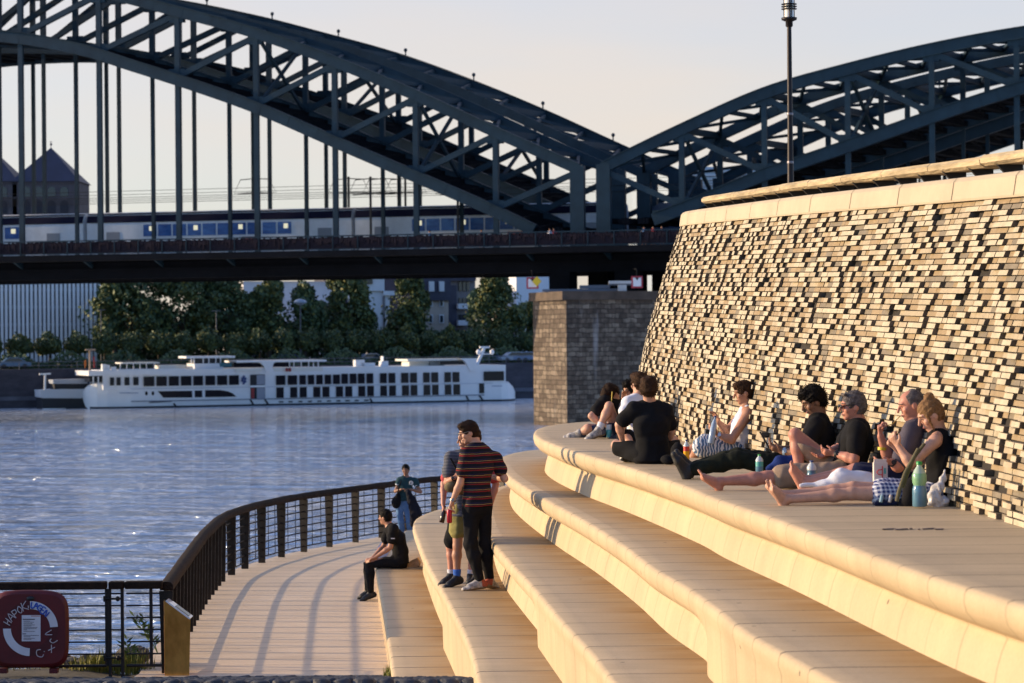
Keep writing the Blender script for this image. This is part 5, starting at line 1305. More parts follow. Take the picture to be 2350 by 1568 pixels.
# ================================================================== PEOPLE
def V(*a): return np.array(a, dtype=np.float64)
def nv(v): v = np.asarray(v, float); return v / max(1e-9, np.linalg.norm(v))
TERR = [1.0, 1.0]
class SDF:
    """signed distance field on a local grid, meshed with surface nets"""
    def __init__(s): s.ops = []
    def put(s, fn, lo, hi, k=0.02, op='u'): s.ops.append((fn, np.asarray(lo, float), np.asarray(hi, float), k, op)); return s
    def cone(s, a, b, ra, rb, k=0.02, op='u'):
        a, b = np.asarray(a, float), np.asarray(b, float); ba = b - a; L2 = max(1e-9, float(ba @ ba)); m = max(ra, rb)
        def fn(x, y, z):
            px, py, pz = x - a[0], y - a[1], z - a[2]
            t = np.clip((px * ba[0] + py * ba[1] + pz * ba[2]) / L2, 0, 1)
            return np.sqrt((px - t * ba[0]) ** 2 + (py - t * ba[1]) ** 2 + (pz - t * ba[2]) ** 2) - (ra + (rb - ra) * t)
        return s.put(fn, np.minimum(a, b) - m, np.maximum(a, b) + m, k, op)
    def ell(s, c, r, ax=None, k=0.02, op='u'):
        c = np.asarray(c, float); ax = np.eye(3) if ax is None else np.array([nv(q) for q in ax]); r = np.asarray(r, float); m = r.max()
        def fn(x, y, z):
            p = (x - c[0], y - c[1], z - c[2]); k0 = 0; k1 = 0
            for i in range(3):
                q = p[0] * ax[i][0] + p[1] * ax[i][1] + p[2] * ax[i][2]; k0 = k0 + (q / r[i]) ** 2; k1 = k1 + (q / r[i] ** 2) ** 2
            k0 = np.sqrt(k0); return k0 * (k0 - 1) / np.maximum(np.sqrt(k1), 1e-6)
        return s.put(fn, c - m, c + m, k, op)
    def etube(s, a, b, side, front, wa, wb, k=0.03, op='u'):     # elliptic tapered tube; wa = (half width, half depth)
        a, b = np.asarray(a, float), np.asarray(b, float); ba = b - a; L2 = max(1e-9, float(ba @ ba)); sd, fr = nv(side), nv(front); m = max(*wa, *wb)
        def fn(x, y, z):
            px, py, pz = x - a[0], y - a[1], z - a[2]
            t = np.clip((px * ba[0] + py * ba[1] + pz * ba[2]) / L2, 0, 1)
            qx, qy, qz = px - t * ba[0], py - t * ba[1], pz - t * ba[2]
            w_, d_ = wa[0] + (wb[0] - wa[0]) * t, wa[1] + (wb[1] - wa[1]) * t
            u = qx * sd[0] + qy * sd[1] + qz * sd[2]; v = qx * fr[0] + qy * fr[1] + qz * fr[2]
            r2 = np.maximum(qx * qx + qy * qy + qz * qz - u * u - v * v, 0)
            return (np.sqrt((u / w_) ** 2 + (v / d_) ** 2 + r2 / (d_ * d_)) - 1) * np.minimum(w_, d_)
        return s.put(fn, np.minimum(a, b) - m, np.maximum(a, b) + m, k, op)
    def plane(s, p, n):                                          # cut away everything in front of the plane
        p, n = np.asarray(p, float), nv(n)
        return s.put(lambda x, y, z: (x - p[0]) * n[0] + (y - p[1]) * n[1] + (z - p[2]) * n[2], None if False else V(0, 0, 0), V(0, 0, 0), 0, 'cut')
    def mesh(s, h, noise_amp=0.0, noise_f=30.0, seed=0):
        us = [o for o in s.ops if o[4] == 'u']
        lo = np.min([o[1] for o in us], 0) - 3 * h - .012; hi = np.max([o[2] for o in us], 0) + 3 * h + .012
        n = np.ceil((hi - lo) / h).astype(int) + 1
        f = np.ones(n, np.float32)
        X = [lo[i] + h * np.arange(n[i]) for i in range(3)]
        for fn, l, hh, k, op in s.ops:
            if op in ('u', 's'):
                i0 = np.maximum(0, np.floor((l - lo - k - 2 * h) / h).astype(int)); i1 = np.minimum(n, np.ceil((hh - lo + k + 2 * h) / h).astype(int) + 1)
                if (i1 <= i0).any(): continue
            else: i0, i1 = np.zeros(3, int), n
            sl = tuple(slice(a, b) for a, b in zip(i0, i1))
            x, y, z = X[0][sl[0]][:, None, None], X[1][sl[1]][None, :, None], X[2][sl[2]][None, None, :]
            d = fn(x, y, z).astype(np.float32)
            if op == 'u':
                g = f[sl]
                if k > 0: q = np.maximum(k - np.abs(g - d), 0) / k; f[sl] = np.minimum(g, d) - q * q * k * .25
                else: f[sl] = np.minimum(g, d)
            elif op == 's':
                g = f[sl]; q = np.maximum(k - np.abs(g + d), 0) / k if k > 0 else 0; f[sl] = np.maximum(g, -d) + q * q * k * .25
            elif op == 'cut': f[sl] = np.maximum(f[sl], d)
        if noise_amp:
            rs = np.random.RandomState(seed); x, y, z = X[0][:, None, None], X[1][None, :, None], X[2][None, None, :]; acc = 0
            for q in range(4):
                w_ = rs.normal(size=3); w_ = w_ / np.linalg.norm(w_) * noise_f * (0.7 + .45 * q); w2 = rs.normal(size=3) * noise_f * .3
                acc = acc + np.sin(x * w_[0] + y * w_[1] + z * w_[2] + 1.8 * np.sin(x * w2[0] + y * w2[1] + z * w2[2] + q)) / (1 + .5 * q)
            f += (acc * noise_amp * .5).astype(np.float32)
        f[0] = f[-1] = 1; f[:, 0] = f[:, -1] = 1; f[:, :, 0] = f[:, :, -1] = 1
        ins = f < 0
        c = [ins[a:n[0] - 1 + a, b:n[1] - 1 + b, e:n[2] - 1 + e] for a in (0, 1) for b in (0, 1) for e in (0, 1)]
        al = c[0].copy(); an = c[0].copy()
        for q in c[1:]: al &= q; an |= q
        idx = np.argwhere(an & ~al)
        if len(idx) == 0: return np.zeros((0, 3)), np.zeros((0, 4), int)
        pos = np.zeros((len(idx), 3)); cnt = np.zeros(len(idx)); cor = [(a, b, e) for a in (0, 1) for b in (0, 1) for e in (0, 1)]
        for i in range(8):
            for j in range(i + 1, 8):
                df = [cor[j][q] - cor[i][q] for q in range(3)]
                if sum(abs(q) for q in df) != 1: continue
                fa = f[idx[:, 0] + cor[i][0], idx[:, 1] + cor[i][1], idx[:, 2] + cor[i][2]]; fb = f[idx[:, 0] + cor[j][0], idx[:, 1] + cor[j][1], idx[:, 2] + cor[j][2]]
                m = (fa < 0) != (fb < 0); t = np.where(m, fa / np.where(m, fa - fb, 1), 0)
                pos += m[:, None] * (np.array(cor[i]) + t[:, None] * np.array(df)); cnt += m
        vs = lo + h * (idx + pos / cnt[:, None])
        ids = -np.ones(n, np.int32); ids[idx[:, 0], idx[:, 1], idx[:, 2]] = np.arange(len(idx)); faces = []
        for ax in range(3):
            o1, o2 = [(1, 2), (2, 0), (0, 1)][ax]
            sa = [slice(1, -1)] * 3; sb = [slice(1, -1)] * 3; sa[ax] = slice(0, -1); sb[ax] = slice(1, None)
            A, B = ins[tuple(sa)], ins[tuple(sb)]; e = np.argwhere(A != B); sg = A[e[:, 0], e[:, 1], e[:, 2]]
            for q in range(3):
                if q != ax: e[:, q] += 1
            d1 = np.zeros(3, int); d1[o1] = 1; d2 = np.zeros(3, int); d2[o2] = 1
            g = lambda q: ids[q[:, 0], q[:, 1], q[:, 2]]
            qd_ = np.stack([g(e), g(e - d1), g(e - d1 - d2), g(e - d2)], 1)
            qd_ = np.where(sg[:, None], qd_, qd_[:, ::-1]); faces.append(qd_)
        F_ = np.concatenate(faces); return vs, F_[(F_ >= 0).all(1)]
    def build(s, name, mats, parent, h=0.008, noise_amp=0, noise_f=30, seed=0, midx=None, smooth=1):
        vs, fs = s.mesh(h, noise_amp, noise_f, seed)
        off = np.array(wloc(parent)) if parent is not None else np.zeros(3)
        if smooth and len(vs):
            nb = np.zeros_like(vs); ct = np.zeros(len(vs))
            for a in range(4):
                for b2 in ((a + 1) % 4, (a + 3) % 4): np.add.at(nb, fs[:, a], vs[fs[:, b2]]); np.add.at(ct, fs[:, a], 1)
            vs = vs + .45 * (nb / np.maximum(ct, 1)[:, None] - vs)
        me = bpy.data.meshes.new(name); me.vertices.add(len(vs)); me.vertices.foreach_set('co', (vs - off).ravel().astype(np.float32))
        me.loops.add(len(fs) * 4); me.loops.foreach_set('vertex_index', fs.ravel().astype(np.int32)); me.polygons.add(len(fs))
        me.polygons.foreach_set('loop_start', np.arange(0, len(fs) * 4, 4, dtype=np.int32)); me.polygons.foreach_set('loop_total', np.full(len(fs), 4, np.int32))
        me.polygons.foreach_set('use_smooth', np.ones(len(fs), bool))
        for m in (mats if isinstance(mats, (list, tuple)) else [mats]): me.materials.append(m)
        if midx is not None and len(fs): me.polygons.foreach_set('material_index', midx(vs[fs].mean(1)).astype(np.int32))
        me.update(); me.validate()
        o = bpy.data.objects.new(name, me); COL.objects.link(o)
        if parent is not None: o.parent = parent
        return o

def skin(name, c): return mat(name, c, 0.5, var=0.14, vscale=14, spec=0.35)
SK_FAIR = skin('skin_fair', (0.56, 0.31, 0.22)); SK_TAN = skin('skin_tan', (0.42, 0.205, 0.13)); SK_BRN = skin('skin_brown', (0.24, 0.12, 0.075)); SK_RED = skin('skin_sunburnt', (0.50, 0.22, 0.155))
def cloth(name, c, var=.2, col2=None, vs=5): return mat(name, c, 0.9, var=var, vscale=vs, bump=0.25, bscale=160, spec=0.15, col2=col2)
CL_BLK = cloth('cloth_black', (0.010, 0.010, 0.012)); CL_WHT = cloth('cloth_white', (0.72, 0.73, 0.80), .05); CL_DEN = cloth('denim_dark', (0.022, 0.035, 0.085), .3); CL_JEAN = cloth('denim_blue', (0.10, 0.19, 0.36), .3)
CL_KHA = cloth('cloth_khaki', (0.27, 0.235, 0.085)); CL_BEI = cloth('cloth_beige', (0.34, 0.245, 0.175)); CL_TEAL = cloth('cloth_teal', (0.022, 0.055, 0.065)); CL_PUR = cloth('cloth_plum_grey', (0.085, 0.075, 0.10)); CL_PINK = cloth('cloth_pink_red', (0.45, 0.07, 0.08)); CL_NAVY = cloth('cloth_navy', (0.012, 0.016, 0.045))
CL_CAMO = cloth('cloth_dark_camo', (0.008, 0.010, 0.008), .2, (0.022, 0.024, 0.015), 9)
def striped(name, bands, period, axis='Z', off=0.0, wob=0.0):      # woven stripes: real pattern of the fabric
    m = bpy.data.materials.new(name); m.use_nodes = True; n, b = nodes_of(m); b.inputs['Roughness'].default_value = .9; b.inputs['Specular IOR Level'].default_value = .15
    t = n.nodes.new('ShaderNodeTexCoord'); sp = n.nodes.new('ShaderNodeSeparateXYZ'); n.links.new(t.outputs['Object'], sp.inputs[0])
    z = sp.outputs[axis]
    if wob: z = mth(n, 'ADD', z, mth(n, 'MULTIPLY', noise(n, t.outputs['Object'], 7, 2), wob))
    fr = mth(n, 'FRACT', mth(n, 'ADD', mth(n, 'DIVIDE', z, period), off)); col = bands[0][1]
    rp = n.nodes.new('ShaderNodeValToRGB'); rp.color_ramp.interpolation = 'CONSTANT'
    while len(rp.color_ramp.elements) < len(bands): rp.color_ramp.elements.new(0.5)
    for e, (p, c) in zip(rp.color_ramp.elements, bands): e.position = p; e.color = (*c, 1)
    n.links.new(fr, rp.inputs[0]); n.links.new(rp.outputs[0], b.inputs['Base Color']); return m
ST_SM = striped('shirt_red_striped', [(0, (.012, .012, .018)), (.42, (.20, .022, .022)), (.60, (.012, .012, .018)), (.72, (.42, .27, .12)), (.78, (.012, .012, .018)), (.9, (.03, .025, .06))], 0.083, 'Z', 0, .02)
ST_GM = striped('shirt_grey_fine_striped', [(0, (.035, .04, .055)), (.6, (.22, .22, .25))], 0.017)
ST_P5 = striped('shorts_blue_striped', [(0, (.60, .62, .68)), (.45, (.05, .08, .16)), (.62, (.12, .22, .38)), (.85, (.02, .025, .04))], 0.036, 'X', 0, .12)
def checked(name, c0, c1, period):
    m = bpy.data.materials.new(name); m.use_nodes = True; n, b = nodes_of(m); b.inputs['Roughness'].default_value = .9; b.inputs['Specular IOR Level'].default_value = .15
    t = n.nodes.new('ShaderNodeTexCoord'); sp = n.nodes.new('ShaderNodeSeparateXYZ'); n.links.new(t.outputs['Object'], sp.inputs[0]); wv_ = mth(n, 'MULTIPLY', noise(n, t.outputs['Object'], 8, 2), .02)
    f = [mth(n, 'LESS_THAN', mth(n, 'FRACT', mth(n, 'DIVIDE', mth(n, 'ADD', mth(n, 'ADD', sp.outputs[a], mth(n, 'MULTIPLY', sp.outputs['Y'], .3)), wv_), period)), .55) for a in 'XZ']
    n.links.new(mixc(n, mth(n, 'MULTIPLY', mth(n, 'ADD', f[0], f[1]), .5), c0, c1), b.inputs['Base Color']); return m
ST_P9 = checked('shorts_check', (.62, .64, .72), (.03, .05, .17), .034)
HR_BRN = mat('hair_brown', (0.016, 0.008, 0.005), .7, spec=.15, var=.5, vscale=40, col2=(0.040, 0.018, 0.009), bump=.5, bscale=90); HR_BLK = mat('hair_black', (0.005, 0.0035, 0.003), .7, spec=.15, var=.4, vscale=40, bump=.5, bscale=90)
HR_CURL = mat('hair_chestnut', (0.020, 0.009, 0.005), .7, spec=.15, var=.5, vscale=40, col2=(0.065, 0.028, 0.011), bump=.6, bscale=80); HR_BLD = mat('hair_blonde', (0.13, 0.065, 0.028), .65, spec=.2, var=.4, vscale=30, col2=(0.30, 0.165, 0.07), bump=.5, bscale=90); HR_GRY = mat('hair_grey', (0.055, 0.045, 0.045), .7, spec=.2, var=.4, vscale=40, col2=(0.16, 0.14, 0.14), bump=.5, bscale=90)
M_eye = mat('eye_dark', (.015, .01, .01), .3); M_lip = mat('lips', (.30, .09, .08), .5); M_shW = mat('shoe_white', (.55, .54, .54), .6, var=.15, vscale=20); M_shB = mat('shoe_black', (.012, .012, .014), .6, var=.3, vscale=12); M_shG = mat('shoe_grey', (.13, .115, .11), .7, col2=(.56, .53, .51), vscale=22)
M_solW = mat('sole_tan', (.24, .165, .10), .7); M_colO = mat('shoe_collar_orange', (.36, .07, .035), .7); M_colG = mat('shoe_collar_grey', (.10, .10, .13), .7); M_solB = mat('sole_black', (.02, .018, .016), .7); M_sockW = cloth('sock_white', (.68, .68, .74), .06); M_sockB = cloth('sock_blue', (.05, .14, .50), .1); M_glassF = mat('spectacle_frame', (.30, .27, .25), .3, .5); M_sung = mat('sunglass', (.008, .008, .010), .12)

def person(label, d, J, skin_m, hair=None, shirt=None, pants=None, shoes=None, socks=None, sc=1.0, fd=(-1, 0, -.1), hu=(0, 0, 1), hands=None, slim=1.0, h=0.0075, bare=False, seed=1, group=None, neckhole=.07, sleeve=.5, hemdrop=.04, leg=.9, shirt_amp=.0065, tank=False, shortbody=False):
    d, sc = d * TERR[0], sc * TERR[1]
    q = {}
    for k_, v in J.items(): q[k_] = np.array(P(v[0], v[1], d + (v[2] if len(v) > 2 else 0)))
    neck, pel = q['neck'], q['pel']; up = nv(neck - pel); sS = nv(q['sR'] - q['sL']); sP = nv(q.get('side', q['sR']) - q.get('side0', q['sL']))
    if 'hpR' in q: sP = nv(q['hpR'] - q['hpL'])
    sS_ = nv(sS - up * (sS @ up)); sP = nv(sP - up * (sP @ up) * .5); fS = nv(np.cross(up, sS_)); fP = nv(np.cross(up, sP))
    hpL, hpR = q.get('hpL', pel - sP * .085 * sc), q.get('hpR', pel + sP * .085 * sc)
    chest = pel + (neck - pel) * .62 - fS * .02 * sc; waist = pel + (neck - pel) * .28 - fS * q.get('bow', np.zeros(3))[0] * 0
    if 'chest' in q: chest = q['chest']
    if 'waist' in q: waist = q['waist']
    base = np.array([pel[0], pel[1], min(pel[2], min(q[k_][2] for k_ in ('aL', 'aR') if k_ in q) - .07) if ('aL' in q or 'aR' in q) else pel[2] - .1])
    root = empty('person', Vector(base), label, 'person', group)
    hc, fwd, hu_ = q['head'], nv(fd), nv(hu); hs = nv(np.cross(fwd, hu_)); hu_ = nv(np.cross(hs, fwd)); H = lambda s_, f_, u_: hc + (hs * s_ + fwd * f_ + hu_ * u_) * sc * .97
    A3 = (hs, fwd, hu_); b = SDF(); e = sc * .97
    b.ell(H(0, -.008, .022), V(.077, .098, .092) * e, A3, .02); b.ell(H(0, .022, -.05), V(.058, .066, .066) * e, A3, .03); b.ell(H(0, .066, -.098), V(.024, .02, .018) * e, A3, .02)
    b.ell(H(0, .078, .028), V(.052, .016, .013) * e, A3, .015)
    b.cone(H(0, .096, .012), H(0, .116, -.028), .008 * e, .0135 * e, .012); b.ell(H(0, .086, -.066), V(.024, .013, .012) * e, A3, .008)
    for sg in (-1, 1):
        b.ell(H(sg * .031, .098, .006), V(.014, .012, .009) * e, A3, .010, 's'); b.ell(H(sg * .045, .062, -.028), V(.02, .02, .02) * e, A3, .02)
        b.ell(H(sg * .077, -.012, -.012), V(.010, .022, .034) * e, A3, .006)
    b.cone(H(0, -.03, -.06), neck - up * .015 * sc, .054 * sc * slim, .062 * sc * slim, .03)
    if not shortbody:
        b.etube(pel, waist, sP, fP, (.150 * sc * slim, .105 * sc * slim), (.125 * sc * slim, .09 * sc * slim), .04); b.etube(waist, chest, sS_, fS, (.125 * sc * slim, .09 * sc * slim), (.15 * sc * slim, .105 * sc * slim), .04)
        b.etube(chest, neck - up * .06 * sc, sS_, fS, (.15 * sc * slim, .105 * sc * slim), (.12 * sc * slim, .07 * sc * slim), .05)
    arms = []
    for sd in 'LR':
        S_ = q.get('s' + sd)
        b.cone(neck - up * .03 * sc, S_, .05 * sc * slim, .05 * sc * slim, .05)
        if 'e' + sd not in q: continue
        E_, W_ = q['e' + sd], q['w' + sd]; arms.append((sd, S_, E_, W_))
        b.cone(S_, E_, .052 * sc * slim, .040 * sc * slim, .03); fm = E_ + (W_ - E_) * .3; b.cone(E_, fm, .040 * sc * slim, .042 * sc * slim, .02); b.cone(fm, W_, .042 * sc * slim, .027 * sc * slim, .02)
        hd = (hands or {}).get(sd)
        if hd:
            hdir, pn, curl = nv(hd[0]), nv(hd[1]), hd[2]; pn = nv(pn - hdir * (pn @ hdir)); ss = nv(np.cross(hdir, pn)) * (1 if sd == 'R' else -1); z = sc * .95
            b.etube(W_ + hdir * .015 * z, W_ + hdir * .085 * z, ss, pn, (.030 * z, .017 * z), (.040 * z, .015 * z), .012)
            for i, (o_, ln) in enumerate(((.030, .070), (.010, .080), (-.011, .074), (-.030, .058))):
                r0 = W_ + hdir * .088 * z + ss * o_ * z; cu = curl * (1 + .12 * i)
                d1 = hdir * math.cos(cu) + pn * math.sin(cu) + ss * o_ * 1.2; d2 = hdir * math.cos(cu * 2.1) + pn * math.sin(cu * 2.1)
                p1 = r0 + d1 * ln * .5 * z; p2 = p1 + d2 * ln * .5 * z; b.cone(r0 - hdir * .02 * z, p1, .0095 * z, .009 * z, .004); b.cone(p1, p2, .009 * z, .0072 * z, .003)
            t0 = W_ + hdir * .025 * z + ss * .028 * z; t1 = t0 + (hdir * .6 + ss * .75 + pn * .25) * .035 * z; t2 = t1 + (hdir * .85 + ss * .1 + pn * .55 * min(1, curl + .3)) * .034 * z
            b.cone(t0, t1, .014 * z, .011 * z, .01); b.cone(t1, t2, .011 * z, .009 * z, .004)
    legs = []
    for sd, hp in (('L', hpL), ('R', hpR)):
        if 'k' + sd not in q: continue
        K_, A_ = q['k' + sd], q.get('a' + sd); b.cone(hp, K_, .083 * sc * slim, .055 * sc * slim, .04)
        if A_ is None: continue
        back = nv((hp - K_) + (A_ - K_)) if np.linalg.norm((hp - K_) / np.linalg.norm(hp - K_) + (A_ - K_) / np.linalg.norm(A_ - K_)) > .15 else -fP
        cf = K_ + (A_ - K_) * .3 + back * .012 * sc; b.cone(K_, cf, .052 * sc * slim, .054 * sc * slim, .02); b.cone(cf, A_, .054 * sc * slim, .034 * sc * slim, .03)
        T_ = q.get('t' + sd, A_ + fP * .2 * sc); fdir = nv(T_ - A_); fu = nv(K_ - A_); fu = nv(fu - fdir * (fu @ fdir)); legs.append((sd, hp, K_, A_, fdir, fu))
        if bare and sd in bare:
            fsd = nv(np.cross(fdir, fu)); heel = A_ - fu * .045 * sc - fdir * .03 * sc; ball = A_ - fu * .052 * sc + fdir * .13 * sc
            b.cone(A_, heel, .034 * sc, .032 * sc, .02); b.cone(heel, ball, .030 * sc, .028 * sc, .02); b.etube(A_ - fu * .03 * sc + fdir * .05 * sc, ball, fsd, fu, (.034 * sc, .034 * sc), (.046 * sc, .020 * sc), .025)
            inner = 1 if sd == 'L' else -1
            for i in range(5):
                o_ = (.036 - .019 * i) * inner; r_ = .0125 if i == 0 else .0085; p0 = ball + fsd * o_ * sc + fdir * .012 * sc; b.cone(p0, p0 + (fdir * (.045 - .005 * i) + fu * .012) * sc, r_ * sc, r_ * .9 * sc, .006)
    b.build('body', skin_m, root, h)
    # eyes, brows, lips
    mb = MB()
    for sg in (-1, 1):
        mb.ell(H(sg * .031, .0885, .006), V(.0085, .005, .0042) * e, 8, 6, 0, Matrix(np.array(A3).T.tolist()))
    mb.build('eyes', M_eye, root)
    mb = MB()
    for sg in (-1, 1): mb.tube([H(sg * .014, .096, .026), H(sg * .032, .094, .031), H(sg * .05, .082, .026)], .0038 * e, 5)
    mb.build('eyebrows', hair[0] if hair and hair[0] else HR_GRY, root)
    mb = MB(); mb.ell(H(0, .0955, -.066), V(.021, .006, .007) * e, 8, 6, 0, Matrix(np.array(A3).T.tolist())); mb.build('lips', M_lip, root)
    if hair and hair[0]:
        hm, style = hair[:2]; g = SDF(); amp, fq = {'curly': (.011, 75), 'wavy': (.007, 60), 'short': (.004, 110), 'buzz': (.0015, 120), 'long': (.004, 120), 'fringe': (.004, 110)}[style]
        th = {'curly': .030, 'wavy': .024, 'short': .016, 'buzz': .006, 'long': .014, 'fringe': .014}[style]
        g.ell(H(0, -.016, .032), V(.077 + th * .8, .094 + th * .75, .086 + th) * e, A3, .01)
        g.ell(H(0, -.045, -.02), V(.070 + th * .5, .066 + th * .4, .07) * e, A3, .03)
        if style in ('curly', 'wavy', 'fringe'): g.ell(H(0, .05, .088), V(.062, .05 + th * .4, .030 + th * .5) * e, A3, .03)
        lowf = {'fringe': -.022, 'curly': -.015, 'wavy': -.02, 'long': -.03}.get(style, -.025)
        g.ell(H(0, .118, lowf - .015), V(.098, .078 if style != 'fringe' else .07, .088 if style != 'fringe' else .075) * e, A3, .015, 's')
        for sg in (-1, 1): g.ell(H(sg * .092, .015, -.045), V(.035, .055, .05) * e, A3, .012, 's')
        g.plane(H(0, -.05, -.085), -hu_)
        if style == 'long':
            g.ops.pop(); g.plane(H(0, -.05, -.10), -hu_)
            g.ell(H(0, -.055, .125), V(.042, .042, .04) * e, A3, .008)
            g.cone(H(0, -.02, .085), H(0, -.05, .12), .03 * e, .03 * e, .02)
            g.cone(H(.07, .045, .01), H(.066, .05, -.115), .013 * e, .006 * e, .01); g.cone(H(-.07, .045, .01), H(-.066, .05, -.115), .013 * e, .006 * e, .01)
        if style == 'buzz': g.ops = [g.ops[0], g.ops[1]] ; g.ell(H(0, .085, .0), V(.095, .085, .10) * e, A3, .01, 's'); g.ell(H(0, .05, .11), V(.06, .07, .05) * e, A3, .01, 's'); g.plane(H(0, -.05, -.07), -hu_)
        ho = g.build('hair', hm, root, min(h, .0065), amp, fq, seed)
        nst = {'curly': 900, 'wavy': 700, 'short': 600, 'buzz': 0, 'long': 900, 'fringe': 550}[style]
        if nst:
            rs = np.random.RandomState(seed); me = ho.data; npol = len(me.polygons); mb = MB(); off = np.array(wloc(ho))
            ce = np.zeros(npol * 3); me.polygons.foreach_get('center', ce); no = np.zeros(npol * 3); me.polygons.foreach_get('normal', no); ce = ce.reshape(-1, 3) + off; no = no.reshape(-1, 3)
            Ls = {'curly': .026, 'wavy': .021, 'short': .014, 'long': .022, 'fringe': .016}[style]
            for i in rs.randint(0, npol, nst):
                c_, n_ = ce[i], no[i]; u_ = (c_ - hc) @ hu_ / e; 
                if style == 'long': dr_ = nv(n_ * .25 + nv(H(0, -.05, .12) - c_) * .9 + rs.normal(size=3) * .25)
                elif style == 'curly': dr_ = nv(n_ * .7 + rs.normal(size=3) * .7)
                else: dr_ = nv(n_ * .45 + fwd * .35 - hu_ * (.5 if u_ < .08 else .1) + rs.normal(size=3) * .4)
                if (c_ - hc) @ fwd > .055 * e and u_ < .05: continue
                L2 = Ls * (.5 + rs.rand()) * sc; sd_ = nv(np.cross(dr_, n_ + rs.normal(size=3) * .3)) * .0028; p1 = c_ + dr_ * L2 * .5 - n_ * .0; p2 = c_ + dr_ * L2 + (rs.normal(size=3) * .5 - n_ * .5) * L2 * .4
                c0 = c_ - n_ * .003; mb.add([c0 - sd_, c0 + sd_, p1 + sd_ * .8, p1 - sd_ * .8, p2], [(0, 1, 2, 3), (3, 2, 4)])
            if mb.v: mb.build('hair_strands', hm, ho)
    if shirt:
        sm, fr = shirt[0], sleeve; g = SDF(); i_ = .016 * sc + (.004 if not tank else tank); k_ = .04
        hem = pel - up * hemdrop * sc
        g.etube(hem, waist, sP, fP, ((.168 * slim) * sc + i_, (.130 * slim) * sc + i_), ((.135 * slim) * sc + i_, .10 * slim * sc + i_), k_); g.etube(waist, chest, sS_, fS, (.135 * slim * sc + i_, .10 * slim * sc + i_), (.158 * slim * sc + i_, .112 * slim * sc + i_), k_)
        g.etube(chest, neck - up * .055 * sc, sS_, fS, (.158 * slim * sc + i_, .112 * slim * sc + i_), (.125 * slim * sc + i_, .072 * slim * sc + i_), .05)
        if not tank:
            for sd in 'LR':
                S_ = q['s' + sd]; g.cone(neck - up * .045 * sc, S_, .050 * slim * sc + i_, .052 * slim * sc + i_, .05)
                if 'e' + sd in q:
                    E_ = q['e' + sd]; en = S_ + (E_ - S_) * fr; dr = nv(E_ - S_); g.cone(S_, en + dr * .0, .056 * slim * sc + i_ * .8, .052 * slim * sc + i_ * 1.3, .035)
        else:
            for sd in 'LR': g.cone(neck - up * .03 * sc + (q['s' + sd] - neck) * .35, chest + (q['s' + sd] - neck) * .3, (.035 + max(0, tank) * 1.5) * sc, (.05 + max(0, tank) * 1.5) * sc, .03)
        g.cone(neck + up * .10 * sc + fS * .02, neck - up * (.02 if not tank else .05) * sc + fS * .015 * sc, neckhole * sc, neckhole * .85 * sc, .006, 's')
        g.plane(hem - up * .02 * sc, V(0, 0, -1) if up[2] > .93 else -up)
        g.build('shirt', sm, root, h, shirt_amp, 34, seed)
    if pants:
        pm, fr = pants[0], leg; g = SDF(); i_ = .014 * sc
        g.etube(pel - up * .03 * sc, pel + up * .10 * sc, sP, fP, (.150 * slim * sc + i_, .108 * slim * sc + i_), (.125 * slim * sc + i_, .092 * slim * sc + i_), .03)
        for sd, hp in (('L', hpL), ('R', hpR)):
            if 'k' + sd not in q: continue
            K_, A_ = q['k' + sd], q.get('a' + sd)
            if fr <= 1: en = hp + (K_ - hp) * fr; g.cone(hp, en, .088 * slim * sc + i_, .070 * slim * sc + i_ * 1.6 * (1 if len(pants) < 2 else pants[1]), .03); g.plane
            else:
                g.cone(hp, K_, .084 * slim * sc + i_, .058 * slim * sc + i_, .03); g.ell(K_, V(1, 1, 1) * (.062 * slim * sc + i_), None, .03)
                if A_ is not None: en = K_ + (A_ - K_) * (fr - 1); g.cone(K_, K_ + (en - K_) * .35, .054 * slim * sc + i_ * 1.2, .058 * slim * sc + i_ * 1.3, .02); g.cone(K_ + (en - K_) * .35, en, .058 * slim * sc + i_ * 1.3, .038 * slim * sc + i_ * (1.0 if len(pants) < 2 else pants[1]), .02)
        g.plane(pel + up * .12 * sc, up)
        g.build('trousers' if fr > 1 else 'shorts', pm, root, h, .007, 36, seed + 3)
    for sd, hp, K_, A_, fdir, fu in legs:
        if shoes and not (bare and sd in bare):
            sm, sol = shoes[0], shoes[1]; g = SDF(); fsd = nv(np.cross(fdir, fu)); z = sc
            heel = A_ - fu * .045 * z - fdir * .035 * z; ball = A_ - fu * .052 * z + fdir * .12 * z; toe = A_ - fu * .058 * z + fdir * .185 * z
            g.cone(A_ + fu * .01 * z, heel, .042 * z, .042 * z, .02); g.etube(heel, ball, fsd, fu, (.038 * z, .042 * z), (.046 * z, .034 * z), .02); g.etube(ball, toe, fsd, fu, (.046 * z, .034 * z), (.036 * z, .025 * z), .02)
            g.cone(A_ + fu * .0, ball + fu * .015 * z, .038 * z, .03 * z, .03); sp = A_ - fu * .088 * z; g.plane(sp, -fu)
            g.build('shoe', [sm, sol, shoes[2] if len(shoes) > 2 else sm], root, h * .85, .0015, 120, seed, midx=lambda cen, sp=sp, fu=fu, A_=A_, fdir=fdir: np.where((cen - sp) @ fu < .026 * sc, 1, np.where((cen - A_) @ fdir < -.012 * sc, 2, 0)))
        if socks and not (bare and sd in bare):
            so = socks[sd] if isinstance(socks, dict) else socks
            if so: g = SDF(); en = A_ + (K_ - A_) * so[1]; g.cone(A_ - fu * .01, en, .041 * sc, (.044 + .02 * so[1]) * sc, .01); g.plane(en, nv(K_ - A_)); g.build('sock', so[0], root, h, .001, 60)
    root['_j'] = 0; del root['_j']
    return root, q, H, A3, e

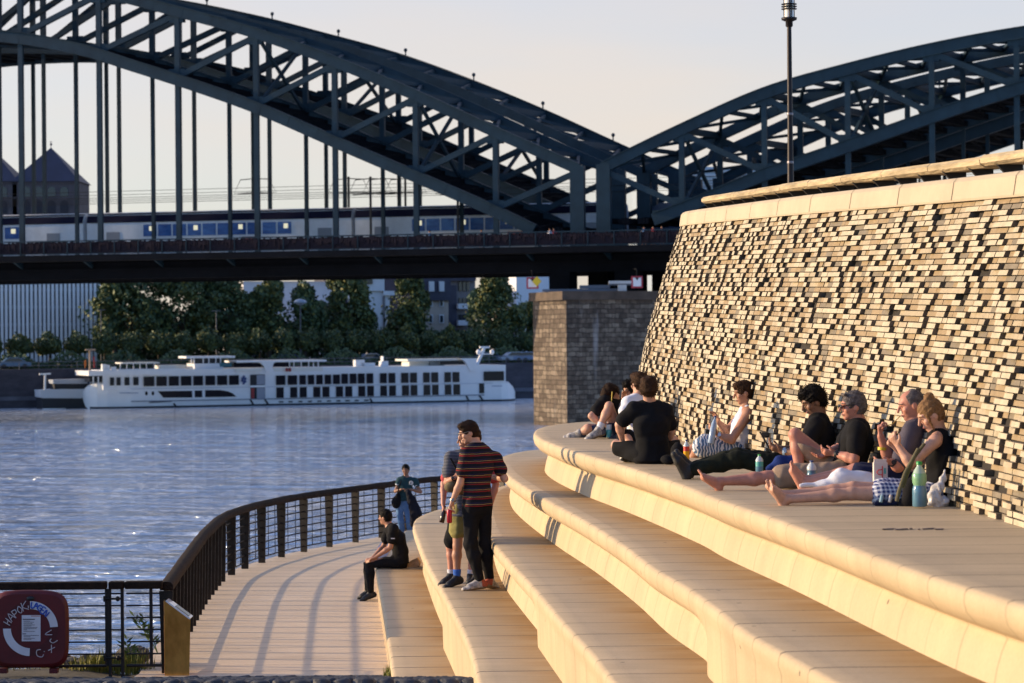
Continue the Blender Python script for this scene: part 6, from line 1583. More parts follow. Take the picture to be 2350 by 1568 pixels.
def glasses(root, H, A3, e, m, sun=False):
    mb = MB()
    for sg in (-1, 1):
        c = H(sg * .032, .110, .004)
        if sun: mb.ell(c, V(.027, .008, .019) * e, 12, 6, 0, Matrix(np.array(A3).T.tolist()))
        else: mb.tube([Vector(c + (A3[0] * math.cos(t) * .024 + A3[2] * math.sin(t) * .02) * e) for t in [2 * math.pi * k / 12 for k in range(13)]], .0018 * e, 5)
        mb.tube([H(sg * .056, .102, .008), H(sg * .078, .06, .012), H(sg * .082, -.005, .012)], .004 * e if sun else .0024 * e, 5)
    mb.tube([H(-.01, .112, .008), H(.01, .112, .008)], .004 * e, 5)
    mb.build('sunglasses' if sun else 'spectacles', m, root)
def watch(root, q, sd, m, t=.93):
    a, b_ = Vector(q['e' + sd]), Vector(q['w' + sd]); p = a.lerp(b_, t); dr = (b_ - a).normalized()
    mb = MB(); mb.lathe(p, [(.036, -.011), (.037, 0), (.036, .011)], 14, axis=dr); c = p + Vector((0, -1, .2)).normalized() * .036; mb.lathe(c, [(.018, -.005), (.018, .007)], 10, axis=Vector((0, -1, .2))); mb.build('wristwatch', m, root)
# ------------------------------------------------------------------ the people of the photograph
L_, R_ = 'L', 'R'
# -- three men standing on the second step
SM = person('tall standing man in red and black striped T-shirt and black jeans, seen from behind', 27.95,
    dict(head=(1075.5, 992), neck=(1095, 1021, 0), sL=(1070, 1043, -.10), sR=(1137, 1052, .12), eL=(1055.5, 1110, -.10), wL=(1038.5, 1150, -.05), eR=(1158, 1099, .10), wR=(1128, 1094, .32),
         pel=(1096, 1160, 0), kL=(1080, 1249, -.06), aL=(1101, 1334, -.05), tL=(1060, 1341, -.10), kR=(1112, 1246, .06), aR=(1124, 1332, .06), tR=(1140, 1338, .2)),
    SK_FAIR, (HR_BRN, 'fringe'), (ST_SM,), (CL_BLK,), (M_shG, M_solW, M_colO), None, 1.08, (-.95, -.12, -.28), hands={L_: ((-.35, -.1, -1), (.9, -.3, 0), .75), R_: ((-.8, .5, 0), (0, 0, -1), .4)}, sleeve=.58, hemdrop=-.015, leg=1.93, slim=.93, h=.0065, seed=4, shirt_amp=.005)
glasses(SM[0], SM[2], SM[3], SM[4], M_glassF); watch(SM[0], SM[1], L_, M_glassF, .95)
GM = person('standing man in grey T-shirt and khaki shorts with blue socks, beside the striped man', 28.35,
    dict(head=(1069.5, 1008), neck=(1073, 1038), sL=(1100, 1052, .1), sR=(1034, 1050, -.05), eR=(1026, 1108, -.10), wR=(1044, 1096, -.28), eL=(1108, 1110, .15), wL=(1090, 1135, -.0),
         pel=(1068, 1160), kR=(1050, 1253, -.05), aR=(1048.5, 1326, -.03), tR=(1022, 1336, -.12), kL=(1090, 1250, .08), aL=(1094, 1325, .1), tL=(1075, 1334, 0)),
    SK_TAN, (HR_BRN, 'short'), (ST_GM,), (CL_KHA, 1.6), (M_shB, M_solB), {L_: (M_sockB, .27), R_: (M_sockB, .27)}, 1.0, (-.85, -.45, -.1), hands={R_: ((.75, -.2, .55), (0, .6, -.6), .6)}, sleeve=.62, hemdrop=.10, leg=.62, h=.007, seed=8)
watch(GM[0], GM[1], R_, M_sung, .9)
b = MB(); c = P(1036, 1118, 28.08); b.ell(c, (.085, .055, .065), 12, 8); b.ell(c + Vector((.10, 0, -.02)), (.09, .05, .07), 12, 8)
b.build('belt_bag', cloth('bag_olive', (.035, .03, .02), .3, (.28, .22, .12), 6), GM[0])
b = MB(); b.tube([P(1034, 1052, 28.0), P(1052, 1085, 28.0), P(1050, 1115, 28.02)], .012, 6); b.build('belt_bag_strap', CL_BLK, GM[0])
TP = person('standing man in pink-red shirt and dark shorts with white socks, mostly hidden at the back', 28.75,
    dict(head=(1086, 1004, .1), neck=(1086, 1034), sL=(1126, 1056), sR=(1045, 1064, .05), eR=(1019, 1110, .05), wR=(1017, 1158, -.08), eL=(1138, 1112), wL=(1126, 1160, -.1),
         pel=(1072, 1162), kR=(1034, 1256, 0), aR=(1035, 1321, 0), tR=(1012, 1330, -.08), kL=(1086, 1256, 0), aL=(1080, 1322, 0), tL=(1078, 1332, -.2)),
    SK_RED, (HR_BRN, 'short'), (CL_PINK,), (CL_BLK, 1.6), (M_shB, M_solB), {L_: (M_sockW, .22), R_: (M_sockW, .22)}, .97, (-.5, -.8, 0), hands={R_: ((0, -.1, -1), (1, 0, 0), .8), L_: ((0, -.1, -1), (-1, 0, 0), .4)}, sleeve=.72, leg=.85, h=.007, seed=9)
b = MB(); c = Vector(TP[1]['wR']) + Vector((0.005, -.045, -.10)); ax = Vector((-.22, -.1, -1)).normalized()
b.lathe(c - ax * .06, [(.0, -.03), (.013, -.028), (.013, .02), (.030, .07), (.031, .17), (.028, .175), (0, .176)], 14, axis=ax)
tag(b.build('beer_bottle', mat('bottle_brown', (.03, .012, .008), .15)), 'dark brown bottle hanging in the hand at the left of the standing group', 'bottle')
b = MB(); w_ = Vector(SM[1]['wL']); c = P(1031.5, 1185, 27.86); b.lathe(c, [(.022, -.078), (.030, -.068), (.031, .06), (.025, .075), (.024, .078), (0, .077)], 16)
tag(b.build('drink_can', mat('can_red', (.40, .015, .035), .3, .4)), 'red drink can held by the man in the striped T-shirt', 'can')

# -- man in black sitting on the lowest step, woman at the railing
ST = person('man in black sitting on the lowest step, looking away toward the river', 37.9,
    dict(head=(884, 1187, .02), neck=(894.5, 1208), sL=(903, 1214, -.18), sR=(893, 1213, .22), eL=(896, 1256, -.20), wL=(862, 1279, -.15), eR=(880, 1255, .25), wR=(855, 1281, .12), chest=(909, 1235, 0), waist=(919, 1264, 0),
         pel=(917, 1288), hpL=(914, 1291, -.09), hpR=(914, 1291, .1), kL=(848, 1292, -.10), aL=(851, 1361, -.10), tL=(827, 1370, -.12), kR=(846, 1290, .12), aR=(845, 1356, .12), tR=(823, 1364, .12)),
    SK_TAN, (HR_BLK, 'short'), (CL_BLK,), (CL_BLK,), (M_shB, M_solB), None, 1.0, (-.88, .45, -.05), hands={L_: ((-1, 0, -.3), (0, 0, -1), .5), R_: ((-1, 0, -.3), (0, 0, -1), .5)}, sleeve=.6, hemdrop=.02, leg=1.95, h=.008, seed=11)
b = MB(); b.beam(P(897, 1236, 37.62), P(906, 1236, 37.62), .02, .012, (0, 0, 1)); b.build('sleeve_logo', M_sockW, ST[0])
b = MB(); q0 = P(880, 1262, 38.3)
b.prism([q0 + Vector((.11 * math.cos(t) * (1.0) + .05 * math.sin(t), 0.1 * math.sin(t), .15 * math.sin(t))) for t in [2 * math.pi * k / 20 for k in range(20)]], (0.012, .03, 0))
tag(b.build('paper_sheet', CL_WHT), 'pale rounded sheet of paper behind the arm of the sitting man in black', 'paper')
c = G(947, 1301, 0.5); b = MB(); b.prism([(c.x - .09, c.y - .05, .5), (c.x + .09, c.y - .04, .5), (c.x + .11, c.y - .02, .56), (c.x + .07, c.y, .64), (c.x - .02, c.y, .60), (c.x - .10, c.y - .03, .55)], (0.02, .12, 0))
tag(b.build('paper_bag', mat('paper_brown', (.60, .36, .19), .85, var=.3, vscale=12, bump=.5, bscale=14), bevel=.008), 'crumpled brown paper bag lying behind the sitting man in black', 'bag')
WO = person('woman in dark teal T-shirt and blue jeans leaning on the railing', 48.1,
    dict(head=(931, 1078.5), neck=(933, 1094.5), sR=(917, 1103), sL=(952, 1104), eR=(907.5, 1128, -.05), wR=(921, 1123, -.22), eL=(965, 1129, -.05), wL=(942, 1123.5, -.22),
         pel=(924, 1157), kR=(920, 1198, -.06), aR=(925, 1237, .0), tR=(922, 1245, -.16), kL=(939, 1198, -.05), aL=(943, 1237, 0), tL=(946, 1245, -.16)),
    SK_BRN, (HR_BLK, 'short'), (CL_TEAL,), (CL_JEAN, 1.8), (M_shB, M_solB), None, .88, (-.12, -1, -.05), hands={R_: ((.9, -.2, .05), (0, 0, -1), .4), L_: ((-.9, -.2, .05), (0, 0, -1), .4)}, sleeve=.32, hemdrop=-.10, leg=1.95, h=.009, slim=.9, seed=13)
b = MB(); nk = Vector(WO[1]['neck']); b.tube([nk + Vector((.062 * math.cos(t), .055 * math.sin(t) - .012, -.028 + .018 * math.sin(t))) for t in [2 * math.pi * k / 18 for k in range(19)]], .007, 6); b.build('white_collar', CL_WHT, WO[0])
for sd, sx in ((R_, -1), (L_, 1)):
    b = MB(); s_, e_ = Vector(WO[1]['s' + sd]), Vector(WO[1]['e' + sd]); b.lathe(s_.lerp(e_, .42), [(.058, -.008), (.059, .008)], 14, axis=(e_ - s_)); b.build('white_cuff', CL_WHT, WO[0])
b = MB(); c = P(943.5, 1108.5, 47.93)
b.tube([c + Vector((.035 * math.cos(t), 0, .035 * math.sin(t))) for t in [2 * math.pi * k / 16 for k in range(17)]], .006, 5); b.tube([c + Vector((.016 * math.cos(t), 0, .016 * math.sin(t))) for t in [2 * math.pi * k / 10 for k in range(11)]], .005, 5); b.build('round_print', CL_WHT, WO[0])
def drape(name, px, d, th, m, label, cat, seed=0, amp=.012):
    g = SDF()
    for (x0, y0, d0, r0), (x1, y1, d1, r1) in zip(px, px[1:]): g.cone(P(x0, y0, d + d0), P(x1, y1, d + d1), r0, r1, .05)
    o = g.build(name, m, None, .010, amp, 38, seed); return tag(o, label, cat)
g = SDF()
for (x0, y0, x1, y1, r0, r1) in ((936, 1128, 944, 1148, .05, .065), (944, 1148, 960, 1178, .065, .085), (944, 1150, 949, 1188, .06, .06), (949, 1188, 945, 1204, .06, .035), (956, 1178, 968, 1190, .06, .03)): g.cone(P(x0, y0, 47.75), P(x1, y1, 47.75), r0, r1, .06)
tag(g.build('jacket', cloth('jacket_dark', (.010, .011, .018), .4), None, .010, .02, 34, 3), 'dark jacket hanging over the arms of the woman at the railing', 'jacket')
g = SDF(); g.ell(P(909, 1153, 48.0), V(.10, .06, .12), None, .03); g.ell(P(913, 1143, 48.0), V(.06, .05, .10), None, .03); o = g.build('handbag', CL_BLK, None, .010, .006, 30, 5)
b = MB(); b.tube([P(910, 1140, 47.95), P(916, 1118, 47.9), P(921, 1104, 48.0)], .012, 6); b.build('shoulder_strap', CL_BLK, o); tag(o, 'black shoulder bag at the side of the woman by the railing', 'bag')

TERR[0], TERR[1] = 1.063, 1.05; KD = 1.063
def PT(x, y, d): return P(x, y, d * KD)
# -- group at the far end of the terrace
P1 = person('young man in black T-shirt and denim shorts, head bowed, at the far terrace end', 29.5,
    dict(head=(1402, 904, -.02), neck=(1409, 920, .03), sL=(1388, 921, -.12), sR=(1424, 926, .2), eL=(1357, 955, -.22), wL=(1378, 974, -.22), eR=(1428, 960, .15), wR=(1392, 960, .1), chest=(1415, 945, .05), waist=(1421, 970, .05),
         pel=(1420, 990, .03), hpL=(1415, 990, -.08), hpR=(1415, 988, .14), kR=(1350, 983, -.02), aR=(1330, 994, .03), tR=(1303, 996, .03), kL=(1398, 932, -.32), aL=(1374, 987, -.36), tL=(1347, 996, -.42)),
    SK_FAIR, (HR_BRN, 'wavy'), (CL_BLK,), (CL_DEN, 1.4), (M_shG, M_solW, M_colG), {R_: (M_sockW, .10), L_: (M_sockW, .30)}, 1.0, (-.35, -.2, -.9), hu=(-.62, -.5, .45), hands={L_: ((1, 0, -.1), (0, 0, -1), .6)}, sleeve=.62, leg=.72, h=.0075, seed=21)
P2 = person('person with dark curly hair and sunglasses sitting between the bowed man and the white T-shirt', 29.2,
    dict(head=(1447, 897), neck=(1453, 919), sL=(1436, 932, -.1), sR=(1470, 932, .2), eL=(1430, 955, -.15), wL=(1434, 921, -.2), pel=(1462, 990), hpL=(1460, 990, -.08), hpR=(1460, 990, .1), kL=(1430, 965, -.1), kR=(1430, 965, .15), aL=(1425, 998, -.1), aR=(1425, 998, .15)),
    SK_TAN, (HR_BLK, 'curly'), (CL_NAVY,), (CL_BLK,), (M_shB, M_solB), None, .97, (-.75, -.6, -.1), hands={L_: ((-.2, 0, 1), (.6, -.6, 0), .5)}, leg=1.9, h=.0085, seed=22)
glasses(P2[0], P2[2], P2[3], P2[4], M_sung, True)
P3 = person('young man in white T-shirt sitting cross-legged beyond the man in black', 26.6,
    dict(head=(1466, 880), neck=(1464, 908), sL=(1442, 924, -.08), sR=(1480, 926, .18), eL=(1428, 968, -.15), wL=(1425, 1003, -.3), eR=(1500, 965, .2), wR=(1475, 1000, .1),
         pel=(1468, 1008), hpL=(1460, 1010, -.1), hpR=(1478, 1010, .1), kL=(1432, 1000, -.1), aL=(1450, 1022, -.3), kR=(1500, 1000, .2), aR=(1470, 1020, -.1)),
    SK_FAIR, (HR_CURL, 'wavy'), (CL_WHT,), (CL_BLK,), (M_shW, M_solW), None, 1.0, (-.5, .85, -.12), leg=.9, h=.0075, seed=23, hands={L_: ((0, -.3, -1), (1, 0, 0), .5)})
P4 = person('man in plain black T-shirt sitting cross-legged with his back to the camera', 23.5,
    dict(head=(1489, 893), neck=(1492, 926, .02), sL=(1455, 940, -.02), sR=(1527, 943, .04), eL=(1421, 975, .05), wL=(1428, 1010, .16), eR=(1540, 990, .1), wR=(1530, 1018, .22), chest=(1495, 975, -.02), waist=(1497, 1015, -.02),
         pel=(1495, 1040), hpL=(1475, 1045, .0), hpR=(1516, 1045, .0), kL=(1415, 1022, .28), aL=(1450, 1042, .42), tL=(1430, 1040, .30), kR=(1545, 1012, .38), aR=(1490, 1045, .45), tR=(1470, 1046, .42)),
    SK_FAIR, (HR_CURL, 'wavy'), (CL_BLK,), (CL_BLK, 1.3), (M_shW, M_solB), None, 1.0, (.12, 1, -.12), leg=.8, h=.007, seed=24, sleeve=.66, hemdrop=.06, hands={L_: ((.3, .3, -1), (1, 0, 0), .5)})
# -- young man in white vest
P5 = person('young man in white vest and striped shorts opening a bottle against the brick wall', 24.6,
    dict(head=(1707, 901), neck=(1716, 934, .02), sL=(1717, 949, -.16), sR=(1708, 947, .2), eL=(1679, 1010, -.24), wL=(1647, 998, -.2), eR=(1668, 990, .18), wR=(1649, 969, .06), chest=(1709, 972, 0), waist=(1700, 1007, 0),
         pel=(1690, 1030), hpL=(1686, 1032, -.09), hpR=(1686, 1032, .09), kL=(1605, 1024, -.12), aL=(1585, 1056, -.02), tL=(1562, 1048, -.06), kR=(1612, 1018, .16), aR=(1560, 1046, .14), tR=(1540, 1040, .1)),
    SK_TAN, (HR_CURL, 'fringe'), (CL_WHT,), (ST_P5, 1.8), (M_shB, M_solB), None, 1.0, (-1, -.06, -.22), hands={L_: ((-.75, -.1, .6), (.35, .3, .8), .35), R_: ((-.4, -.2, .85), (-.7, -.4, -.3), .3)}, tank=-.004, leg=.9, h=.007, seed=25, neckhole=.062)
watch(P5[0], P5[1], L_, mat('watch_silver', (.5, .52, .6), .3, .6), .9)
# -- dark haired man with phone, boots
P6 = person('dark curly haired man in black shirt, dark trousers and boots, looking at his phone', 21.0,
    dict(head=(1866, 921), neck=(1881, 957, .02), sL=(1874, 976, -.16), sR=(1884, 972, .2), eL=(1838, 1040, -.24), wL=(1795, 1036, -.16), eR=(1836, 1035, .2), wR=(1792, 1030, .08), chest=(1878, 1000, 0), waist=(1872, 1042, 0),
         pel=(1862, 1072), hpL=(1855, 1074, -.09), hpR=(1855, 1074, .1), kL=(1690, 1055, -.08), aL=(1582, 1080, -.08), tL=(1566, 1048, -.10), kR=(1695, 1048, .12), aR=(1588, 1075, .12), tR=(1572, 1042, .13)),
    SK_BRN, (HR_BLK, 'curly'), (CL_BLK,), (CL_CAMO, 1.4), (M_shB, M_solB), None, 1.03, (-.9, -.12, -.42), hands={L_: ((-.9, .1, .25), (0, .5, .8), .55), R_: ((-.9, -.1, .3), (0, -.4, .8), .55)}, leg=1.9, h=.007, seed=26, sleeve=.8, hemdrop=.05)
watch(P6[0], P6[1], L_, mat('watch_pale_blue', (.45, .58, .70), .35), .86)
b = MB(); b.obox(PT(1757, 1014, 20.98), PT(1763, 1026, 20.98) - PT(1750, 1003, 20.98), Vector((0, .03, 0)), Vector((.006, 0, .004)))
tag(b.build('phone', M_black, bevel=.003), 'dark phone held tilted by the curly haired man in boots', 'phone')
# -- grey haired man with sunglasses, knee raised
P7 = person('grey haired man with dark sunglasses, black T-shirt and beige shorts, one knee raised', 19.6,
    dict(head=(1957, 932), neck=(1972, 968, .02), sL=(1968, 988, -.18), sR=(1962, 982, .22), eL=(1960, 1054, -.26), wL=(1917, 1041, -.14), eR=(1925, 1030, .2), wR=(1900, 1040, .0), chest=(1966, 1012, 0), waist=(1955, 1055, 0),
         pel=(1938, 1084), hpL=(1925, 1086, -.1), hpR=(1925, 1086, .12), kR=(1825, 998, .08), aR=(1836, 1092, .04), tR=(1806, 1101, .0), kL=(1760, 1096, -.18), aL=(1652, 1105, -.22), tL=(1622, 1082, -.26)),
    SK_RED, (HR_GRY, 'short'), (CL_BLK,), (CL_BEI, 1.3), None, None, 1.0, (-1, -.1, -.06), hands={L_: ((-.95, .1, .1), (0, .6, .6), .6), R_: ((-.8, -.2, -.3), (0, -.3, .8), .5)}, bare='LR', leg=.78, h=.007, seed=27, sleeve=.6, hemdrop=.03)
glasses(P7[0], P7[2], P7[3], P7[4], M_sung, True); watch(P7[0], P7[1], L_, M_black, .9)
b = MB(); H7 = P7[2]
b.tube([H7(-.05, .07, .10), H7(0, .085, .105), H7(.05, .07, .10)], .014, 6); b.build('forelock', HR_GRY, P7[0])
# -- bald man behind the blonde woman
P8 = person('bald man in plum grey shirt holding a string to his mouth beside the blonde woman', 18.5,
    dict(head=(2091, 929), neck=(2103, 968, .02), sL=(2092, 992, -.14), sR=(2100, 985, .22), eL=(2062, 1072, -.2), wL=(2046, 1060, -.24), eR=(2040, 1056, .12), wR=(2021, 1002, .02), chest=(2102, 1020, .02), waist=(2104, 1070, .02),
         pel=(2100, 1104, .04), hpL=(2090, 1106, -.06), hpR=(2090, 1106, .14), kL=(1960, 1086, .0), aL=(1850, 1108, .05), tL=(1836, 1080, .05), kR=(1962, 1080, .25), aR=(1852, 1102, .3), tR=(1838, 1075, .3)),
    SK_RED, (HR_GRY, 'buzz'), (CL_PUR,), (CL_NAVY, 1.4), None, None, 1.0, (-1, -.05, -.25), hands={R_: ((-.15, -.1, 1), (.8, -.3, .1), .9), L_: ((-.9, -.1, -.1), (0, .4, .8), .5)}, bare='LR', leg=.85, h=.0075, seed=28, sleeve=.75)
watch(P8[0], P8[1], L_, M_black, .8)
b = MB(); b.lathe(PT(2024, 1030, 18.53), [(.034, -.012), (.035, .012)], 12, axis=(.1, 0, 1)); b.build('yellow_wristband', mat('band_yellow', (.7, .5, .03), .5), P8[0])
b = MB(); m_ = P8[2](0, .11, -.066); b.tube([Vector(m_), Vector(m_).lerp(PT(2030, 982, 18.5), .5) + Vector((0, 0, -.02)), PT(2028, 978, 18.5)], .004, 5)
tag(b.build('food_string', mat('string_amber', (.45, .25, .03), .4)), 'thin amber string between the mouth and hand of the bald man', 'string')
# -- blonde woman
P9 = person('blonde woman with a bun in black strap top and checked shorts, bare legs stretched out', 17.75,
    dict(head=(2135, 952), neck=(2155, 990, .03), sL=(2146, 1012, -.16), sR=(2160, 1008, .18), eL=(2090, 1066, -.22), wL=(2062, 1024, -.18), eR=(2100, 1070, .16), wR=(2058, 1030, .0), chest=(2166, 1045, .02), waist=(2166, 1095, .02),
         pel=(2152, 1132, .02), hpL=(2140, 1136, -.09), hpR=(2140, 1134, .10), kL=(1955, 1133, -.08), aL=(1806, 1146, -.08), tL=(1783, 1106, -.14), kR=(1958, 1120, .08), aR=(1800, 1136, .10), tR=(1770, 1096, .06)),
    SK_FAIR, (HR_BLD, 'long'), (CL_BLK,), (ST_P9, 1.5), None, None, .97, (-.86, -.12, -.46), hands={L_: ((-.55, 0, .75), (.5, .5, .4), .9), R_: ((-.7, 0, .6), (.3, -.5, .6), .9)}, bare='LR', tank=.012, leg=.62, h=.007, seed=29, slim=.92, neckhole=.06, hemdrop=.02)

# ------------------------------------------------------------------ things on the terrace
M_pet = mat('clear_plastic', (.55, .60, .62), .12, spec=.6); M_petb = mat('water_bottle_blue', (.10, .22, .32), .12, spec=.6); M_petg = mat('green_plastic', (.22, .42, .24), .15, spec=.6); M_capg = mat('cap_green', (.02, .30, .06), .4); M_capb = mat('cap_blue', (.02, .04, .16), .4); M_oj = mat('orange_drink', (.80, .38, .01), .2); M_lab = mat('bottle_label_red', (.55, .04, .03), .4); M_teal = mat('carton_teal', (.08, .36, .34), .4)
def bottle(x, y0, y1, hw, d, bodies, cap, label, cat='bottle', name='bottle', waist=False):
    d = d / 1.0; s_ = F / (d * KD); c = PT(x, y1, d); Hh = (y1 - y0) / s_; r = hw / s_; t = empty(name, c, label, cat)
    prof = [(r * .8, 0), (r, .02 * Hh), (r, .38 * Hh), (r * (.84 if waist else 1), .47 * Hh), (r, .55 * Hh), (r, .70 * Hh), (r * .75, .80 * Hh), (r * .35, .90 * Hh), (r * .33, .93 * Hh)]
    lo = 0
    for fr, m, nm in bodies:
        pr = [p for p in prof if lo * Hh - 1e-6 <= p[1] <= fr * Hh + 1e-6]
        def rad(z):
            for p, w2 in zip(prof, prof[1:]):
                if p[1] <= z <= w2[1]: return p[0] + (w2[0] - p[0]) * (z - p[1]) / max(1e-9, w2[1] - p[1])
            return prof[-1][0]
        pr = [(rad(lo * Hh), lo * Hh)] + [p for p in prof if lo * Hh < p[1] < fr * Hh] + [(rad(fr * Hh), fr * Hh)]
        b = MB(); b.lathe(c, pr, 18); b.build(nm, m, t); lo = fr
    b = MB(); b.lathe(c, [(r * .42, .925 * Hh), (r * .42, .99 * Hh), (r * .35, Hh), (0, Hh)], 14); b.build('cap', cap, t); return t
bottle(1575.5, 1009, 1055, 7, 23.0, [(.42, M_oj, 'drink'), (.66, M_lab, 'bottle_label'), (.93, M_pet, 'neck')], M_capb, 'soda bottle with red label half full of orange drink, near the boots')
bottle(1743, 1043, 1086, 9, 20.6, [(.36, M_petb, 'body'), (.62, M_teal, 'bottle_label'), (.93, M_pet, 'neck')], M_capg, 'small water bottle with green cap standing before the dark trousers')
bottle(1863, 1057, 1106, 11, 18.9, [(.55, M_petb, 'body'), (.93, M_pet, 'neck')], M_capb, 'clear water bottle with dark blue cap beside the raised bare leg', waist=True)
bottle(2110.5, 1059, 1163, 16.5, 17.30, [(.47, M_petb, 'body'), (.74, M_petg, 'bottle_label'), (.93, mat('pale_green_plastic', (.40, .52, .42), .15), 'neck')], M_capg, 'large plastic water bottle with green cap and label in front of the blonde woman', waist=True)
wl, wr2 = Vector(P5[1]['wL']), Vector(P5[1]['wR']); c0, c1 = PT(1631, 1018, 24.35), PT(1642, 955, 24.4); ax = (c1 - c0).normalized(); Lb = (c1 - c0).length
t = empty('bottle', c0, 'blue-tinted water bottle held in both hands by the man in the vest', 'bottle')
b = MB(); b.lathe(c0, [(.030, 0), (.035, .01), (.035, Lb * .62), (.028, Lb * .74), (.013, Lb * .9), (.013, Lb * .95)], 16, axis=ax); b.build('body', mat('pale_blue_plastic', (.32, .42, .58), .15), t)
b = MB(); b.lathe(c0, [(.016, Lb * .94), (.016, Lb * 1.0), (0, Lb * 1.0)], 12, axis=ax); b.build('cap', M_capb, t)
c = PT(1936.5, 1103, 18.6); s_ = F / 18.6; b = MB(); b.lathe(c, [(.020, 0), (.024, .005), (.028, .09), (.026, .09), (.022, .012), (0, .012)], 16); tag(b.build('drinking_glass', M_pet), 'small empty drinking glass on the white cloth', 'glass')
d = 17.9; t = empty('carton', PT(2021, 1106, d), 'upright white food carton with a red arch emblem by the bald man', 'carton'); s_ = F / d
b = MB(); q0, q1 = PT(2006, 1106, d), PT(2037, 1062, d); d = d * KD; b.box(q0.x, q1.x, d, d + .07, q0.z, q1.z); b.obox(((q0.x + q1.x) / 2, d + .035, q1.z + .012), ((q1.x - q0.x) / 2 * .9, 0, 0), (0, .012, 0), (0, 0, .014)); b.build('box', mat('carton_white', (.62, .55, .50), .7), t)
b = MB(); cx, cz = lerp(q0.x, q1.x, .42), lerp(q0.z, q1.z, .5); b.tube([(cx + .02, d - .004, cz - .05), (cx + .02, d - .004, cz + .05)], .004, 5); b.tube([(cx + .02, d - .004, cz + .022), (cx - .01, d - .004, cz + .018), (cx - .025, d - .004, cz), (cx - .012, d - .004, cz - .016), (cx + .02, d - .004, cz - .02)], .004, 5); b.build('red_emblem', mat('emblem_red', (.60, .05, .05), .6), t)
b = MB(); b.obox((lerp(q0.x, q1.x, .8), d - .002, cz + .01), (.008, 0, 0), (0, .002, 0), (0, 0, .022)); b.build('teal_mark', M_teal, t)
g = SDF()
for (x0, y0, x1, y1, r0, r1) in ((1838, 1114, 1900, 1111, .012, .03), (1900, 1111, 1930, 1098, .035, .075), (1930, 1098, 1990, 1102, .075, .06), (1985, 1103, 2030, 1108, .05, .035), (1880, 1114, 2010, 1114, .02, .03)): g.cone(PT(x0, y0, 18.25), PT(x1, y1, 18.25), r0, r1, .05)
tag(g.build('white_cloth', CL_WHT, None, .008, .010, 36, 2), 'crumpled white cloth lying behind the stretched legs of the blonde woman', 'cloth')
g = SDF(); 
for (x0, y0, x1, y1, r0, r1) in ((2142, 1152, 2164, 1150, .040, .036), (2148, 1138, 2158, 1116, .046, .032), (2160, 1112, 2168, 1080, .016, .006), (2140, 1128, 2146, 1118, .02, .012)): g.cone(PT(x0, y0, 17.42), PT(x1, y1, 17.42), r0, r1, .03)
tag(g.build('plastic_bag', mat('bag_white', (.62, .60, .62), .4, var=.1, vscale=9), None, .007, .022, 75, 6), 'crumpled white plastic bag at the foot of the wall behind the green bottle', 'bag')
g = SDF(); 
for (x0, y0, x1, y1, r0, r1) in ((2086, 1152, 2092, 1118, .06, .055), (2092, 1118, 2108, 1078, .05, .03), (2068, 1158, 2100, 1156, .03, .05)): g.cone(PT(x0, y0, 17.52), PT(x1, y1, 17.52), r0, r1, .05)
o = g.build('backpack', cloth('backpack_black', (.012, .012, .014), .3), None, .008, .006, 30, 7); tag(o, 'black backpack with olive strap leaning in front of the blonde woman', 'backpack')
b = MB(); b.tube([PT(2122, 1018, 17.42), PT(2098, 1050, 17.42), PT(2082, 1090, 17.42), PT(2072, 1120, 17.42)], .014, 6); b.tube([PT(2108, 1030, 17.42), PT(2078, 1085, 17.40), PT(2064, 1125, 17.40), PT(2058, 1150, 17.42)], .016, 6); b.build('strap', cloth('strap_olive', (.13, .115, .07), .3), o)
for x, y, lab in ((2022, 1152, 'dark blue sandal with pale strap near the green bottle, left one of the pair'), (2042, 1152, 'sandal with pale blue strap lying right of its pair by the backpack')):
    c = G(x, 1161, ZS[4]); t = empty('sandal', c, lab, 'sandal', 'sandals beside the backpack'); b = MB(); b.obox(c + Vector((0, .0, .02)), (.055, .0, .004), (0, .04, 0), (0, 0, .016)); b.build('sole', CL_NAVY, t, bevel=.01)
    b = MB(); b.tube([c + Vector((-.01, -.045, .03)), c + Vector((0, -.03, .065)), c + Vector((.01, .01, .075)), c + Vector((.01, .045, .03))], .014, 6); b.build('strap', mat('strap_pale', (.30, .45, .50), .6) if x < 2030 else bpy.data.materials['carton_white'], t)
g = SDF(); g.ell(PT(1555, 1040, 23.2), V(.07, .07, .11), None, .03); g.ell(PT(1535, 1055, 23.3), V(.09, .07, .05), None, .03); o = g.build('backpack', CL_BLK, None, .009, .008, 30, 8); tag(o, 'low black bag beside the man in black with his back turned', 'backpack')
g = SDF()
for (x0, y0, x1, y1, r0, r1) in ((1762, 1078, 1790, 1062, .02, .045), (1790, 1062, 1826, 1060, .05, .06), (1770, 1080, 1825, 1080, .02, .03)): g.cone(PT(x0, y0, 20.2), PT(x1, y1, 20.2), r0, r1, .04)
tag(g.build('blue_jacket', cloth('jacket_blue', (.015, .035, .16), .4), None, .008, .010, 40, 9), 'crumpled blue jacket lying under the phone between the stretched legs', 'jacket')
c = PT(1397.5, 1004, 29.2); t = empty('drink_cup', c, 'teal and clear drink cup standing beside the denim shorts', 'cup'); s_ = F / 29.2
b = MB(); b.lathe(c, [(.032, 0), (.036, .06), (.038, .10), (0, .10)], 14); b.build('cup_body', M_teal, t); b = MB(); b.lathe(c, [(.038, .10), (.040, .16), (.038, .165), (0, .165)], 14); b.build('cup_top', M_pet, t)
b = MB(); b.tube([PT(1403, 926, 29.3), PT(1405, 899, 29.3)], .007, 6); tag(b.build('straw', mat('straw_yellow', (.75, .55, .08), .5)), 'yellow straw sticking up beside the knee of the bowed man', 'straw')
c = G(2085, 1216, ZS[4]); b = MB()
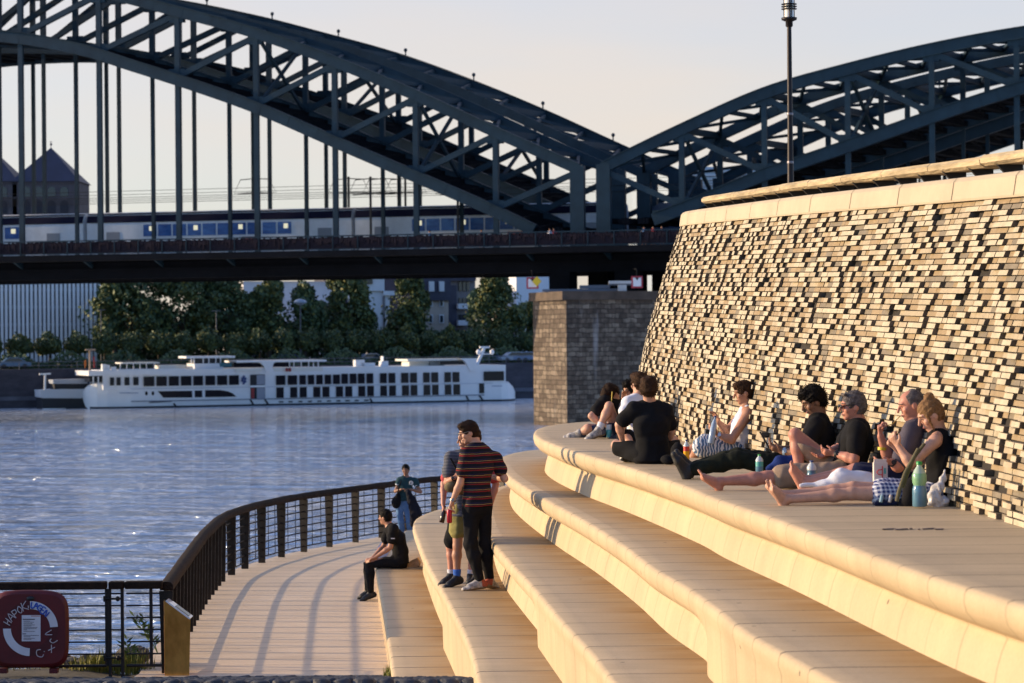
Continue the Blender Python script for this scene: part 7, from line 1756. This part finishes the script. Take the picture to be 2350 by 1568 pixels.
for k in range(9): b.obox((c.x - .16 + .045 * k, c.y + .03 * math.sin(k * 2.1), ZS[4] + .006), (.02 + .012 * math.sin(k), .006, 0), (0, .018, 0), (0, .001, .003))
tag(b.build('paper_scrap', mat('scrap_grey', (.16, .13, .12), .8, var=.5, vscale=20)), 'flat dark scrap of litter on the terrace right of the sitting people', 'litter')

TERR[0], TERR[1] = 1.0, 1.0
# ------------------------------------------------------------------ people walking on the bridge
def walker(x, yt, yb, label, top, bottom, sk=SK_TAN, v=-1.4):
    u, z0 = on_truss(x, yb, v); _, z1 = on_truss(x, yt, v); z0 = zwk + .1; Hh = min(1.85, max(1.5, z1 - z0)); c = BP(u, v, z0); r = empty('person', c, label, 'person', 'pedestrians on the bridge')
    X = np.array(bu); Y = np.array(bv); Z = V(0, 0, 1); o = np.array(c)
    T = lambda a, b_, z: o + X * a + Y * b_ + Z * z * Hh
    g = SDF(); g.ell(T(0, 0, .93), V(.085, .095, .12), None, .02); g.cone(T(0, 0, .85), T(0, 0, .80), .055, .06, .03); g.etube(T(0, 0, .52), T(0, 0, .78), X, Y, (.15, .1), (.19, .11), .04)
    for sg in (-1, 1):
        g.cone(T(sg * .19, 0, .80), T(sg * .25, .05 * sg, .62), .05, .042, .03); g.cone(T(sg * .25, .05 * sg, .62), T(sg * .24, -.08, .47), .04, .035, .02); g.cone(T(sg * .09, 0, .5), T(sg * .12, -.03 * sg, .27), .085, .055, .04); g.cone(T(sg * .12, -.03 * sg, .27), T(sg * .16, .03, .04), .055, .04, .02); g.cone(T(sg * .16, .03, .035), T(sg * .16 - .12, -.02, .025), .045, .04, .02)
    mid = o[2] + Hh * .5
    g.build('body', sk, r, .035)
    g = SDF(); g.etube(T(0, 0, .50), T(0, 0, .79), X, Y, (.18, .13), (.21, .13), .04)
    for sg in (-1, 1): g.cone(T(sg * .19, 0, .80), T(sg * .235, .02, .68), .07, .06, .03)
    g.build('shirt', top, r, .03)
    g = SDF()
    for sg in (-1, 1): g.cone(T(sg * .09, 0, .5), T(sg * .12, -.03 * sg, .27), .11, .075, .04); g.cone(T(sg * .12, -.03 * sg, .27), T(sg * .15, .02, .10), .075, .055, .02)
    g.build('trousers', bottom, r, .03)
    g = SDF(); g.ell(T(0, .015, .955), V(.098, .105, .09), None, .02); g.build('hair', HR_BLK, r, .025)
for x, yt, yb, lab, a, c_ in ((986, 517, 553, 'pedestrian in blue on the bridge walkway left of the others', CL_JEAN, CL_DEN), (1105, 517, 553, 'pedestrian in dark clothes on the bridge above the white house', CL_NAVY, CL_BLK), (1262, 510, 551, 'pedestrian in pale pink walking on the bridge near the end post', CL_WHT, CL_BEI),
        (1271, 513, 552, 'shorter pedestrian in pink beside the pale one on the bridge', CL_PINK, CL_DEN), (1499, 496, 548, 'pedestrian in a red top on the bridge by the wall corner', mat('red_top', (.5, .03, .03), .8), CL_DEN), (1519, 505, 550, 'pedestrian in white trousers right at the wall corner on the bridge', CL_NAVY, CL_WHT), (1478, 508, 550, 'pedestrian in pale blue left of the red top on the bridge', CL_JEAN, CL_NAVY)):
    walker(x, yt, yb, lab, a, c_)
